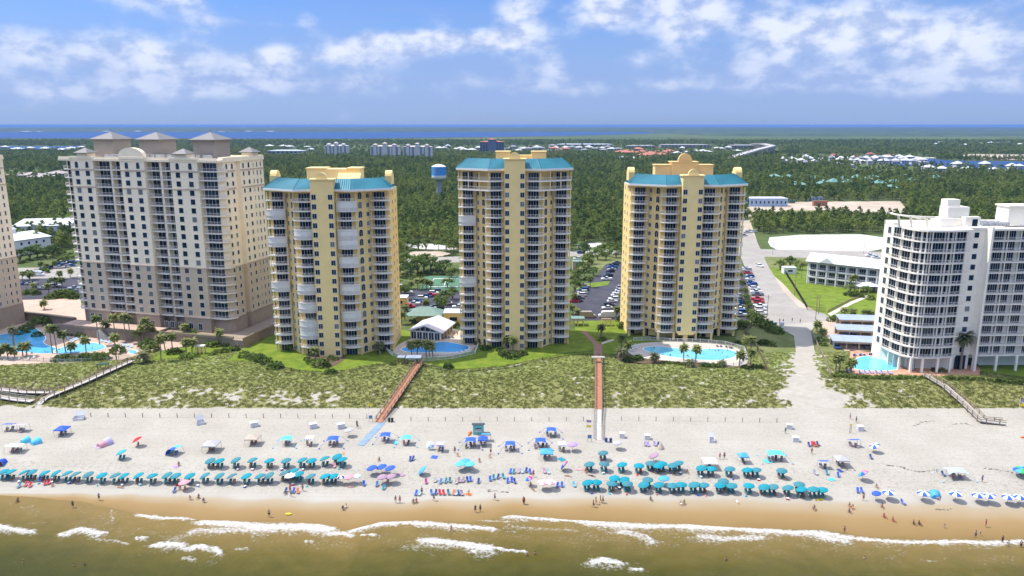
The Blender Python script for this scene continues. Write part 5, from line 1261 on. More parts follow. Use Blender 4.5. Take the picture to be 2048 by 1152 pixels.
mb = MB(); mb.box(-3.5,4,0,3.5,8,3.1); mb.build('back_room', cream, r_)
pavilion('garden_shelter', fl(1156,652), 4.2, 3.2, 2.8, .3, 'small flat roofed garden shelter right of the tallest tower', greenroof, hip=False, over=.5)
pavilion('swing_arbour', fl(1213,652), 3.4, 1.6, 2.5, .3, 'wooden swing arbour on the lawn behind the date palm', wood, 'arbour', hip=False, over=.2)
pavilion('white_arbour', fl(400,708), 2.6, 1.6, 2.6, .3, 'small white arbour on the resort lawn', white, 'arbour', hip=False, over=.2)
pavilion('picnic_shelter', fl(1737,586), 8.5, 5, 3.0, 1.4, 'white roofed picnic shelter in front of the white apartment house', whiteroof, 'shelter')
def box_house(name, p, w, d, h, lab, wall, roof, cat='building', rz=0, flatr=True, door=None, rise=1.5):
    root = empty(name, p, rz); tag(root, lab, cat)
    mb = MB(); mb.box(-w/2,0,-.3,w/2,d,h); mb.build('wall', wall, root)
    mb = MB()
    if flatr: mb.box(-w/2-.15,-.15,h,w/2+.15,d+.15,h+.25)
    else: mb.gable(-w/2,0,w/2,d,h,rise,.5,'x')
    mb.build('roof', roof, root)
    n = max(1, int(w/4))
    for k in range(n): link('window', win_mesh('window', (-w/2+w*(k+.3)/n,0), (-w/2+w*(k+.7)/n,0), h*.35, h*.35, mull=False), root)
    return root
box_house('pump_house', fl(907,650), 7.6, 7, 4.6, 'small cream building with flat white roof left of the tallest tower', cream, whiteroof)
box_house('pool_hut', fl(800,613), 6, 6, 3.6, 'small tan hut with pale roof behind the left cream tower', cream, whiteroof)
box_house('gate_house', fl(1155,541), 5, 5, 4.6, 'tan gatehouse on the drive behind the tallest tower', mat('tan_wall', (.42,.34,.25)), greenroof)
box_house('petrol_station', fl(1537,413), 36, 18, 7.5, 'long blue white roadside shop with flat roof by the dirt lot', mat('blue_white_wall', (.34,.44,.58), .7, .08, .2), whiteroof, 'shop')
box_house('white_shed', fl(1580,548), 6.5, 4, 3.2, 'small white shed in the grass field', whitewall, whiteroof, 'shed')
box_house('shipping_container', fl(1641,412), 13, 4, 4.5, 'rust brown shipping container on the dirt lot', mat('rust_brown', (.30,.12,.05), .7, .15, .6), mat('rust_brown', (.30,.12,.05)), 'container')
box_house('blue_shed', fl(1634,402), 12, 6, 4, 'low blue shed roof behind the brown container', mat('blue_white_wall', (.34,.44,.58)), steel, 'shed')
# ------------------------------------------------------------------ boardwalks
def boardwalk(name, pts, w, m, lab, rail=1.0, group='boardwalks over the dunes', posts=2.6, h=.9, deckm=None):
    root = empty(name, (0,0,0)); tag(root, lab, 'boardwalk', group)
    P_ = [Vector(p) for p in pts]; deck = MB(); rl = MB(); lf, rt = [], []
    for i, p in enumerate(P_):
        d = (P_[min(i+1,len(P_)-1)]-P_[max(i-1,0)]); d.z = 0; d.normalize(); n = Vector((-d.y,d.x,0)); lf.append(p+n*w/2); rt.append(p-n*w/2)
    for i in range(len(P_)-1):
        a, b_, c, d = lf[i], rt[i], rt[i+1], lf[i+1]; dz = Vector((0,0,-.18))
        deck.add([a,b_,c,d,a+dz,b_+dz,c+dz,d+dz], [(0,1,2,3),(7,6,5,4),(0,4,5,1),(1,5,6,2),(2,6,7,3),(3,7,4,0)])
    deck.build('deck', deckm or m, root)
    for side in (lf, rt):
        rb = MB()
        for a, b_ in zip(side[:-1], side[1:]):
            for z_ in (1.05, .6): rb.beam(a+Vector((0,0,z_*rail)), b_+Vector((0,0,z_*rail)), .11, .12)
        rb.build('handrail', m, root)
        for a, b_ in zip(side[:-1], side[1:]):
            n = max(1, int((b_-a).length/posts))
            for k in range(n):
                p = a+(b_-a)*((k+.5)/n); g = float(zg(p.x, p.y)); pb = MB(); pb.box(p.x-.09,p.y-.09,g-.5,p.x+.09,p.y+.09,p.z+1.1*rail); pb.build('post', m, root)
    return root
def bp_(px, py, h=.9): p = gp(px, py, h); return (p.x, p.y, p.z+h)
grey_deck = mat('bleached_deck', (.44,.40,.36), .9, .15, 1.5)
boardwalk('boardwalk', [bp_(*zl(955,792)), bp_(*zl(800,860)), bp_(*zl(600,950)), bp_(*zl(420,1022)), bp_(*zl(330,1060,),.7), bp_(*zl(270,1112),.1)], 2.0, wood, 'long weathered boardwalk slanting down from the resort pool at the left', deckm=grey_deck)
boardwalk('boardwalk', [bp_(*zl(-120,985)), bp_(*zl(0,1000)), bp_(*zl(180,1020)), bp_(*zl(370,1022))], 2.0, wood, 'upper grey boardwalk branch at the left edge', deckm=grey_deck)
boardwalk('boardwalk', [bp_(*zl(-120,1020),.5), bp_(*zl(0,1055),.6), bp_(*zl(120,1075),.7), bp_(*zl(235,1085),.7)], 2.0, greywood, 'lower pale ramp at the left edge below the upper branch', deckm=grey_deck)
boardwalk('boardwalk', [bp_(843,722,1.0), bp_(832,735,1.0), bp_(800,782,1.0), bp_(772,822,.7), bp_(757,844,.1)], 2.1, wood, 'reddish boardwalk with dark rails leading diagonally from the pool to the sand', deckm=redwood)
boardwalk('boardwalk', [bp_(1196,716,.6), bp_(1197,735,.9), bp_(1197,775,1.0), bp_(1197,818,.8)], 2.0, wood, 'straight red decked boardwalk in line with the brick path', deckm=redwood)
boardwalk('beach_ramp', [bp_(1197,818.5,.78), bp_(1196,845,.4), bp_(1196,880,.05)], 2.0, wood, 'sand covered railed ramp at the foot of the red boardwalk', deckm=mat('sandy_boards', (.42,.40,.36), .9, .12, 1.5), posts=1.5)
boardwalk('boardwalk', [bp_(*zw(965,722)), bp_(*zw(1040,770)), bp_(*zw(1110,810)), bp_(*zw(1260,940)), bp_(*zw(1405,1082),.7), bp_(*zw(1570,1100),.4)], 2.0, wood, 'grey boardwalk curving down to the beach before the white tower', deckm=greywood)
flat('brick_path', [(1162,662),(1170,661),(1198,688),(1204,690),(1204,717),(1188,717),(1188,690)], mat('brick_path_surface', (.27,.15,.12), .9, .15, 1.5), 4.045)
flat('garden_path', [(1203,685),(1227,678),(1228,681),(1204,689)], pave_m, 4.05)
def gate_roof(p, w, d, h, lab, m):
    root = empty('roofed_gate', p); tag(root, lab, 'gate')
    mb = MB(); mb.box(-w/2,-d/2,h,w/2,d/2,h+.18); mb.build('roof', m, root)
    for x in (-w/2+.3, w/2-.3):
        for y in (-d/2+.3, d/2-.3): mb = MB(); mb.cbox(x,y,h/2,.18,.18,h); mb.build('post', wood, root)
gate_roof(fl(828,733), 4.8, 3.4, 3.2, 'grey roofed shelter at the head of the diagonal boardwalk', steel)
gate_roof(fl(803,730), 2.4, 2.4, 2.7, 'smaller grey roof beside the shelter of the diagonal boardwalk', steel)
gate_roof(fl(1196,730), 4.2, 1.6, 2.6, 'grey roof over the red boardwalk at the dune edge', greywood)
gate_roof(fl(*zl(745,860)), 3.2, 2.2, 1.8, 'dark green bench shelter beside the left boardwalk', mat('dark_green', (.03,.07,.05)))
# ------------------------------------------------------------------ fences
def fence(name, pts, h, m, lab, gap=2.4, panel=True, group=None, world=False):
    root = empty(name, (0,0,0)); tag(root, lab, 'fence', group); P_ = [Vector(p) for p in pts]
    mb = MB(); pb = MB(); np_ = 0
    for a, b_ in zip(P_[:-1], P_[1:]):
        n = max(1, int((b_-a).length/gap)); up = Vector((0,0,1))
        for k in range(n):
            p = a+(b_-a)*(k/n); g = Vector((p.x,p.y,max(float(zg(p.x,p.y)), p.z-.2))); pb = MB(); pb.cbox(g.x,g.y,g.z+h/2-.2,.11,.11,h+.4); pb.build('post', m, root)
        if panel:
            mb.beam(a+up*h*.95, b_+up*h*.95, .06, .08); mb.beam(a+up*.2, b_+up*.2, .05, .08)
            q = int((b_-a).length/.3)
            for k in range(q): p = a+(b_-a)*((k+.5)/q); mb.cbox(p.x,p.y,p.z+h*.5,.05,.05,h*.9)
        else:
            mb.tube([a+up*h*.93, (a+b_)/2+up*h*.84, b_+up*h*.93], .03, 4, False)
    mb.build('rails' if panel else 'rope', m, root)
F4 = lambda pts: [fl(*p) for p in pts]

fence('pool_fence', F4([(1267,682),(1300,681),(1340,684),(1400,685),(1450,690),(1488,700),(1494,716),(1480,733),(1440,737)]), 1.4, white, 'white picket fence around the pale blue pool')
fence('pool_fence', F4([(772,700),(785,712),(820,721),(860,722),(905,718),(950,708),(957,690)]), 1.3, white, 'white picket fence around the pool between the left and tallest towers')
fence('white_fence', F4([(475,695),(499,677)]), 1.8, white, 'short tall white fence at the bright lawn beside the resort podium')
fence('glass_fence', F4([(-60,717),(60,722),(130,726),(215,722),(260,717)]), 1.3, mat('pale_green_fence', (.38,.44,.40), .5), 'pale fence between the left pools and the dune')
fence('lawn_fence', F4([(520,729),(600,747),(650,750),(700,746),(760,735),(800,730)]), 1.1, blackm, 'thin dark fence along the bright lawn before the left cream tower', 3)
fence('lawn_fence', F4([(845,735),(900,745),(960,742),(1010,738),(1085,722),(1130,712),(1185,708)]), 1.1, blackm, 'thin dark fence along the lawn before the tallest tower', 3)
fence('chain_link_fence', F4([(1562,534),(1585,570),(1608,608),(1614,618)]), 1.8, blackm, 'black chain link fence across the grass field', 3)
fence('chain_link_fence', F4([(1614,620),(1652,624)]), 1.8, blackm, 'black chain link fence along the near edge of the grass field', 3)
fence('timber_fence', F4([(1480,534),(1495,580),(1510,640),(1490,668)]), 1.6, wood, 'dark timber fence beside the parked cars on the sandy road', 3)
fence('timber_fence', [gp(*zr(*q)) for q in [(1185,590),(1270,690),(1330,820),(1380,930)]], 1.3, wood, 'dark timber fence down the dune right of the pale blue pool', 3)
fence('sand_fence', [gp(*zr(*q)) for q in [(1735,600),(1790,730),(1840,830),(1890,960)]], 1.4, mat('sand_fence_slats', (.36,.31,.22), .9), 'pale slatted sand fence on the right of the sandy path', 3)
fence('walkway_fence', F4([(1655,625),(1700,602),(1728,592)]), 1.0, wood, 'dark rail along the footpath in the field', 2); 
flat('foot_path', [(1655,628),(1700,604),(1735,590),(1738,594),(1705,608),(1662,632)], pave_m, 4.05)
fence('court_fence', F4([(838,582),(930,585)]), 3.0, blackm, 'tall dark fence on the near side of the tennis court', 3); fence('court_fence', F4([(846,551),(930,551)]), 3.0, blackm, 'tall dark fence on the far side of the tennis court', 3)
def rope_fence(px0, px1, f, lab):
    root = empty('rope_fence', (0,0,0)); tag(root, lab, 'fence', 'rope fences at the foot of the dune'); xs_ = np.arange(px0, px1, 34.5); prev = None; rp = MB()
    for x in xs_:
        p = gp(x, f(x)); mb = MB(); mb.cbox(p.x,p.y,p.z+.45,.14,.14,1.5); mb.build('post', wood, root)
        q = p+Vector((0,0,1.0))
        if prev: rp.tube([prev, (prev+q)/2-Vector((0,0,.25)), q], .025, 4, False); rp.tube([prev-Vector((0,0,.45)), (prev+q)/2-Vector((0,0,.6)), q-Vector((0,0,.45))], .02, 4, False)
        prev = q
    rp.build('rope', mat('rope', (.45,.40,.33), .9), root)
rope_fence(182, 745, lambda x: 834+.005*(x-182), 'post and rope fence along the dune from the left boardwalk to the blue mat')
rope_fence(822, 1180, lambda x: 842, 'post and rope fence along the dune behind the beach hut')
rope_fence(1243, 1570, lambda x: 841+.012*(x-1243), 'post and rope fence along the dune right of the red boardwalk')
# ------------------------------------------------------------------ poles, masts, signs
def pole(px, by, ty, lab, arm=True, Y=None, zz=4.0, r=.14):
    p = fl(px, by, zz); t = at_y(px, ty, p.y); h = t.z-p.z; root = empty('utility_pole' if arm else 'light_pole', p); tag(root, lab, 'pole')
    mb = MB(); mb.tube([(0,0,-.5),(0,0,h)], [r,r*.7], 6); mb.build('shaft', wood if arm else grey, root)
    mb = MB()
    if arm: mb.cbox(0,0,h-.8,2.4,.12,.14); mb.build('crossarm', wood, root)
    else: mb.beam((0,0,h-.1),(1.4,0,h),.1,.08); mb.cbox(1.5,0,h,.7,.25,.12); mb.build('lamp', grey, root)
pole(1533,645,590,'wooden utility pole beside the last parked car on the sandy road'); pole(1631,640,591,'wooden utility pole at the end of the sandy road by the field'); pole(1589,592,547,'wooden utility pole in the grass field'); pole(1637,628,588,'second wooden utility pole at the corner of the field')
pole(836,392,362,'slim pale pole among the trees left of the water tower', False); pole(1727,508,474,'light pole on the white sand lot', False); pole(1246,498,470,'light pole by the road behind the dark car park', False); pole(1695,588,548,'light pole before the apartment house', False); pole(1545,510,478,'light pole at the road junction', False)
# ------------------------------------------------------------------ water tower
def water_tower():
    p = fl(879,404); root = empty('water_tower', p); tag(root, 'blue and white water tower with a grey stem rising from the woods', 'water tower')
    z0, z1 = at_y(879,357,p.y).z-4, at_y(879,333,p.y).z-4; r = 7.3
    mb = MB(); mb.lathe([(3.0,-1),(2.6,z0-4),(3.4,z0-2),(5,z0-.5)], 16); mb.build('stem', mat('tower_concrete', (.30,.30,.31), .8, .08, .3), root, True)
    mb = MB(); mb.lathe([(4.5,z0-1),(r-.5,z0),(r,z0+1),(r,z0+3.2)], 24); mb.build('tank_base', white, root, True)
    mb = MB(); mb.lathe([(r+.02,z0+3.2),(r+.02,z1)], 24); mb.build('tank', mat('tank_blue', (.06,.27,.62), .5, .12, .12), root, True)
    mb = MB(); mb.lathe([(r,z1),(r*.6,z1+1.6),(.1,z1+2.4)], 24); mb.build('tank_roof', white, root, True)
    mb = MB(); a0 = -pi*.72
    for k in range(6):
        a = a0+k*.1; mb.add([(cos(t)*(r+.06), sin(t)*(r+.06), z) for t, z in ((a,z0+5),(a+.1,z0+5),(a+.1,z1-1.5),(a,z1-1.5))], [(0,1,2,3)])
    mb.build('painted_panel', mat('panel_grey_blue', (.16,.28,.42), .6, .4, .5), root)
water_tower()
# ------------------------------------------------------------------ far blocks
far_w = mat('far_white', (.52,.52,.52), .8, .08, .05); far_t = mat('far_tan', (.45,.40,.36), .8, .08, .05); red_r = mat('terracotta_roof', (.40,.15,.10), .8, .15, .1); teal_far = mat('far_teal_roof', (.15,.29,.25), .7, .25, .1); grey_r = mat('grey_shingle', (.24,.24,.25), .8, .15, .1)
def far_block(pxl, pxr, by, ty, depth, lab, wall, roof, cat='apartment block', group=None, cols=7, fl_=11, towers=3, name='condominium_block'):
    a = fl((pxl+pxr)/2, by); w = (pxr-pxl)/F*(a.y*cos(PITCH)+(CAMZ-4)*sin(PITCH)); h = at_y(pxl, ty, a.y).z-4
    root = empty(name, a); tag(root, lab, cat, group)
    mb = MB(); mb.box(-w/2,0,-1,w/2,depth,h); mb.build('wall', wall, root)
    for k in range(cols):
        x0 = -w/2+w*(k+.22)/cols; x1 = -w/2+w*(k+.78)/cols; gb = MB()
        for f in range(fl_): z = h*(f+.25)/fl_; gb.quad((x0,-.15,z),(x1,-.15,z),(x1,-.15,z+h/fl_*.55),(x0,-.15,z+h/fl_*.55))
        gb.build('window_bay', glassB, root)
    for k in range(towers):
        x = -w/2+w*(k+.5)/towers; ww = w/towers*.32; mb = MB(); mb.box(x-ww/2,-1.5,0,x+ww/2,depth*.6,h+3.5+(3 if k == towers//2 else 0)); mb.build('stair_tower', wall, root)
        mb = MB(); mb.hip(x-ww/2,-1.5,x+ww/2,depth*.6,h+3.5+(3 if k == towers//2 else 0),3,None,1.2,.4); mb.build('tower_roof', roof, root)
    mb = MB(); mb.hip(-w/2,0,w/2,depth,h+.02,2.5,None,1,.3); mb.build('roof', roof, root)
far_block(650,694,313,292,30,'leftmost of the three pale condominium blocks beyond the woods',far_w,far_w,group='pale condominium blocks beyond the woods',cols=6)
far_block(741,798,317,293,30,'middle of the three pale condominium blocks beyond the woods',far_w,far_t,group='pale condominium blocks beyond the woods')
far_block(806,863,319,294,30,'rightmost of the three pale condominium blocks beyond the woods, above the water tower',far_w,far_t,group='pale condominium blocks beyond the woods')
far_block(960,1008,308,284,34,'grey tower block with red tiled roof beyond the tallest tower',mat('slate_wall', (.14,.17,.24), .8, .08, .05),red_r,cols=9,fl_=12,towers=1)
far_block(535,605,312,302,40,'long low grey marina building at the left',mat('marina_grey', (.30,.33,.38)),mat('marina_roof', (.38,.42,.48)),'marina building',cols=8,fl_=2,towers=0,name='marina_building')
far_block(1322,1420,296,290,40,'long grey apartment row beyond the right cream tower, left one',mat('far_mauve', (.30,.27,.28)),grey_r,'apartment block',cols=14,fl_=4,towers=0)
far_block(1462,1512,297,291,40,'grey apartment row beside the far bridge',mat('far_mauve', (.30,.27,.28)),grey_r,cols=8,fl_=4,towers=0)
far_block(1255,1310,297,292,40,'long grey roofed building beyond the right cream tower',mat('far_mauve', (.30,.27,.28)),grey_r,cols=8,fl_=3,towers=0)
far_block(1115,1225,293,289,40,'pale row of flats on the far bank',mat('far_mauve', (.30,.27,.28)),mat('marina_roof', (.38,.42,.48)),cols=12,fl_=3,towers=0)
# ------------------------------------------------------------------ houses far away: each a thing
def houses(regs):
    rr = random.Random(77); k = 0; cnt = {}
    protos = {}
    for (x0, x1, y0, y1, n, roof, rname, wall, w0, w1, where) in regs:
        for i in range(n):
            px, py = x0+(x1-x0)*(i+rr.uniform(.2,.8))/n, rr.uniform(y0, y1); p = fl(px, py); w = rr.uniform(w0, w1); d = w*rr.uniform(.7,1.1); h = rr.uniform(5.5,9.5)
            root = empty('house', p, rr.uniform(-.3,.3)); tag(root, '%s %s roofed house from the left %s' % (nth(i+1), rname, where), 'house', 'houses '+where)
            key = (rname, where)
            if key not in protos:
                mb = MB(); mb.box(-.5,0,-.05,.5,.9,.5); wa = mb.mesh('wall', wall)
                mb = MB(); mb.hip(-.5,0,.5,.9,.5,.3,None,.07,.03); ro = mb.mesh('roof', roof); mb = MB()
                for q in range(4):
                    for zz in (.06,.3): mb.quad((-.42+q*.22,-.01,zz),(-.27+q*.22,-.01,zz),(-.27+q*.22,-.01,zz+.14),(-.42+q*.22,-.01,zz+.14))
                protos[key] = (wa, ro, mb.mesh('windows', glassB))
            for nm, me in zip(('wall','roof','window_row'), protos[key]): o = link(nm, me, root); o.scale = (w, d, h/.6)
houses([(15,125,353,364,4,mat('taupe_roof', (.33,.29,.27), .8, .12, .05),'taupe',far_t,26,34,'in the woods at the far left'),
        (0,200,297,304,8,far_w,'white',far_w,18,30,'along the left lagoon'),(530,640,296,303,5,far_w,'white',far_w,16,26,'beside the far marina'),
        (870,960,296,304,8,far_w,'white',far_w,16,26,'left of the red roofed tower block'),(1010,1240,295,304,18,grey_r,'grey',far_w,18,28,'beyond the tallest tower'),(1020,1240,297,306,9,far_w,'white',far_w,16,26,'beyond the tallest tower'),
        (1095,1140,301,305,3,red_r,'terracotta',far_t,22,32,'beyond the tallest tower, right'),(1238,1340,302,318,22,red_r,'red',mat('far_pink', (.45,.27,.24)),22,30,'in the village behind the right cream tower'),
        (1215,1290,316,324,4,far_w,'white',far_w,14,20,'below the red village'),(1345,1480,300,312,10,far_w,'white',far_w,14,24,'left of the far bridge'),
        (1560,1690,318,330,14,far_w,'white',far_w,9,16,'at the near end of the far bridge'),(1690,1850,318,334,20,far_w,'white',far_w,9,20,'along the right lagoon'),(1600,1860,322,336,14,grey_r,'grey',far_w,12,18,'along the right lagoon, among the white ones'),
        (1660,1790,314,320,4,mat('far_dark_red', (.30,.10,.08)),'dark red',far_w,14,18,'at the lagoon edge'),(1850,2060,336,347,8,far_w,'white',far_w,10,18,'on the near bank of the right lagoon'),
        (1540,1880,359,386,22,teal_far,'pale teal',mat('far_pink', (.45,.27,.24)),11,16,'in the woods above the dirt lot'),(1860,2048,287,296,10,far_w,'white',far_w,14,26,'on the far wooded shore at the right'),
        (20,560,263.5,264.5,12,far_w,'white',far_w,60,110,'on the far shore across the bay'),(700,1250,262.8,263.4,10,far_w,'white',far_w,60,110,'on the far shore across the bay, right half')])
# ------------------------------------------------------------------ the far bridge
def bridge():
    root = empty('bridge', (0,0,0)); tag(root, 'long white highway bridge climbing on concrete piers in the distance', 'bridge')
    ctl = [(1428,345,0),(1424,338,.5),(1426,331,1),(1436,325,3),(1455,317,6),(1480,309,11),(1512,299.5,18),(1545,291.5,24)]
    P_ = []
    for px, py, h in ctl: q = fl(px, py, 4+h); P_.append(q)
    a = P_[-1]; P_ += [a+Vector((60,260,-1)), a+Vector((150,600,-9)), a+Vector((230,900,-18))]
    mb = MB(); pr = MB(); lf = []; rt = []
    for i, p in enumerate(P_):
        d = P_[min(i+1,len(P_)-1)]-P_[max(i-1,0)]; d.z = 0; d.normalize(); n = Vector((-d.y,d.x,0))*9; lf.append(p+n); rt.append(p-n)
    for i in range(len(P_)-1):
        q = [lf[i], rt[i], rt[i+1], lf[i+1]]; dz = Vector((0,0,-2.2)); mb.add(q+[v+dz for v in q], [(0,1,2,3),(7,6,5,4),(0,4,5,1),(1,5,6,2),(2,6,7,3),(3,7,4,0)])
        for s in (lf, rt): pr.beam(s[i]+Vector((0,0,.5)), s[i+1]+Vector((0,0,.5)), .5, 1.1)
    mb.build('deck', mat('bridge_concrete', (.40,.38,.36), .9, .06, .1), root); pr.build('parapet', mat('bridge_concrete', (.40,.38,.36)), root)
    for i in range(4, len(P_)-1):
        n = max(1, int((P_[i+1]-P_[i]).length/42))
        for k in range(n):
            for s in (-6, 6):
                p = P_[i].lerp(P_[i+1], k/n); d = (P_[i+1]-P_[i]); d.z = 0; d.normalize(); q = p+Vector((-d.y,d.x,0))*s
                if q.z-2 > 5: mb = MB(); mb.box(q.x-1.3,q.y-1.3,3,q.x+1.3,q.y+1.3,q.z-2.1); mb.build('pier', mat('bridge_pier', (.34,.32,.30)), root)
    return P_
BR = bridge()
for px, by, ty, lab in ((1369,300,279,'thin radio mast beyond the right cream tower'),(1420,296,282,'thinner radio mast left of the far bridge')):
    p = fl(px, by); t = at_y(px, ty, p.y); mb = MB(); mb.tube([(0,0,0),(0,0,t.z-4)], [.7,.3], 4); o = mb.build('radio_mast', grey, None, loc=p); tag(o, lab, 'mast')
# far wooded shore: a low bank of trees far across the water, one mass
def far_woods():
    xs_ = np.linspace(-16000, 16000, 500)
    for y0, y1, h, x0, x1, nm in ((8450, 16000, 30, -9000, 16000, 'far_shore_woods'), (5300, 8000, 16, 1400, 12000, 'far_shore_woods')):
        xs_ = np.linspace(x0, x1, 400); ys_ = np.linspace(y0, y1, 24); X_, Y_ = np.meshgrid(xs_, ys_); Z_ = 4+h*(.45+.75*vnoise(X_, Y_, 61, 4, .004))*smooth(Y_, y0-1, y0+60); Z_[0] = 3; Z_[:,0] = 3; Z_[:,-1] = 3; Z_[-1] = 3
        o = sheet(nm, X_, Y_, Z_, {}, mat('far_foliage', (.04,.065,.025), .9, .3, .006)); o['kind'] = 'stuff'
far_woods()
# ------------------------------------------------------------------ people: one continuous skinned body per pose, hair and clothes as children
skins = [mat('skin_fair', (.50,.30,.21), .6, .06, 3), mat('skin_tan', (.36,.20,.125), .6, .06, 3), mat('skin_brown', (.20,.105,.06), .6, .06, 3)]
hairs = [mat('hair_dark', (.03,.02,.015), .7, .2, 8), mat('hair_brown', (.10,.055,.03), .7, .2, 8), mat('hair_fair', (.35,.24,.11), .7, .2, 8)]
CLO = {}
for n_, c_ in dict(black=(.02,.02,.025), navy=(.03,.05,.14), red=(.48,.035,.03), blue=(.04,.16,.50), teal=(.04,.28,.32), white=(.72,.72,.70), pink=(.62,.22,.28), orange=(.65,.24,.05), green=(.06,.22,.09), grey=(.26,.27,.29), purple=(.22,.09,.34), yellow=(.70,.58,.08)).items(): CLO[n_] = mat('cloth_'+n_, c_, .85, .1, 3)
eye_m = mat('eyes', (.02,.015,.01), .4, .0)
def skin_body(J, name):
    """J: dict joint -> (pos, radius, parent)"""
    me = bpy.data.meshes.new('tmp'); ks = list(J); ix = {k: i for i, k in enumerate(ks)}
    me.from_pydata([J[k][0] for k in ks], [(ix[k], ix[J[k][2]]) for k in ks if J[k][2]], [])
    o = bpy.data.objects.new('tmp', me); COL.objects.link(o); md = o.modifiers.new('s', 'SKIN'); 
    for i, k in enumerate(ks): v = me.skin_vertices[0].data[i]; v.radius = (J[k][1], J[k][1]); v.use_root = (k == 'pelvis')
    sb = o.modifiers.new('d', 'SUBSURF'); sb.levels = 1; sb.render_levels = 1
    dg = bpy.context.evaluated_depsgraph_get(); r = bpy.data.meshes.new_from_object(o.evaluated_get(dg)); r.name = name
    r.polygons.foreach_set('use_smooth', [True]*len(r.polygons)); bpy.data.objects.remove(o); return r
def V(*a): return Vector(a)
def pose_joints(kind):
    """figure faces -y"""
    J = {}
    if kind in ('stand','walk','wade','arms'):
        hp_, sh = .95, 1.43; st = .26 if kind == 'walk' else .04
        L = {'hl': V(.1,0,hp_-.05), 'kl': V(.11,-st*.6-.02,.5), 'al': V(.11,-st+.02,.09), 'tl': V(.12,-st-.14,.03),
             'hr': V(-.1,0,hp_-.05), 'kr': V(-.11,st*.15-.03,.5), 'ar': V(-.11,st+.05,.09), 'tr': V(-.12,st-.1,.03)}
        sp = [V(0,0,hp_), V(0,.01,1.14), V(0,.015,1.34)]; neck = V(0,0,1.50); head = V(0,-.02,1.62); crown = V(0,-.01,1.73)
        if kind == 'arms': arms = {1: (V(.2,0,1.42), V(.30,-.12,1.22), V(.16,-.30,1.26), V(.12,-.37,1.28)), -1: (V(-.2,0,1.42), V(-.27,.03,1.15), V(-.2,-.14,.98), V(-.17,-.2,.94))}
        else: arms = {1: (V(.2,0,1.42), V(.25,.02+st*.4,1.14), V(.26,-.06+st*.5,.88), V(.26,-.09+st*.5,.80)), -1: (V(-.2,0,1.42), V(-.25,.02-st*.3,1.14), V(-.26,-.08-st*.7,.89), V(-.26,-.12-st*.8,.81))}
    elif kind == 'sit':   # seated low, legs forward, knees bent
        hp_ = .20
        L = {'hl': V(.1,-.02,hp_), 'kl': V(.14,-.40,.42), 'al': V(.13,-.70,.09), 'tl': V(.13,-.84,.06), 'hr': V(-.1,-.02,hp_), 'kr': V(-.14,-.42,.36), 'ar': V(-.14,-.76,.08), 'tr': V(-.14,-.90,.06)}
        sp = [V(0,0,hp_+.02), V(0,.08,.40), V(0,.13,.58)]; neck = V(0,.13,.74); head = V(0,.09,.86); crown = V(0,.10,.97)
        arms = {1: (V(.2,.12,.66), V(.26,-.03,.46), V(.22,-.26,.40), V(.2,-.33,.40)), -1: (V(-.2,.12,.66), V(-.28,.14,.40), V(-.30,.12,.17), V(-.30,.06,.10))}
    elif kind == 'crouch':
        hp_ = .38
        L = {'hl': V(.1,0,hp_), 'kl': V(.16,-.36,.45), 'al': V(.14,-.22,.09), 'tl': V(.15,-.36,.04), 'hr': V(-.1,0,hp_), 'kr': V(-.16,-.36,.40), 'ar': V(-.14,-.16,.09), 'tr': V(-.15,-.30,.04)}
        sp = [V(0,0,hp_+.03), V(0,-.08,.58), V(0,-.18,.75)]; neck = V(0,-.26,.88); head = V(0,-.32,.98); crown = V(0,-.34,1.09)
        arms = {1: (V(.2,-.22,.80), V(.25,-.38,.58), V(.16,-.56,.42), V(.14,-.62,.36)), -1: (V(-.2,-.22,.80), V(-.25,-.36,.56), V(-.15,-.54,.38), V(-.13,-.60,.32))}
    else:   # lying on the back, head towards +y
        z = .12
        L = {'hl': V(.1,0,z), 'kl': V(.13,-.43,.20), 'al': V(.12,-.86,.09), 'tl': V(.13,-.92,.20), 'hr': V(-.1,0,z), 'kr': V(-.13,-.44,.13), 'ar': V(-.13,-.87,.08), 'tr': V(-.14,-.93,.20)}
        sp = [V(0,.02,z+.01), V(0,.22,z+.02), V(0,.42,z+.02)]; neck = V(0,.58,z+.02); head = V(0,.70,z+.04); crown = V(0,.81,z+.05)
        arms = {1: (V(.2,.50,z), V(.28,.24,z), V(.30,0,z-.02), V(.30,-.08,z-.03)), -1: (V(-.2,.50,z), V(-.36,.62,z), V(-.22,.78,z), V(-.16,.82,z))}
    J['pelvis'] = (sp[0], .135, None); J['waist'] = (sp[1], .115, 'pelvis'); J['chest'] = (sp[2], .145, 'waist'); J['neck'] = (neck, .052, 'chest'); J['head'] = (head, .088, 'neck'); J['crown'] = (crown, .07, 'head')
    for s, q in (('l',1),('r',-1)):
        J['h'+s] = (L['h'+s], .088, 'pelvis'); J['k'+s] = (L['k'+s], .058, 'h'+s); J['a'+s] = (L['a'+s], .037, 'k'+s); J['t'+s] = (L['t'+s], .032, 'a'+s)
        sh, el, wr, hd = arms[q]; J['s'+s] = (sh, .062, 'chest'); J['e'+s] = (el, .042, 's'+s); J['w'+s] = (wr, .028, 'e'+s); J['m'+s] = (hd, .036, 'w'+s)
        d = (hd-wr).normalized(); sd_ = d.orthogonal().normalized()
        for f in range(4):
            b_ = hd+sd_*(f-1.5)*.020+d*.02; J['f%d%s' % (f, s)] = (b_+d*.035, .0095, 'm'+s); J['g%d%s' % (f, s)] = (b_+d*(.062-.006*abs(f-1.3))+V(0,-.008,-.012), .0085, 'f%d%s' % (f, s))
        th = wr.lerp(hd, .55)+sd_*.042; J['th'+s] = (th, .011, 'm'+s); J['ti'+s] = (th+d*.035+sd_*.012, .009, 'th'+s)
    return J
PB = {}
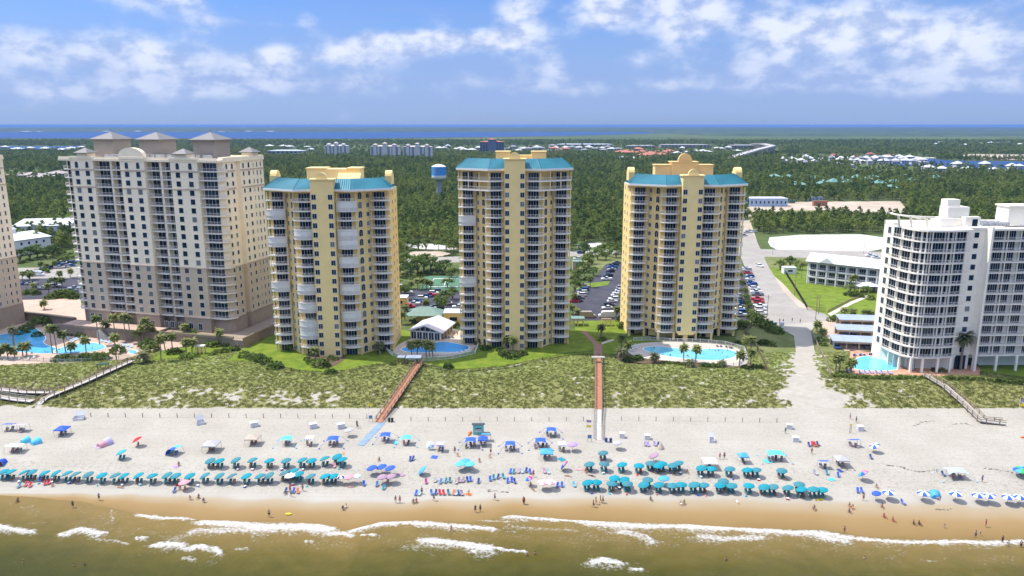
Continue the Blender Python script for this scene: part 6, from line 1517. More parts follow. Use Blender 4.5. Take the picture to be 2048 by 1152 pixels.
def cloth_tube(J, a, b_, r0, r1, mb, n=8): mb.tube([J[a][0] if isinstance(a, str) else a, J[b_][0] if isinstance(b_, str) else b_], [r0, r1], n)
def make_pose(kind):
    J = pose_joints(kind); body = skin_body(J, 'person'); 
    for m in (skins[0],): body.materials.append(m)
    hd, cr, nk = J['head'][0], J['crown'][0], J['neck'][0]; ax = (cr-hd).normalized(); fw = V(0,-1,0) if kind != 'lie' else V(0,0,1)
    fw = (fw-ax*fw.dot(ax)).normalized(); sd_ = ax.cross(fw)
    f = MB(); f.sphere((0,0,0), .016, 5, 4); 
    face = MB()
    for s in (-1, 1): face.sphere(hd+fw*.088+sd_*.034*s+ax*.012, .011, 5, 4)
    face.add([hd+fw*.09+ax*.01, hd+fw*.085-ax*.03+sd_*.016, hd+fw*.085-ax*.03-sd_*.016, hd+fw*.116-ax*.028], [(0,1,3),(0,3,2),(1,2,3)]); face.beam(hd+fw*.092-ax*.055-sd_*.022, hd+fw*.092-ax*.055+sd_*.022, .008, .008)
    hr = MB(); c = hd-fw*.016+ax*.045; hr.sphere((c.x,c.y,c.z), .102, 9, 6); hl = MB(); hl.sphere((c.x,c.y,c.z), .104, 9, 6); hl.tube([c-fw*.06, c-fw*.10-ax*.14, c-fw*.10-ax*.25], [.075,.065,.03], 7)
    sh = MB(); cloth_tube(J, 'waist', 'pelvis', .125, .158, sh); 
    for s in 'lr': p = J['h'+s][0].lerp(J['k'+s][0], .72); cloth_tube(J, 'h'+s, p, .11, .088, sh)
    bi = MB(); p = J['pelvis'][0]; cloth_tube(J, p.lerp(J['waist'][0], .35), 'pelvis', .132, .15, bi)
    for s in 'lr': cloth_tube(J, 'h'+s, J['h'+s][0].lerp(J['k'+s][0], .15), .105, .095, bi)
    bi.tube([J['waist'][0].lerp(J['chest'][0], .75), J['chest'][0].lerp(J['neck'][0], .12)], [.15,.152], 8)
    ts = MB(); ts.tube([J['pelvis'][0], J['waist'][0], J['chest'][0], J['chest'][0].lerp(nk, .55)], [.15,.133,.162,.1], 9)
    for s in 'lr': ts.tube([J['s'+s][0].lerp(J['chest'][0], .3), J['s'+s][0], J['s'+s][0].lerp(J['e'+s][0], .65)], [.085,.08,.062], 7)
    PB[kind] = dict(body=body, face=face.mesh('face', eye_m), hair=hr.mesh('hair', hairs[0], True), hair_long=hl.mesh('hair', hairs[0], True), shorts=sh.mesh('shorts', CLO['black'], True), swimsuit=bi.mesh('swimsuit', CLO['black'], True), shirt=ts.mesh('shirt', CLO['black'], True))
for k_ in ('stand','walk','arms','sit','crouch','lie'): make_pose(k_)
PN = [0]
POSW = {'stand':'standing','walk':'walking','arms':'standing with raised arm','sit':'sitting','crouch':'crouching','lie':'lying','wade':'wading','swim':'swimming'}
def person(p, kind, rz, where, low='black', top=None, skin=1, hair=0, long_=False, sc_=1.0, dz=0, label=None):
    pk = {'wade':'stand','swim':'stand'}.get(kind, kind); B = PB[pk]; i = PN[0]; PN[0] += 1
    o = link('person', B['body'], None, (p[0], p[1], p[2]+dz), rz); o.scale = (sc_,)*3; setmat(o, skins[skin%3])
    lab = 'person in %s %s %s' % (low+' clothes' if top == low else low+' and '+top+' shirt' if top else low+(' swimsuit' if long_ else ' shorts'), POSW[kind], where)
    tag(o, label or lab, 'person', 'people on the beach'); link('face', B['face'], o)
    h = link('hair', B['hair_long' if long_ else 'hair'], o); setmat(h, hairs[hair%3])
    c = link('swimsuit' if long_ and not top else 'shorts', B['swimsuit' if long_ and not top else 'shorts'], o); setmat(c, CLO[low])
    if top: t = link('shirt', B['shirt'], o); setmat(t, CLO[top])
    return o
# ------------------------------------------------------------------ the beach: umbrellas, loungers, tents, chairs
zA = sc(0, 820, 4.876); zB = sc(400, 820, 4.876); zC = sc(800, 820, 4.876); zD = sc(1150, 820, 4.096); zE = sc(1600, 820, 4.114); zb1 = sc(0, 980, 2); zc1 = sc(1024, 980, 2)
def cm(n, c, **k): return mat(n, c, .75, .08, 1.2, **k)
tealc = cm('teal_canvas', (.018,.205,.25), rnd=.2); UMB = {}
royal = cm('royal_blue_canvas', (.03,.10,.50)); skyb = cm('sky_blue_canvas', (.07,.32,.62)); aqua = cm('aqua_canvas', (.09,.47,.56)); lilac = cm('lilac_canvas', (.40,.36,.55)); tan_c = cm('tan_canvas', (.42,.35,.28)); grey_c = cm('grey_canvas', (.38,.37,.38)); white_c = cm('white_canvas', (.72,.71,.70)); pink_c = cm('pink_canvas', (.58,.28,.30)); mauve = cm('mauve_canvas', (.32,.21,.27)); red_c = cm('red_canvas', (.62,.02,.03)); navy_c = cm('navy_canvas', (.03,.06,.22)); cyan_c = cm('cyan_canvas', (.10,.47,.68)); purple_c = cm('purple_canvas', (.34,.24,.46)); yellow_c = cm('yellow_canvas', (.80,.62,.03)); green_c = cm('green_canvas', (.05,.35,.08)); orange_c = cm('orange_canvas', (.78,.17,.03)); magenta = cm('magenta_canvas', (.45,.03,.20)); bluew = cm('blue_stripe', (.05,.16,.42)); pale_b = cm('pale_blue_canvas', (.36,.52,.70))
def canopy_mesh(mats, r=1.27, rise=.46, flat_=False):
    mb = MB(); n = 8; top = (0,0,rise); nm = len(mats)
    for k in range(n):
        a0, a1 = 2*pi*k/n, 2*pi*(k+1)/n; mb.cur = k % nm
        m_ = lambda a, rr, z: (cos(a)*rr, sin(a)*rr, z)
        mb.add([top, m_(a0,r*.55,rise*.68), m_(a1,r*.55,rise*.68)], [(0,1,2)]); am = (a0+a1)/2
        mb.add([m_(a0,r*.55,rise*.68), m_(a0,r,0), m_(am,r*.955,-.01), m_(a1,r,0), m_(a1,r*.55,rise*.68)], [(0,1,2,3,4)])
        mb.add([m_(a0,r,0), m_(a0,r*1.0,-.14), m_(am,r*.95,-.15), m_(a1,r*1.0,-.14), m_(a1,r,0), m_(am,r*.955,-.01)], [(0,1,2,5),(5,2,3,4)])
    mb.cur = 0; mb.sphere((0,0,rise+.05), .05, 5, 4)
    return mb.mesh('canopy', mats)
pm_ = MB(); pm_.tube([(0,0,-.3),(0,0,2.25)], .028, 6); POLE = pm_.mesh('pole', wood)
def umbrella(p, mats, lab, tilt=12, rz=0, r=1.27, group=None, h=1.78, td=None, rise=.46):
    key = (tuple(m.name for m in mats), r, rise)
    if key not in UMB: UMB[key] = canopy_mesh(mats, r, rise)
    root = empty('beach_umbrella', p); tag(root, lab, 'umbrella', group); link('pole', POLE, root).scale = (1,1,h/1.78)
    c = link('canopy', UMB[key], root); c.location = (0,0,h); d = pi if td is None else td
    c.rotation_euler = (Matrix.Rotation(R(tilt), 3, Vector((-sin(d), cos(d), 0))) @ Matrix.Rotation(rz, 3, 'Z')).to_euler(); return root
# loungers: wooden frame with a teal sling
def lounger_mesh():
    mb = MB(); mb.cur = 1
    for s in (-.27,.27): mb.beam((s,-.55,.30),(s,.30,.24),.05,.05); mb.beam((s,.25,.22),(s,.72,.88),.05,.05); mb.beam((s,-.5,0),(s,-.35,.32),.05,.05); mb.beam((s,.45,0),(s,.1,.3),.05,.05); mb.beam((s*1.15,-.35,.48),(s*1.15,.4,.5),.06,.03)
    mb.cur = 0; mb.add([(-.26,-.56,.32),(.26,-.56,.32),(.26,.28,.26),(-.26,.28,.26),(-.26,-.56,.29),(.26,-.56,.29),(.26,.28,.23),(-.26,.28,.23)], [(0,1,2,3),(7,6,5,4),(0,4,5,1),(3,2,6,7)])
    mb.add([(-.26,.28,.26),(.26,.28,.26),(.26,.72,.9),(-.26,.72,.9),(-.26,.32,.25),(.26,.32,.25),(.26,.76,.88),(-.26,.76,.88)], [(0,1,2,3),(7,6,5,4),(2,6,7,3),(0,3,7,4),(1,5,6,2)])
    return mb.mesh('beach_lounger', [tealc, wood])
LOU = lounger_mesh()
def chair(p, m, lab, rz=0, group='folding chairs on the sand'):
    o = link('beach_chair', LOU, None, p, rz); setmat(o, m, grey); tag(o, lab, 'chair', group); return o
def zpt(z, x, y, h=0): return gp(*z(x, y), h)
A1 = [(zA,x,y) for x, y in [(30,595),(100,597),(235,605),(305,602),(430,608),(540,612),(655,615),(735,620),(857,625),(990,632),(1122,632),(1205,633),(1348,630),(1483,635),(1627,632),(1712,635),(1848,637)]]
B1 = [(zB,x,y) for x, y in [(97,487),(187,487),(347,485),(510,480),(675,483),(838,485),(995,483),(1085,483),(1215,468),(1335,445),(1385,477)]]
B2 = [(zB,x,y) for x, y in [(45,633),(187,637),(310,635),(450,638),(585,637),(672,635),(822,607),(912,587),(960,618),(1078,637),(1218,640),(1297,637)]]
D1 = [(zD,x,y) for x, y in [(118,435),(230,347),(240,437),(385,443),(525,450),(620,428),(680,448),(712,435),(800,450),(845,432),(1035,472),(1115,472),(1267,478),(1412,482),(1483,483),(1695,490)]]
D2 = [(zD,x,y) for x, y in [(102,590),(177,587),(302,597),(323,550),(402,562),(430,597),(562,603),(597,565),(687,605),(800,610),(873,607),(975,608),(1053,610),(1188,608),(1215,575),(1285,610),(1425,613),(1548,623),(1622,623),(1745,632),(1838,600),(1857,645),(1955,645),(2025,645)]]
rr_ = random.Random(21)
for row, where, tl in ((A1+B2, 'of the left front row', 20), (B1, 'of the left back row', 14), (D1, 'of the right back row', 7), (D2, 'of the right front row', 7)):
    n = len(row)
    for i, (z, x, y) in enumerate(row):
        p = zpt(z, x, y, 1.95); nm = nth(i+1)
        umbrella(p, [tealc], 'teal beach umbrella, %s from the left %s' % (nm, where), tl+rr_.uniform(-8,8), rr_.uniform(0,.7), group='teal beach umbrellas', td=pi+rr_.uniform(-.5,.5), h=rr_.uniform(1.68,1.88))
        for s, sn in ((-.48,'left'),(.42,'right')):
            o = link('beach_lounger', LOU, None, gp(0,0) if False else Vector((p.x+s, p.y-.15+rr_.uniform(-.2,.2), float(zg(p.x+s, p.y-.15)))), rr_.uniform(-.15,.15))
            tag(o, 'teal lounger, %s one under the %s umbrella %s' % (sn, nm, where), 'lounger', 'teal loungers under the umbrellas')
        if rr_.random() < .5:
            k = rr_.choice([-.48,.42]); person((p.x+k, p.y-.12, float(zg(p.x,p.y))), 'sit', rr_.uniform(-.3,.3), 'under the %s umbrella %s' % (nm, where), rr_.choice(list(CLO)), None if rr_.random()<.6 else rr_.choice(list(CLO)), rr_.randint(0,2), rr_.randint(0,2), rr_.random()<.5, dz=.12)
umbrella(zpt(zA,1180,405,1.95), [cm('bright_teal_canvas', (.03,.33,.42))], 'single bright teal umbrella standing alone above the left row', 22)
for s in (-.45,.45): q = zpt(zA,1180,405,1.95); chair(q+Vector((s,-.2,0)), tealc, 'teal chair under the single umbrella above the left row, %s one' % ('left' if s < 0 else 'right'))
U = umbrella
U(zpt(zA,1335,283,1.9), [red_c], 'red umbrella tilted over people on a purple mat', 30)
U(zpt(zA,1795,700,1.9), [pink_c], 'pale red umbrella in front of the left teal row', 8)
U(zpt(zB,878,633,1.9), [white_c], 'white umbrella among the teal ones', 6)
for x, y, l in ((1675,558,'left of three royal blue umbrellas'),(1770,547,'middle of three royal blue umbrellas'),(1853,560,'right of three royal blue umbrellas')): U(zpt(zB,x,y,1.9), [royal], l, 14, group='royal blue umbrellas')
U(zpt(zB,1370,652,1.8), [white_c, navy_c], 'small navy and white striped umbrella beside the pink one', 5, r=.95); U(zpt(zB,1450,645,1.9), [pink_c], 'faded pink umbrella right of the striped one', 5); U(zpt(zB,1530,640,1.9), [white_c, pale_b], 'small white and pale blue umbrella', 8, r=.9)
U(zpt(zB,1780,645,1.9), [mauve], 'left of two mauve umbrellas below the royal blue ones', 6); U(zpt(zB,1860,640,1.9), [mauve], 'right of two mauve umbrellas below the royal blue ones', 12)
U(zpt(zB,1450,190,1.9), [grey_c], 'grey umbrella beside the white storage box', 10)
for x, y, m, l in ((585,518,cyan_c,'left of three light blue umbrellas'),(633,492,skyb,'back one of three light blue umbrellas'),(680,520,cyan_c,'right of three light blue umbrellas')): U(zpt(zC,x,y,1.9), [m], l, 6, group='light blue umbrella trio')
U(zpt(zC,295,335,1.4), [white_c, pale_b], 'white and teal umbrella tipped towards the camera beside the lilac cabana', 55, td=-pi/2, h=1.2, r=1.0); U(zpt(zC,1685,330,1.9), [purple_c], 'lone purple umbrella right of the cabana', 6)
U(zpt(zC,1395,700,1.9), [pink_c, white_c], 'left of two pink and white umbrellas', 4); U(zpt(zC,1470,695,1.9), [pink_c, white_c], 'right of two pink and white umbrellas', 4)
rb = [red_c, orange_c, yellow_c, green_c, skyb, royal, purple_c, magenta]
U(zpt(zC,1600,535,1.4), rb, 'rainbow umbrella tipped on its side', 58, td=pi*.85, h=1.3); U(zpt(zC,1255,672,1.7), rb, 'rainbow umbrella in front of the sitting couple', 20, r=.9); U(zpt(zE,517,530,1.5), rb, 'rainbow umbrella at the right, above the wet sand', 35, td=pi*.8)
U(zpt(zC,215,578,1.4), [skyb], 'blue umbrella tipped towards the left', 45, h=1.2)
U(zpt(zD,347,263,1.9), [grey_c], 'grey umbrella right of the red boardwalk end', 8); U(zpt(zD,645,370,1.8), [mauve], 'mauve umbrella behind the right back row', 25); U(zpt(zD,728,555,1.9), [skyb], 'light blue umbrella among the right front row', 6)
bw = [white_c, royal]
for i, (x, y) in enumerate([(730,672),(1018,680),(1283,683),(1468,695),(1560,700),(1715,710),(1810,710)]): U(zpt(zE,x,y,1.9), bw, '%s blue and white umbrella from the left in the row at the right' % nth(i+1), 5, rr_.uniform(0,.7), r=1.32, group='blue and white umbrellas')
U(zpt(zE,613,293,1.8), bw, 'single blue and white umbrella up the beach at the right', 24); U(zpt(zE,628,687,1.7), [royal], 'flat dark blue umbrella left of the blue and white row', 12, r=1.0); U(zpt(zE,1830,487,1.9), [royal, skyb, green_c], 'blue and green umbrella cut by the right edge', 8, r=1.9)
# ---- tents
def legs(root, pts, m=None):
    for a, b_ in pts: mb = MB(); mb.tube([a, b_], .035, 5); mb.build('leg', m or grey, root)
def tent(kind, z, x, y, w, m, lab, d=None, rz=0, h=2.0, m2=None):
    p = zpt(z, x, y, h*.95); d = d or w; root = empty('beach_tent', p, rz); tag(root, lab, 'beach tent')
    mb = MB(); W2, D2 = w/2, d/2
    if kind == 'stretch':   # four pulled corners, sagging edges, guy lines to sand bags
        n = 8; V_ = []; F_ = []
        for j in range(n+1):
            for i in range(n+1):
                u, v = i/n*2-1, j/n*2-1; pull = 1-.22*(1-max(abs(u), abs(v))**0)+0
                xx = u*W2*(1-.20*(1-v*v)*abs(u)**1.5*0 - .16*(1-v*v)); yy = v*D2*(1-.18*(1-u*u)); zz = h-.28*(u*u*v*v)+.18*(1-u*u)*(1-v*v)-.10*(u*u+v*v)/2
                V_.append((xx, yy, zz))
        for j in range(n):
            for i in range(n): k = j*(n+1)+i; F_.append((k,k+1,k+n+2,k+n+1))
        mb.add(V_, F_); mb.build('canopy', m, root, True)
        for sx in (-1,1):
            for sy in (-1,1):
                c = Vector((sx*W2*1.0, sy*D2, h-.38)); g = Vector((sx*(W2+1.5), sy*(D2+.7), .08)); tb = MB(); tb.tube([c, g], .03, 4); tb.build('guy_line', m, root); sb = MB(); sb.sphere((g.x,g.y,.1), .2, 7, 5, .7); sb.build('sand_bag', m, root)
        legs(root, [((s*W2*.62, q*D2*.72, -.2), (s*W2*.60, q*D2*.70, h-.08)) for s in (-1,1) for q in (-1,1)])
    elif kind == 'popup':
        e = h-.15; hh = .75; mb.add([(-W2,-D2,e),(W2,-D2,e),(W2,D2,e),(-W2,D2,e),(0,0,e+hh),(-W2,-D2,e-.22),(W2,-D2,e-.22),(W2,D2,e-.22),(-W2,D2,e-.22)], [(0,1,4),(1,2,4),(2,3,4),(3,0,4),(5,6,1,0),(6,7,2,1),(7,8,3,2),(8,5,0,3)]); mb.build('canopy', m, root)
        legs(root, [((s*W2*.97,q*D2*.97,-.2),(s*W2*.97,q*D2*.97,e)) for s in (-1,1) for q in (-1,1)])
    elif kind == 'cabana':
        nm = 8
        for k in range(nm):
            mb.cur = k % 2; x0, x1 = -W2+w*k/nm, -W2+w*(k+1)/nm
            mb.add([(x0,-D2,h),(x1,-D2,h),(x1,D2,h+.1),(x0,D2,h+.1),(x0,-D2,h-.25),(x1,-D2,h-.25)], [(0,1,2,3),(4,5,1,0)])
        mb.build('canopy', [m, m2 or m], root); legs(root, [((s*W2*1.0,q*D2,-.2),(s*W2*.97,q*D2*.97,h)) for s in (-1,1) for q in (-1,1)], white)
    elif kind == 'slant':
        V_ = []; n = 8
        for i in range(n+1):
            u = i/n; V_ += [(-W2, -D2+d*u, h-.5*u*u+.08*sin(u*9)), (W2, -D2+d*u, h-.5*u*u+.08*sin(u*9+.8))]
        mb.add(V_, [(2*i,2*i+1,2*i+3,2*i+2) for i in range(n)]); mb.build('canopy', m, root, True); legs(root, [((-W2*1.15,-D2*1.1,-.2),(-W2,-D2,h)),((W2*1.15,-D2*1.1,-.2),(W2,-D2,h)),((-W2,D2,-.2),(-W2,D2,h-.5)),((W2,D2,-.2),(W2,D2,h-.5))])
    elif kind == 'arch':   # one sheet bowed from the sand up and over
        n = 10
        for j in range(2):
            mb.cur = j
            for i in range(n):
                a0, a1 = .62*pi*i/n, .62*pi*(i+1)/n; y0, y1 = -D2+d*j/2, -D2+d*(j+1)/2
                mb.add([(-W2*cos(a0),y0,h*sin(a0)),(-W2*cos(a1),y0,h*sin(a1)),(-W2*cos(a1),y1,h*sin(a1)),(-W2*cos(a0),y1,h*sin(a0))], [(0,1,2,3)])
        mb.build('canopy', [m, m2 or m], root, True); legs(root, [((W2*.9,s*D2,-.2),(-W2*cos(.62*pi),s*D2,h*sin(.62*pi))) for s in (-1,1)])
    else:   # arched dome tent, open towards the sea
        n = 10
        for j in range(4):
            mb.cur = (j//2) % 2
            for i in range(n):
                a0, a1 = pi*i/n, pi*(i+1)/n; y0, y1 = -D2+d*j/4, -D2+d*(j+1)/4; k0, k1 = 1-.10*j, 1-.10*(j+1)
                mb.add([(-W2*cos(a0)*k0,y0,h*sin(a0)*k0),(-W2*cos(a1)*k0,y0,h*sin(a1)*k0),(-W2*cos(a1)*k1,y1,h*sin(a1)*k1),(-W2*cos(a0)*k1,y1,h*sin(a0)*k1)], [(0,1,2,3)])
        k1 = .6; mb.add([(-W2*cos(pi*i/n)*k1,D2,h*sin(pi*i/n)*k1) for i in range(n+1)], [tuple(range(n+1))]); mb.build('shell', [m, m2 or m], root)
        fb = MB(); fb.tube([(-W2*cos(pi*i/n)*1.01,-D2-.01,h*sin(pi*i/n)*1.01) for i in range(n+1)], .03, 5); fb.build('pole_arch', grey, root)
    return p
TP = []
def T_(*a, seats=2, **k):
    p = tent(*a, **k); lab = a[6-1] if False else a[5]
    for i in range(seats):
        q = p+Vector((rr_.uniform(-1,1)*a[3+0]*.3 if False else rr_.uniform(-.9,.9), rr_.uniform(-.9,.3), 0)); m_ = rr_.choice([navy_c, tealc, royal, mauve, grey_c])
        c = chair(q, m_, '%s chair %s the %s' % ({'navy_canvas':'navy','teal_canvas':'teal','royal_blue_canvas':'blue','mauve_canvas':'mauve','grey_canvas':'grey'}[m_.name], 'in the shade under' if i == 0 else 'beside another chair under', lab), rr_.uniform(-.6,.6), 'chairs under the beach tents')
        person(q, 'sit', c.rotation_euler.z, ('in the shade of the ' if i == 0 else 'next to others under the ')+lab, rr_.choice(list(CLO)), None if rr_.random() < .6 else rr_.choice(list(CLO)), rr_.randint(0,2), rr_.randint(0,2), rr_.random() < .5, dz=.12)
def TT(kind, z, x, y, w, m, lab, seats=2, **k):
    T_(kind, z, x, y, w, m, lab, seats=seats, **k) if False else None
    p = tent(kind, z, x, y, w, m, lab, **k); dr = ['first','second','third','fourth']
    for i in range(seats):
        q = p+Vector(((i-(seats-1)/2)*.95+rr_.uniform(-.15,.15), rr_.uniform(-.8,.2), 0)); m_ = rr_.choice([navy_c, tealc, royal, mauve, grey_c])
        c = chair(q, m_, '%s chair from left under %s' % (dr[i], lab), rr_.uniform(-.4,.4), 'chairs under the beach tents')
        person(q, 'sit', c.rotation_euler.z, '', rr_.choice(list(CLO)), None if rr_.random() < .6 else rr_.choice(list(CLO)), rr_.randint(0,2), rr_.randint(0,2), rr_.random() < .5, dz=.12, label='person sitting %s from left under %s' % (dr[i], lab))
TT('slant',zA,88,132,2.6,royal,'dark blue slanted canopy near the left edge',d=1.8); TT('slant',zA,212,138,2.8,lilac,'pale lilac canopy beside the dark blue one',d=1.9); TT('dome',zA,240,262,2.2,cyan_c,'small light blue dome tent, left of two',1,m2=aqua,h=1.5,d=1.7,rz=2.6); TT('dome',zA,340,272,2.6,cyan_c,'small light blue dome tent, right of two',1,h=1.6,d=1.9,rz=2.6); TT('slant',zA,150,335,3.6,white_c,'large white canopy at the left edge',3,d=2.8)
TT('popup',zA,605,175,2.9,royal,'blue popup tent alone near the boardwalk sand',2); TT('dome',zA,1010,285,3.0,lilac,'pink lilac tent beside the red umbrella',2,m2=pink_c,h=1.7,rz=2.7); TT('arch',zA,1705,365,3.4,royal,'blue and aqua arched shade tent',1,m2=aqua,h=1.9,d=3.0,rz=-.35); TT('dome',zA,5,470,2.4,royal,'blue tent cut by the left edge',1,h=1.6)
TT('popup',zB,110,325,3.5,grey_c,'silver grey popup tent above the left rows',2); TT('popup',zB,515,262,3.2,tan_c,'tan popup tent right of the silver grey tent',2); TT('stretch',zB,845,270,2.9,cyan_c,'light blue stretched canopy',2); TT('cabana',zB,1065,272,2.1,lilac,'lilac and white striped cabana by the royal blue canopy',2,m2=white_c); TT('stretch',zB,1300,272,3.1,royal,'royal blue stretched canopy with long guy lines',3); TT('stretch',zB,1810,235,2.9,royal,'royal blue stretched canopy right of the blue mat',2); TT('stretch',zC,65,262,2.8,aqua,'teal stretched canopy beside the blue one',2)
TT('cabana',zC,395,330,1.9,lilac,'lilac cabana left of the beach hut canopies',2); TT('stretch',zC,690,285,3.0,royal,'blue stretched canopy in front of the beach hut',3); TT('popup',zC,808,275,2.4,royal,'blue popup tent in front of the beach hut',2); TT('slant',zC,838,230,2.2,skyb,'lighter blue canopy right against the beach hut',0,d=1.6); TT('stretch',zC,1075,322,2.8,royal,'blue stretched canopy right of the beach hut',3); TT('stretch',zC,1475,185,2.8,royal,'blue stretched canopy farthest up the beach',3); TT('stretch',zC,1370,290,3.0,royal,'blue stretched canopy behind the pyramid tent',4); TT('popup',zC,1430,400,3.0,skyb,'blue pyramid popup tent closed at the back',2); TT('cabana',zC,1580,330,1.9,white_c,'white and pale blue cabana',2,m2=pale_b)
TT('popup',zD,1105,412,3.1,white_c,'whitish popup tent behind the right back row',1); TT('popup',zD,1380,368,2.2,skyb,'small bright blue tent',1); TT('stretch',zD,1640,348,4.2,aqua,'large aqua canopy at the right',4,d=3.0); TT('slant',zE,195,415,2.3,royal,'dark blue canopy on slanted legs at the right',2,d=1.6); TT('popup',zE,340,395,2.9,grey_c,'grey popup tent at the right',2); TT('slant',zE,445,240,2.6,royal,'small blue canopy near the path mouth',2,d=1.6); TT('stretch',zE,1280,492,4.6,pale_b,'large pale blue patterned canopy at the right',3,d=3.0); TT('dome',zE,1115,668,2.5,skyb,'sky blue pop tent between the striped umbrellas',1,h=1.5,d=1.6,rz=2.8)
# closed tan umbrella tent
p = zpt(zD,702,292,.8); mb = MB(); mb.lathe([(1.0,0),(.8,.5),(.1,1.6)], 8); o = mb.build('closed_tent', tan_c, None, loc=p); tag(o, 'small tan cone shaped tent beside purple chairs', 'beach tent')
# ---- storage boxes, hut, kayak, bins, boards, flags
def storage_box(z, x, y, lab, open_=False, rz=0, w=1.9, d=1.2, h=1.15):
    p = zpt(z, x, y, .4); root = empty('storage_box', p, rz); tag(root, lab, 'storage box', 'white storage boxes on the sand'); mb = MB(); t = .08
    if open_: mb.box(-w/2,-d/2,-.1,-w/2+t,d/2,h); mb.box(w/2-t,-d/2,-.1,w/2,d/2,h); mb.box(-w/2+t,d/2-t,-.1,w/2-t,d/2,h); mb.box(-w/2+t,-d/2,-.1,w/2-t,-d/2+t,h*.55); mb.box(-w/2+t,-d/2+t,0,w/2-t,d/2-t,.08)
    else: mb.box(-w/2,-d/2,-.1,w/2,d/2,h)
    mb.build('box_body', mat('grey_white_board', (.55,.55,.57), .7, .08, 1), root); mb = MB()
    if open_: mb.beam((0,d/2+.05,h),(0,d/2+.5,h+1.0),w,.06)
    else: mb.box(-w/2-.04,-d/2-.04,h+.002,w/2+.04,d/2+.04,h+.09)
    mb.build('lid', white, root)
storage_box(zA,770,78,'wide open storage box with timber inside near the left boardwalk',True,.2,2.6,1.6,.9); storage_box(zA,1955,125,'open storage box above the silver grey tent',True,.5); storage_box(zB,528,145,'closed white storage box above the tan tent',rz=.5); storage_box(zB,1103,158,'closed white storage box above the striped cabana',rz=.45); storage_box(zB,1372,160,'closed white storage box beside the grey umbrella',rz=.5)
storage_box(zD,385,212,'closed white storage box right of the red boardwalk end',rz=-.1,w=1.3); storage_box(zD,592,225,'closed white storage box above the purple chairs',rz=-.1,w=1.3); storage_box(zD,1120,250,'open white storage box above the whitish tent',True,0,1.4); storage_box(zD,1755,140,'upper white storage box at the path mouth',rz=-.2,w=1.4); storage_box(zD,1808,245,'lower white storage box at the path mouth',rz=-.2,w=1.4); storage_box(zE,495,155,'white storage box with gear on top near the path mouth',rz=0,w=1.5)
p = zpt(zC,765,240,.0); root = empty('rental_hut', p, .05); tag(root, 'teal beach rental hut with dark grey shed roof and open hatch', 'hut')
mb = MB(); mb.box(-1.4,0,-.1,1.4,1.8,2.3); mb.box(-1.4,0,2.3,1.4,.1,2.7); mb.build('wall', mat('teal_boards', (.17,.46,.45), .8, .1, 1.5), root); mb = MB(); mb.add([(-1.7,-.3,2.75),(1.7,-.3,2.75),(1.7,2.0,2.3),(-1.7,2.0,2.3),(-1.7,-.3,2.87),(1.7,-.3,2.87),(1.7,2.0,2.42),(-1.7,2.0,2.42)], [(0,3,2,1),(4,5,6,7),(0,1,5,4),(1,2,6,5),(2,3,7,6),(3,0,4,7)]); mb.build('roof', mat('charcoal_roof', (.07,.075,.08), .8, .15, 1), root)
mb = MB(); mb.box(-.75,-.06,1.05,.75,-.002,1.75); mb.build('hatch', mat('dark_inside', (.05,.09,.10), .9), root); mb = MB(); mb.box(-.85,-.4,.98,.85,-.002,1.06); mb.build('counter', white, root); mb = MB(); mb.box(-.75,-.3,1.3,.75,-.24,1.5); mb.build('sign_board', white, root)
def kayak(p, lab, rz, m, tilt=0):
    mb = MB(); prof = []; n = 10
    V_ = []; F_ = []
    for i in range(n+1):
        u = i/n*2-1; w = .38*(1-abs(u)**2.2)+.01; x = u*1.5; V_ += [(x,-w,.22),(x,-w*.6,.02+.1*u*u),(x,w*.6,.02+.1*u*u),(x,w,.22),(x,0,.26)]
    for i in range(n):
        for k in range(5): a = i*5+k; b_ = i*5+(k+1)%5; F_.append((a,b_,b_+5,a+5))
    mb.add(V_, F_); o = mb.build('kayak', m, None, True); o.location = p; o.rotation_euler = (tilt, 0, rz); tag(o, lab, 'kayak'); sb = MB(); sb.lathe([(.28,.262),(.28,.30),(.2,.30),(.2,.266)], 10); link('seat_well', sb.mesh('seat_well', blackm), o); return o
kayak(zpt(zC,680,225,.2), 'orange kayak lying beside the rental hut', 1.35, orange_c); kayak(zpt(zE,1855,218,.3), 'orange red kayak cut by the right edge', .2, cm('red_orange', (.72,.10,.02)))
mat_o = MB(); a, b_ = gp(764,846), gp(721,891); d = (b_-a).normalized(); n_ = Vector((-d.y,d.x,0))*.95
for i in range(14):
    q0, q1 = a.lerp(b_, i/14), a.lerp(b_, (i+1)/14)
    z0, z1 = float(zg(q0.x,q0.y))+.06, float(zg(q1.x,q1.y))+.06
    mat_o.add([(q0.x+n_.x,q0.y+n_.y,z0),(q0.x-n_.x,q0.y-n_.y,z0),(q1.x-n_.x,q1.y-n_.y,z1),(q1.x+n_.x,q1.y+n_.y,z1)], [(0,1,2,3)])
o = mat_o.build('access_mat', mat('blue_grey_mat', (.18,.26,.36), .9, .15, .8)); tag(o, 'long blue grey access mat laid on the sand below the diagonal boardwalk', 'beach mat')
def sign(z, x, y, w, h, m, lab, gz=1.2, cat='sign', post=1.9):
    p = zpt(z, x, y); root = empty('sign_board', p); tag(root, lab, cat)
    for s in (-w/2+.06, w/2-.06): mb = MB(); mb.cbox(s,0,post/2-.1,.09,.09,post); mb.build('post', wood, root)
    mb = MB(); mb.box(-w/2,-.08,post-h-.1,w/2,-.046,post-.05); mb.build('panel', m, root)
sblue = mat('sign_blue_grey', (.10,.20,.36), .6, .25, 2)
sign(zB,1665,115,1.0,.9,sblue,'blue information board beside the diagonal boardwalk end'); sign(zC,1848,308,1.0,.9,sblue,'blue information board beside the red boardwalk end'); sign(zE,412,190,.45,.45,yellow_c,'yellow diamond warning sign at the path mouth',post=2.6)
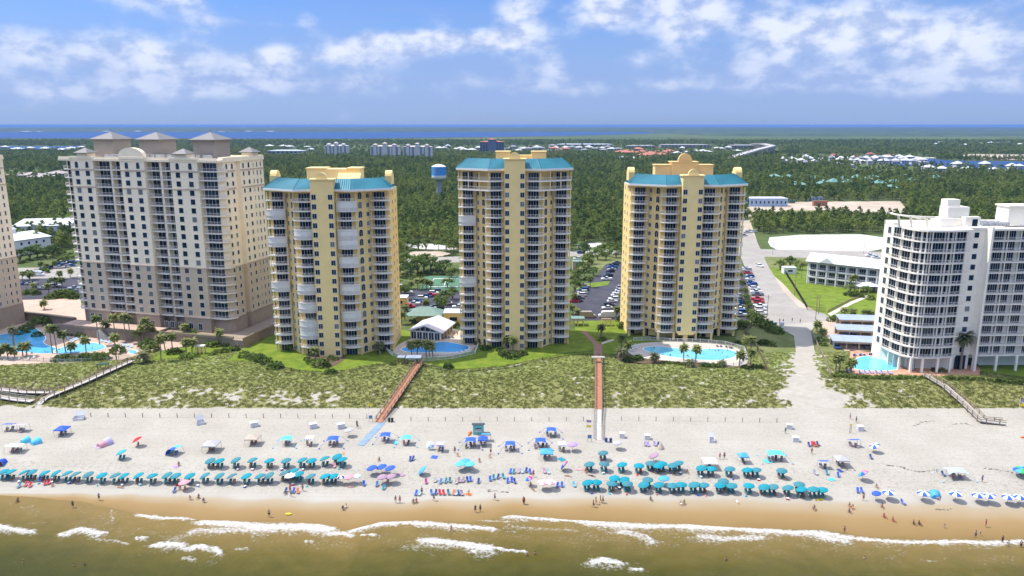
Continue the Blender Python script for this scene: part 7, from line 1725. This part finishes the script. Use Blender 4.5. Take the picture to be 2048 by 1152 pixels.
def flagpole(px, by, ty, flags, lab):
    p = gp(px, by); h = at_y(px, ty, p.y).z-p.z; root = empty('flag_pole', p); tag(root, lab, 'flag pole'); mb = MB(); mb.tube([(0,0,-.3),(0,0,h)], .04, 5); mb.build('pole', white, root)
    for k, (m, z) in enumerate(flags):
        mb = MB(); n = 5; V_ = []
        for i in range(n+1): u = i/n; V_ += [(.05+u*1.15,.10*sin(u*6),h*z), (.05+u*1.15,.10*sin(u*6+.4),h*z+.65)]
        mb.add(V_, [(2*i,2*i+2,2*i+3,2*i+1) for i in range(n)]); mb.build('flag', m, root)
flagpole(1172,884,828,[(purple_c,.70),(yellow_c,.52)],'flag pole with purple and yellow flags beside the red boardwalk'); flagpole(738,846,802,[(yellow_c,.78)],'flag pole with one yellow flag beside the diagonal boardwalk'); flagpole(2035,838,795,[(purple_c,.80),(yellow_c,.60)],'flag pole with purple and yellow flags at the right edge'); flagpole(121,806,762,[(yellow_c,.55)],'flag pole with yellow flag at the left boardwalk end')
def bin_(z, x, y, m, lab):
    p = zpt(z, x, y); mb = MB(); mb.lathe([(.30,-.05),(.36,1.0),(.38,1.0),(.38,1.06),(.30,1.06),(.02,1.1)], 12); o = mb.build('rubbish_bin', m, None, loc=p); tag(o, lab, 'bin'); rm = MB(); rm.lathe([(.385,.9),(.40,.9),(.40,.97),(.385,.97)], 12); link('rim', rm.mesh('rim', blackm), o)
bin_(zD,255,262,navy_c,'left navy rubbish bin at the red boardwalk end'); bin_(zD,292,264,navy_c,'right navy rubbish bin at the red boardwalk end'); bin_(zB,1845,115,blackm,'left dark rubbish bin at the diagonal boardwalk end'); bin_(zB,1875,115,blackm,'right dark rubbish bin at the diagonal boardwalk end')
# ---- folding chairs
for z, L_, where in ((zC, [(310,822,bluew),(348,822,navy_c),(390,822,red_c),(428,824,red_c),(475,822,tealc),(520,824,orange_c),(548,826,pale_b),(573,826,navy_c),(605,828,mauve)], 'in the tight row above the wet sand'),
    (zC, [(155,828,royal),(190,828,pale_b)], 'in the pair left of the tight row'), (zC, [(255,715,magenta),(345,700,grey_c),(395,715,bluew),(445,708,tealc),(487,703,tealc),(550,715,tan_c),(580,702,mauve),(615,700,mauve),(660,696,navy_c),(690,692,royal),(765,712,navy_c)], 'in the loose middle row below the light blue umbrellas'),
    (zC, [(880,688,royal),(915,675,tealc),(955,668,navy_c),(1010,665,tealc),(1050,708,royal),(1090,698,royal),(1120,712,navy_c)], 'in the blue cluster in the middle'), (zC, [(1075,616,royal),(1110,618,tealc),(1155,612,pink_c),(1190,612,pale_b),(1230,606,navy_c),(1270,618,royal),(1410,612,pink_c),(1445,618,pale_b)], 'in the upper middle row'), (zC, [(1535,752,royal),(1580,748,royal),(1700,745,cyan_c)], 'right of the two pink umbrellas'), (zC, [(100,495,navy_c),(125,490,navy_c)], 'in the navy pair alone on the sand'),
    (zB, [(1310,560,pink_c),(1600,735,royal),(1725,742,bluew),(1790,772,tealc),(1825,722,pink_c),(912,805,royal),(955,808,orange_c),(835,805,navy_c)], 'scattered around the left front row end'), (zA, [(390,692,royal),(185,755,tealc),(250,742,red_c),(295,748,red_c),(440,728,red_c),(475,722,red_c),(1700,800,navy_c)], 'scattered in front of the left row'),
    (zE, [(75,298,navy_c),(100,292,red_c),(125,296,red_c),(150,292,navy_c)], 'in the ring of people near the path'), (zE, [(315,548,royal),(222,530,tealc),(475,678,royal),(510,678,royal),(585,400,navy_c),(130,530,grey_c),(1180,540,navy_c),(850,775,royal)], 'scattered on the right hand sand'), (zD, [(575,292,purple_c),(600,296,purple_c),(655,292,purple_c),(680,296,navy_c)], 'purple ones beside the tan cone tent')):
    for i, (x, y, m) in enumerate(L_): chair(zpt(z, x, y), m, '%s folding chair from the left %s' % (nth(i+1), where), rr_.uniform(-.35,.35))
def towel(z, x, y, m, lab, rz=0, w=.9, l=1.7):
    p = zpt(z, x, y); mb = MB(); n = 5
    for i in range(n): mb.cur = 0; y0, y1 = -l/2+l*i/n, -l/2+l*(i+1)/n; mb.add([(-w/2,y0,.03+.02*(i%2)),(w/2,y0,.03+.02*(i%2)),(w/2,y1,.03+.02*((i+1)%2)),(-w/2,y1,.03+.02*((i+1)%2))], [(0,1,2,3)])
    o = mb.build('towel', m, None, loc=p+Vector((0,0,.03))); o.rotation_euler = (0,0,rz); tag(o, lab, 'towel')
towel(zC,335,460,royal,'blue bordered towel below the lilac cabana',-.2,1.5,1.6); towel(zC,1575,482,tealc,'teal towels beside the pyramid tent',.6,1.5,1.9); towel(zB,1960,632,mauve,'mauve towel right of the mauve umbrellas',.9,1.2,1.8); towel(zA,960,362,lilac,'lilac towel in front of the pink lilac tent',1.0,1.2,2.2); towel(zA,1715,552,purple_c,'purple towel of the sitting person',.8,1.0,1.3); towel(zE,260,572,aqua,'aqua towel on the right hand sand',.3,1.6,1.3); towel(zE,155,738,yellow_c,'pale yellow towel near the wet sand',.2,2.0,.8); towel(zC,1745,578,pink_c,'pink towel left of the right back row',1.5,.8,1.8); towel(zC,670,822,orange_c,'orange towel by the wet sand',1.2,.9,1.5); towel(zB,1400,425,orange_c,'orange towel above the left back row end',.2,.5,1.2); towel(zD,1580,420,aqua,'aqua towels beside the large aqua canopy',.4,1.8,2.0); towel(zB,1905,320,cyan_c,'light blue towel between the blue and teal canopies',.5,1.2,1.6); towel(zE,330,500,navy_c,'navy towel on the right hand sand',.3,1,1.6)
mb = MB(); mb.lathe([(.02,0),(.5,.0),(.52,.06),(.5,.1),(.02,.1)], 14); o = mb.build('bodyboard', yellow_c, None, loc=gp(577,1029)+Vector((0,0,.12))); o.scale = (1.3,.6,1); tag(o, 'yellow green bodyboard floating at the water edge', 'bodyboard'); st = MB(); st.tube([(.3,.2,.1),(.5,.5,.1)], .015, 4); link('leash', st.mesh('leash', blackm), o)
# ---- bags and coolers by the umbrella rows, dark wrack left by the tide
bagm = MB(); bagm.add([(-.28,-.14,0),(.28,-.14,0),(.28,.14,0),(-.28,.14,0),(-.22,-.06,.34),(.22,-.06,.34),(.22,.06,.34),(-.22,.06,.34)], [(0,1,5,4),(1,2,6,5),(2,3,7,6),(3,0,4,7),(4,5,6,7)]); bagm.tube([(-.12,0,.33),(-.1,0,.5),(.1,0,.5),(.12,0,.33)], .015, 4); BAG = bagm.mesh('beach_bag', navy_c)
col_ = MB(); col_.cur = 0; col_.box(-.3,-.2,0,.3,.2,.34); col_.cur = 1; col_.box(-.32,-.22,.342,.32,.22,.42); COOL = col_.mesh('cooler', [royal, white_c])
for row, where in ((A1+B2, 'of the left front row'), (B1, 'of the left back row'), (D1, 'of the right back row'), (D2, 'of the right front row')):
    for i, (z, x, y) in enumerate(row):
        if rr_.random() < .55:
            p = zpt(z, x, y, 1.95)+Vector((rr_.uniform(-1.2,1.2), rr_.uniform(-1.7,-1.0), 0)); p.z = float(zg(p.x, p.y)); cool = rr_.random() < .4
            o = link('cooler' if cool else 'beach_bag', COOL if cool else BAG, None, p, rr_.uniform(0,3)); m_ = rr_.choice([royal, navy_c, red_c, pink_c, grey_c, aqua]); setmat(o, m_)
            tag(o, '%s %s on the sand before the %s umbrella %s' % (m_.name.replace('_canvas','').replace('_',' '), 'cool box' if cool else 'beach bag', nth(i+1), where), 'cooler' if cool else 'bag', 'bags and coolers on the sand')
weed = MB(); wr = random.Random(14)
for z, L_ in ((zE, [(370,488),(420,496),(465,500)]), (zE, [(700,455),(800,462),(960,510),(1060,500),(1160,490)]), (zE, [(1500,478),(1620,492),(1740,512),(1850,540)]), (zE, [(935,135),(1000,100),(1100,92)]), (zE, [(1255,118),(1340,112),(1420,128)]), (zE, [(1120,818),(1250,822)]), (zC, [(830,785),(900,788),(1050,800)])):
    Q = [zpt(z, *q) for q in L_]
    for a, b_ in zip(Q[:-1], Q[1:]):
        for k in range(int((b_-a).length*5)):
            p = a.lerp(b_, wr.random())+Vector((wr.gauss(0,.25), wr.gauss(0,.2), 0)); s = wr.uniform(.04,.16); an = wr.uniform(0,3); weed.add([(p.x+cos(an)*s*2,p.y+sin(an)*s*2,p.z+.03),(p.x-sin(an)*s,p.y+cos(an)*s,p.z+.02),(p.x-cos(an)*s*2,p.y-sin(an)*s*2,p.z+.03),(p.x+sin(an)*s,p.y-cos(an)*s,p.z+.10)], [(0,1,2,3)])
weed.build('seaweed_wrack', mat('dry_seaweed', (.10,.08,.055), .9, .3, 2))['kind'] = 'stuff'
# ---- people walking, sitting, wading
def PP(z, x, y, kind, low='black', top=None, skin=1, hair=0, long_=False, rz=0, where='', sc_=1.0):
    p = zpt(z, x, y); dz = 0
    if kind == 'wade': dz = -p.z-.25 if p.z < 0 else 0
    if kind == 'swim': dz = -p.z-1.22
    person(p, kind, rz, where, low, top, skin, hair, long_, sc_, dz)
for a in [(zA,968,880,'arms','black','grey',1,0,False,.6,'on the left wet sand'),(zA,712,955,'walk','black','navy',1,0,False,.8,'in the film of water at the left'),(zA,175,893,'sit','black',None,2,0,False,0,'in the shallows at the left edge'),(zA,1745,540,'sit','black','black',1,1,False,.4,'on a purple towel'),(zA,1860,870,'crouch','grey',None,0,1,False,0,'over a sand hole, left'),(zA,1938,858,'sit','black',None,2,0,False,0,'by the sand hole, middle'),(zA,1980,897,'crouch','blue','navy',1,0,False,1,'by the sand hole, right'),
    (zA,1755,775,'sit','red',None,1,0,True,.3,'under the pale red umbrella, left'),(zA,1805,780,'sit','orange',None,1,1,True,-.2,'under the pale red umbrella, right'),(zA,515,742,'sit','red','pink',0,1,True,.2,'in front of the left row among red chairs'),(zA,1180,760,'lie','orange',None,1,1,True,1.3,'on the sand in front of the left row'),(zA,1350,345,'sit','purple',None,1,0,False,.2,'under the red umbrella'),
    (zB,1535,178,'walk','black','green',1,0,False,.4,'alone up the beach near the blue mat'),(zB,880,800,'stand','red','red',1,1,False,.5,'among the chairs before the left front row'),(zB,890,845,'stand','teal',None,1,0,False,.3,'nearest the water before the left front row'),(zB,833,818,'sit','navy','navy',0,0,False,.2,'on the navy chair by the water'),(zB,1003,790,'walk','black',None,2,0,False,-.8,'right of the orange chair'),(zB,1748,492,'sit','black',None,1,0,False,0,'alone above the royal blue umbrellas'),
    (zB,1908,905,'walk','black',None,1,0,True,.3,'left of a couple on the wet sand'),(zB,1950,905,'walk','red',None,1,1,False,.1,'right of a couple on the wet sand'),(zB,1390,970,'crouch','navy','navy',1,0,False,.6,'at the water edge, left of two'),(zB,1422,952,'sit','white',None,0,2,False,-.4,'at the water edge, right of two'),(zB,1475,752,'lie','pink',None,0,1,True,1.5,'in front of the faded pink umbrella'),
    (zC,213,820,'stand','black',None,1,0,False,0,'above the blue chair pair'),(zC,330,885,'walk','black','grey',1,0,False,.8,'below the tight chair row'),(zC,130,905,'sit','black',None,2,0,True,.2,'on the wet sand, left of two'),(zC,160,898,'sit','red',None,2,0,False,.2,'on the wet sand, right of two'),(zC,925,880,'walk','navy',None,1,0,False,.9,'alone on the wet sand in the middle'),(zC,1205,915,'stand','black','red',1,0,False,.2,'alone nearer the surf in the middle'),(zC,735,998,'wade','black','black',1,0,False,.3,'left of two at the water edge in the middle'),(zC,783,992,'wade','black',None,2,0,False,-.3,'right of two at the water edge in the middle'),
    (zC,535,420,'stand','navy','navy',1,0,False,0,'left of the hut canopies'),(zC,565,452,'sit','orange',None,0,2,True,.5,'on an orange towel left of the canopies'),(zC,885,430,'stand','black',None,0,1,False,.2,'between the hut canopies'),(zC,877,462,'sit','orange',None,0,2,True,0,'below the popup tent in front of the hut'),(zC,1300,652,'stand','red','red',1,0,False,.5,'in the upper middle chair row'),(zC,1640,648,'lie','black',None,1,0,True,1.1,'right of the tipped rainbow umbrella'),(zC,1870,645,'lie','black',None,2,0,False,1.0,'below the right back row'),(zC,1810,608,'sit','red',None,1,1,True,.3,'left of the right back row'),(zC,670,818,'sit','orange',None,0,2,True,0,'on the orange towel by the wet sand'),(zC,1275,738,'sit','navy',None,1,0,False,.3,'below the middle rainbow umbrella, left'),(zC,1300,782,'lie','black',None,1,1,True,.4,'below the middle rainbow umbrella, lying'),(zC,775,505,'sit','red',None,1,0,True,.2,'right of the light blue umbrellas'),
    (zC,1885,948,'walk','navy',None,2,0,False,1.2,'leftmost of four walkers'),(zC,1910,920,'walk','red',None,1,0,True,1.2,'second of four walkers'),(zC,1955,905,'walk','orange',None,1,1,True,1.2,'third of four walkers'),(zC,1978,907,'walk','black',None,2,0,False,1.2,'rightmost of four walkers'),
    (zD,1185,405,'stand','red',None,1,1,True,0,'left of two beside the whitish tent'),(zD,1222,400,'stand','black',None,2,0,False,0,'right of two beside the whitish tent'),(zD,620,738,'sit','black',None,1,0,False,.3,'on the footprint strip at the right'),(zD,865,775,'sit','white',None,0,2,False,.4,'left of two on the wet sand edge at the right'),(zD,893,768,'sit','green','green',1,0,False,-.2,'right of two on the right wet sand edge'),(zD,1722,192,'stand','teal','green',1,0,False,.2,'by the upper storage box'),(zD,1960,812,'sit','grey',None,1,0,False,0,'on the wet sand at the right'),(zD,920,515,'sit','red',None,1,1,True,.2,'before the right back row'),(zD,795,522,'sit','pink',None,1,0,True,.1,'before the middle of the right back row'),(zD,1735,565,'lie','pink',None,0,1,True,.3,'below the last right back row umbrella'),(zD,1330,755,'lie','white','white',0,0,False,.2,'on a sheet near the right front row'),
    (zE,95,362,'stand','red',None,1,0,True,.2,'alone below the ring of chairs'),(zE,1497,592,'arms','navy','blue',1,0,False,.3,'alone on the right sand'),(zE,110,300,'sit','red',None,1,0,True,.2,'in the ring of people near the path'),(zE,140,300,'sit','orange',None,2,0,False,-.2,'right in the ring of people near the path'),(zE,115,818,'sit','black',None,1,0,False,0,'lowest on the wet sand right of the teal rows'),(zE,405,842,'sit','black',None,1,0,False,.3,'front one of three on the wet sand'),(zE,432,810,'sit','orange',None,1,0,False,-.3,'right one of three on the wet sand'),(zE,408,795,'sit','red',None,1,1,True,.4,'back one of three on the wet sand'),
    (zE,692,885,'sit','red','red',1,0,True,.6,'left of a pair in chairs on wet sand'),(zE,765,915,'sit','red',None,1,0,False,.6,'right of a pair in chairs on wet sand'),(zE,935,940,'sit','black',None,1,0,False,.4,'left of two in black chairs on wet sand'),(zE,980,944,'sit','black',None,2,0,False,.4,'right of two in black chairs on wet sand'),(zE,1525,962,'stand','pink','red',0,0,False,.4,'alone on the wet sand at the far right'),(zE,1440,1062,'wade','navy','grey',1,0,False,.2,'in the foam at the right'),(zE,1480,1034,'wade','pink','white',0,2,False,.2,'small, before the foam at the right',.7),(zE,1660,1108,'wade','black','black',1,0,False,.2,'in the surf at the right, left of three'),(zE,1705,1148,'wade','white','white',0,2,False,.1,'in the surf at the right, middle of three'),(zE,1812,1152,'wade','black','grey',1,0,False,-.2,'in the surf at the right, right of three'),(zE,362,1022,'wade','black',None,1,0,True,.2,'at the foam line'),(zE,675,802,'sit','black',None,1,0,False,0,'below the dark blue umbrella'),(zE,520,745,'stand','red','pink',1,0,True,0,'below the rainbow umbrella at the right'),(zE,1185,972,'wade','white','pink',0,2,False,0,'small, on the wet sand at the right',.75),(zE,630,640,'sit','pink',None,1,0,True,0,'left of the first striped umbrella'),
    (zb1,95,308,'swim','black',None,1,0,False,1.5,'in deep water at the bottom left'),(zb1,300,322,'swim','black',None,1,0,False,0,'left of a swimming pair'),(zb1,342,318,'swim','black',None,2,0,False,0,'right of a swimming pair'),(zb1,1805,172,'wade','orange',None,1,0,True,0,'behind the middle breaker'),(zb1,1077,108,'stand','black','grey',1,0,False,.3,'on the water film in front of the bodyboard'),(zc1,60,276,'swim','black',None,1,0,True,0,'left of the middle swimmers'),(zc1,92,268,'swim','navy',None,1,0,False,0,'right of the middle swimmers'),(zc1,855,292,'swim','navy',None,1,0,False,0,'in green water right of the middle'),(zc1,1408,290,'swim','orange',None,0,1,True,0,'in green water at the right'),
    (zc1,48,58,'stand','black','red',2,0,False,.3,'alone right of the middle near the wet sand')]:
    PP(*a[:10], where=a[10], sc_=a[11] if len(a) > 11 else 1.0)
# people near the road end and by the pools
for px, py, low, top, w in ((1559,645,'black','grey','left of two at the road end'),(1566,646,'navy','black','second at the road end'),(1600,646,'black',None,'by the start of the sandy path'),(1584,644,'grey','navy','at the start of the sandy path, left'),(915,672,'red',None,'on the deck by the deep blue pool, right'),(908,671,'black','orange','on the deck by the deep blue pool, left'),(1700,838,'pink','white','near the path mouth flags, left'),(1712,845,'navy','grey','near the path mouth flags, right'),(714,853,'black','black','walking below the rope fence')):
    person(gp(px, py) if py > 800 else fl(px, py, 4.06), 'stand', .4, w, low, top, 1, 0, False)
# pool loungers: white frames
def pool_loungers(L_, z, m, where, rz=0):
    for i, (x, y) in enumerate(L_): o = link('pool_lounger', LOU, None, fl(*z(x, y), 4.06), rz+rr_.uniform(-.1,.1)); o.scale = (1.25,1.35,.8); setmat(o, m, white); tag(o, '%s pool lounger from the left %s' % (nth(i+1), where), 'lounger', 'loungers '+where)
pool_loungers([(470,715),(510,716),(550,716),(598,716),(640,717),(690,718)], zw, royal, 'on the terracotta deck before the right hand pool', .5); pool_loungers([(415,580),(425,575),(462,580),(470,574),(495,578),(535,572),(550,570)], zw, royal, 'behind the right hand pool', 2.6); pool_loungers([(370,690),(400,700)], zw, royal, 'at the left end of the right hand pool', .6)
pool_loungers([(265,745),(280,735),(290,722),(300,712),(310,703)], zr, white, 'at the left end of the pale blue pool', 1.4); pool_loungers([(960,706),(990,708),(1035,712),(1065,718),(1080,722),(1170,780),(1190,795),(1200,810)], zr, mauve, 'behind the right end of the pale blue pool', 2.8)
pool_loungers([(1640,885),(1680,885),(1720,885),(1760,883),(1800,880),(1840,876),(1880,868),(1920,858)], zt, mat('cream_sling', (.5,.45,.4)), 'along the seaward edge of the deep blue pool', .3); pool_loungers([(1705,720),(1735,722),(1765,722),(1795,722)], zt, navy_c, 'behind the deep blue pool', 2.9)
pool_loungers([(20,785),(40,790),(80,790),(130,790),(200,790),(240,780)], zl, mat('cream_sling', (.5,.45,.4)), 'on the seaward deck of the left pool', .2); pool_loungers([(540,650),(560,645),(600,640),(640,645),(520,660),(490,640)], zl, pale_b, 'on the island of the left pool', 1); pool_loungers([(880,690),(900,700),(920,692),(945,700),(900,720),(870,735),(930,720),(730,660),(760,665),(790,668)], zl, pale_b, 'on the deck right of the round left pool', .5); pool_loungers([(540,560),(580,555),(610,550),(640,548)], zl, navy_c, 'on the upper resort terrace', .2)
SW = random.Random(9)
for i, (x, y) in enumerate([(445,725),(515,780),(575,785),(715,790),(725,795),(785,795),(830,755),(895,740),(945,750),(970,748),(1000,765),(1045,742),(1040,800)]): person(Vector(fl(*zr(x, y))), 'swim', SW.uniform(0,6), '%s from the left in the pale blue pool' % nth(i+1), SW.choice(['black','navy','red']), None, SW.randint(0,2), SW.randint(0,2), SW.random() < .5, 1, -1.0)
for i, (x, y) in enumerate([(190,745),(230,745),(325,738),(345,745),(425,720),(665,712),(180,690),(60,650)]): person(Vector(fl(*zl(x, y))), 'swim', SW.uniform(0,6), '%s in the left resort pool' % nth(i+1), 'navy', None, SW.randint(0,2), SW.randint(0,2), False, 1, -1.0)
# ------------------------------------------------------------------ cars
tyre = mat('tyre_rubber', (.02,.02,.02), .9, .1, 3); rim = mat('wheel_rim', (.45,.45,.46), .35, .05, 2, metal=.7)
PAINT = {n: mat('paint_'+n, c, .25, .04, .5, spec=.6) for n, c in dict(white=(.72,.72,.72), silver=(.42,.43,.45), black=(.02,.02,.024), grey=(.13,.135,.145), blue=(.03,.09,.26), red=(.42,.02,.025), tan=(.35,.29,.22), green=(.04,.10,.08)).items()}
lampm = mat('car_lamp', (.5,.06,.04), .3, .05); headm = mat('car_headlamp', (.7,.7,.68), .2, .03)
def car_meshes(kind):
    L_, W_ = {'sedan': (4.6,1.8), 'suv': (4.7,1.9), 'pickup': (5.5,1.95), 'van': (6.6,2.2)}[kind]; x = L_/2
    low = {'sedan': [(-x,.28),(x,.28),(x,.70),(x*.9,.80),(x*.42,.92),(-x*.55,.95),(-x*.95,.90),(-x,.75)], 'suv': [(-x,.32),(x,.32),(x,.85),(x*.92,.98),(x*.45,1.06),(-x*.96,1.08),(-x,.9)], 'pickup': [(-x,.40),(x,.40),(x,.95),(x*.93,1.08),(x*.45,1.12),(-x,1.12)], 'van': [(-x,.32),(x,.32),(x,.9),(x*.96,1.15),(x*.72,1.3),(x*.62,2.2),(x*.5,2.6),(-x,2.6)]}[kind]
    cab = {'sedan': [(x*.40,.92),(x*.10,1.42),(-x*.40,1.44),(-x*.72,.94)], 'suv': [(x*.43,1.06),(x*.18,1.66),(-x*.86,1.68),(-x*.95,1.08)], 'pickup': [(x*.42,1.12),(x*.18,1.74),(-x*.22,1.76),(-x*.28,1.12)], 'van': [(x*.73,1.28),(x*.62,2.15),(x*.34,2.15),(x*.34,1.28)]}[kind]
    b = MB(); b.xprism(low, -W_/2, W_/2)
    if kind == 'pickup': b.box(-x*.95,-W_*.42,1.121,-x*.3,W_*.42,1.14)
    r = cab[1:3]
    if kind != 'van': b.xprism([(r[0][0],r[0][1]-.06),(r[0][0]-.05,r[0][1]+.03),(r[1][0]+.05,r[1][1]+.03),(r[1][0],r[1][1]-.06)], -W_*.39, W_*.39)
    g = MB(); wi = W_*.42 if kind != 'van' else W_*.505; n = len(cab)
    vs = [(p[0], -wi*(.9 if p[1] > cab[0][1]+.2 else 1), p[1]) for p in cab]+[(p[0], wi*(.9 if p[1] > cab[0][1]+.2 else 1), p[1]) for p in cab]
    g.add(vs, [(i,(i+1)%n,n+(i+1)%n,n+i) for i in range(n)]+[tuple(range(n))[::-1], tuple(range(n,2*n))])
    w = MB(); w.cur = 0; rr = .33 if kind != 'van' else .38; w.T = Matrix.Rotation(pi/2, 4, 'X'); w.lathe([(.02,-.1),(rr*.95,-.1),(rr,-.06),(rr,.06),(rr*.95,.1),(.02,.1)], 12); w.cur = 1; w.lathe([(.02,-.115),(rr*.6,-.11)], 10); w.lathe([(rr*.6,.11),(.02,.115)], 10)
    t = MB(); 
    for s in (-1,1): pass
    hl = MB(); hl.cbox(0,0,0,.06,.34,.14)
    return dict(body=b.mesh('body', PAINT['white']), glass=g.mesh('window_glass', glassC), wheel=w.mesh('wheel', [tyre, rim]), L=L_, W=W_, r=rr, lamp=hl.mesh('lamp', lampm), kind=kind)
CM = {k: car_meshes(k) for k in ('sedan','suv','pickup','van')}
def car(p, kind, col, rz, lab, group, small=False):
    c = CM[kind]; root = empty('parked_car' if kind != 'van' else 'van', p, rz); tag(root, lab, {'sedan':'car','suv':'car','pickup':'pickup truck','van':'van'}[kind], group)
    b = link('body', c['body'], root); setmat(b, PAINT[col]); link('window_glass', c['glass'], root)
    for sx in (-.31,.31):
        for sy in (-.44,.44): o = link('wheel', c['wheel'], root); o.location = (c['L']*sx, c['W']*sy, c['r'])
    for sx, nm, m in ((1,'headlight',headm),(-1,'tail_light',lampm)):
        for sy in (-.36,.36): o = link(nm, c['lamp'], root); o.location = (sx*(c['L']/2+.005), c['W']*sy, .78); setmat(o, m)
CR = random.Random(33)
def cars(z, L_, rz, where, zz=4.05):
    for i, q in enumerate(L_):
        x, y = q[:2]; col = q[2] if len(q) > 2 and q[2] else CR.choice(['white','white','white','silver','black','grey','blue','grey','silver','tan','red','black']); kind = q[3] if len(q) > 3 else CR.choice(['sedan','suv','suv','pickup','sedan'])
        car(fl(*z(x, y), zz), kind, col, rz+CR.choice([0,pi])+CR.uniform(-.04,.04), '%s %s, %s %s' % (col, kind, nth(i+1), where), 'cars parked '+where)
zr1 = sc(1200, 280, 4.114)
cars(zr, [(1200,72,'white'),(1205,90,'silver'),(1212,112,'red','sedan'),(1225,145,'blue','suv'),(1230,162,'white'),(1238,190,'blue','sedan'),(1248,210,'blue','suv'),(1268,240,'white','suv'),(1278,270,'white','pickup'),(1288,292,'grey','pickup'),(1288,328,'red','pickup'),(1300,352,'red','suv'),(1310,388,'white','pickup'),(1315,412,'white','suv'),(1322,446,'white','suv')], 0, 'in the row beside the sandy road from the far end', 4.06)
cars(zr, [(1135,300),(1140,328),(1142,355),(1140,382),(1142,408),(1145,436),(1148,462)], 0, 'just right of the right hand cream tower', 4.06)
cars(zm, [(1695,32),(1668,55),(1655,76),(1648,98),(1632,118),(1622,144),(1612,164),(1600,192,'white','pickup')], .15, 'on the far left of the dark car park', 4.06); cars(zm, [(1392,265),(1382,295),(1368,322),(1352,346),(1335,374),(1292,404),(1318,398)], .1, 'on the near left of the dark car park', 4.06); cars(zm, [(1742,275),(1728,300),(1705,326,'white'),(1692,350,'white'),(1668,384),(1655,404,'white'),(1625,446,'black'),(1605,468,'white')], .15, 'on the right of the dark car park', 4.06)
car(fl(*zm(1415,552), 4.06), 'van', 'tan', 0, 'cream delivery van beside the tallest tower', 'vans at the near end of the dark car park'); car(fl(*zm(1600,550), 4.06), 'van', 'white', pi, 'long grey white camper van left of the right hand cream tower', 'vans at the near end of the dark car park')
cars(zt, [(1375,310,'white','suv'),(1280,245,'white','suv')], .1, 'by the tennis court side of the small car park', 4.06); cars(zt, [(1640,300),(1618,318),(1590,338,'red'),(1555,346,'blue'),(1512,364,'white'),(1462,392,'blue'),(1432,418,'white'),(1395,442)], .1, 'from the far end of the small car park', 4.06); cars(zt, [(1600,455,'white'),(1645,448),(1742,412,'white'),(1850,448,'white'),(1690,470)], .1, 'on the near side of the small car park', 4.06)
cars(zl, [(180,248),(225,250),(315,284,'silver'),(400,264,'white','suv'),(535,284,'silver'),(520,300)], .15, 'in the near row of the left car park', 4.06); cars(zl, [(330,138),(365,134),(425,110,'blue'),(445,118),(462,96),(480,112),(500,100),(520,94,'blue'),(430,132),(470,128),(510,118)], .2, 'in the far row of the left car park', 4.06); car(fl(*zl(270,186), 4.06), 'van', 'white', .1, 'white minibus in the middle of the left car park', 'vans in the left car park')
car(fl(*zr(1308,55), 4.08), 'suv', 'white', R(-62), 'white car driving on the sandy road', 'cars on the move'); cars(zw, [(280,520,'blue','sedan'),(515,520,'grey','suv'),(360,438,'black','sedan'),(410,438,'blue','sedan')], R(80), 'under the carports', 4.06)
cars(z3, [(480,732,'white','pickup'),(535,752,'white','pickup')], .1, 'at the edge of the white sand lot', 4.06); cars(zr1, [(1185,790,'silver','suv'),(1210,765,'silver'),(1235,755,'grey'),(1265,760,'white')], .1, 'at the far end of the sandy road', 4.06); cars(sc(880,280,4.115), [(1160,935,'blue','suv'),(1130,985,'white','suv')], .1, 'on the boulevard behind the tallest tower', 4.06); cars(zr1, [(1575,520,'green','van'),(1415,520,'silver'),(1475,532,'black')], .1, 'before the roadside shop', 4.06)
# far traffic on the bridge: too small to show parts
fm = MB(); fm.xprism([(-2.4,.3),(2.4,.3),(2.4,.9),(1.2,1.0),(.6,1.6),(-1.8,1.6),(-2.3,1.0)], -.95, .95); FM = fm.mesh('distant_car', PAINT['white'])
k_ = 0
for i in range(0, 6):
    for u in (.15,.4,.62,.85):
        p = BR[i].lerp(BR[i+1], u); d = BR[i+1]-BR[i]; s = Vector((-d.y,d.x,0)).normalized()*CR.choice([-5,-2,2.5,5.5]); col = CR.choice(['white','black','grey','silver','red'])
        o = link('distant_car', FM, None, p+s, math.atan2(d.y,d.x)); setmat(o, PAINT[col]); k_ += 1; tag(o, '%s car, %s along the far bridge from its near end' % (col, nth(k_)), 'car', 'cars on the far bridge')
# portable toilets at the road end
for px, m, l in ((1548,'blue','blue'),(1563,'white','white')):
    root = empty('portable_toilet', fl(px, 655)); tag(root, l+' portable toilet at the end of the sandy road', 'portable toilet'); mb = MB(); mb.box(-.7,-.7,0,.7,.7,2.2); mb.build('cabin', PAINT[m], root); mb = MB(); mb.box(-.55,-.76,.1,.4,-.702,2.05); mb.build('door', mat('toilet_door_'+l, (.05,.16,.42) if l == 'blue' else (.6,.6,.6)), root); mb = MB(); mb.gable(-.7,-.7,.7,.7,2.2,.2,.06); mb.build('roof', white, root)
# ------------------------------------------------------------------ haze
hm = bpy.data.materials.new('haze_air'); hm.use_nodes = True; hn = hm.node_tree.nodes; hl_ = hm.node_tree.links; hn.clear()
ho = hn.new('ShaderNodeOutputMaterial'); pv = hn.new('ShaderNodeVolumePrincipled'); hl_.new(pv.outputs[0], ho.inputs['Volume'])
pv.inputs['Color'].default_value = (.18,.35,.75,1); pv.inputs['Density'].default_value = 4.6e-5; pv.inputs['Anisotropy'].default_value = 0
mb = MB(); mb.box(-61000,-400,-5,61000,61000,86); o = mb.build('haze', hm); o['kind'] = 'stuff'
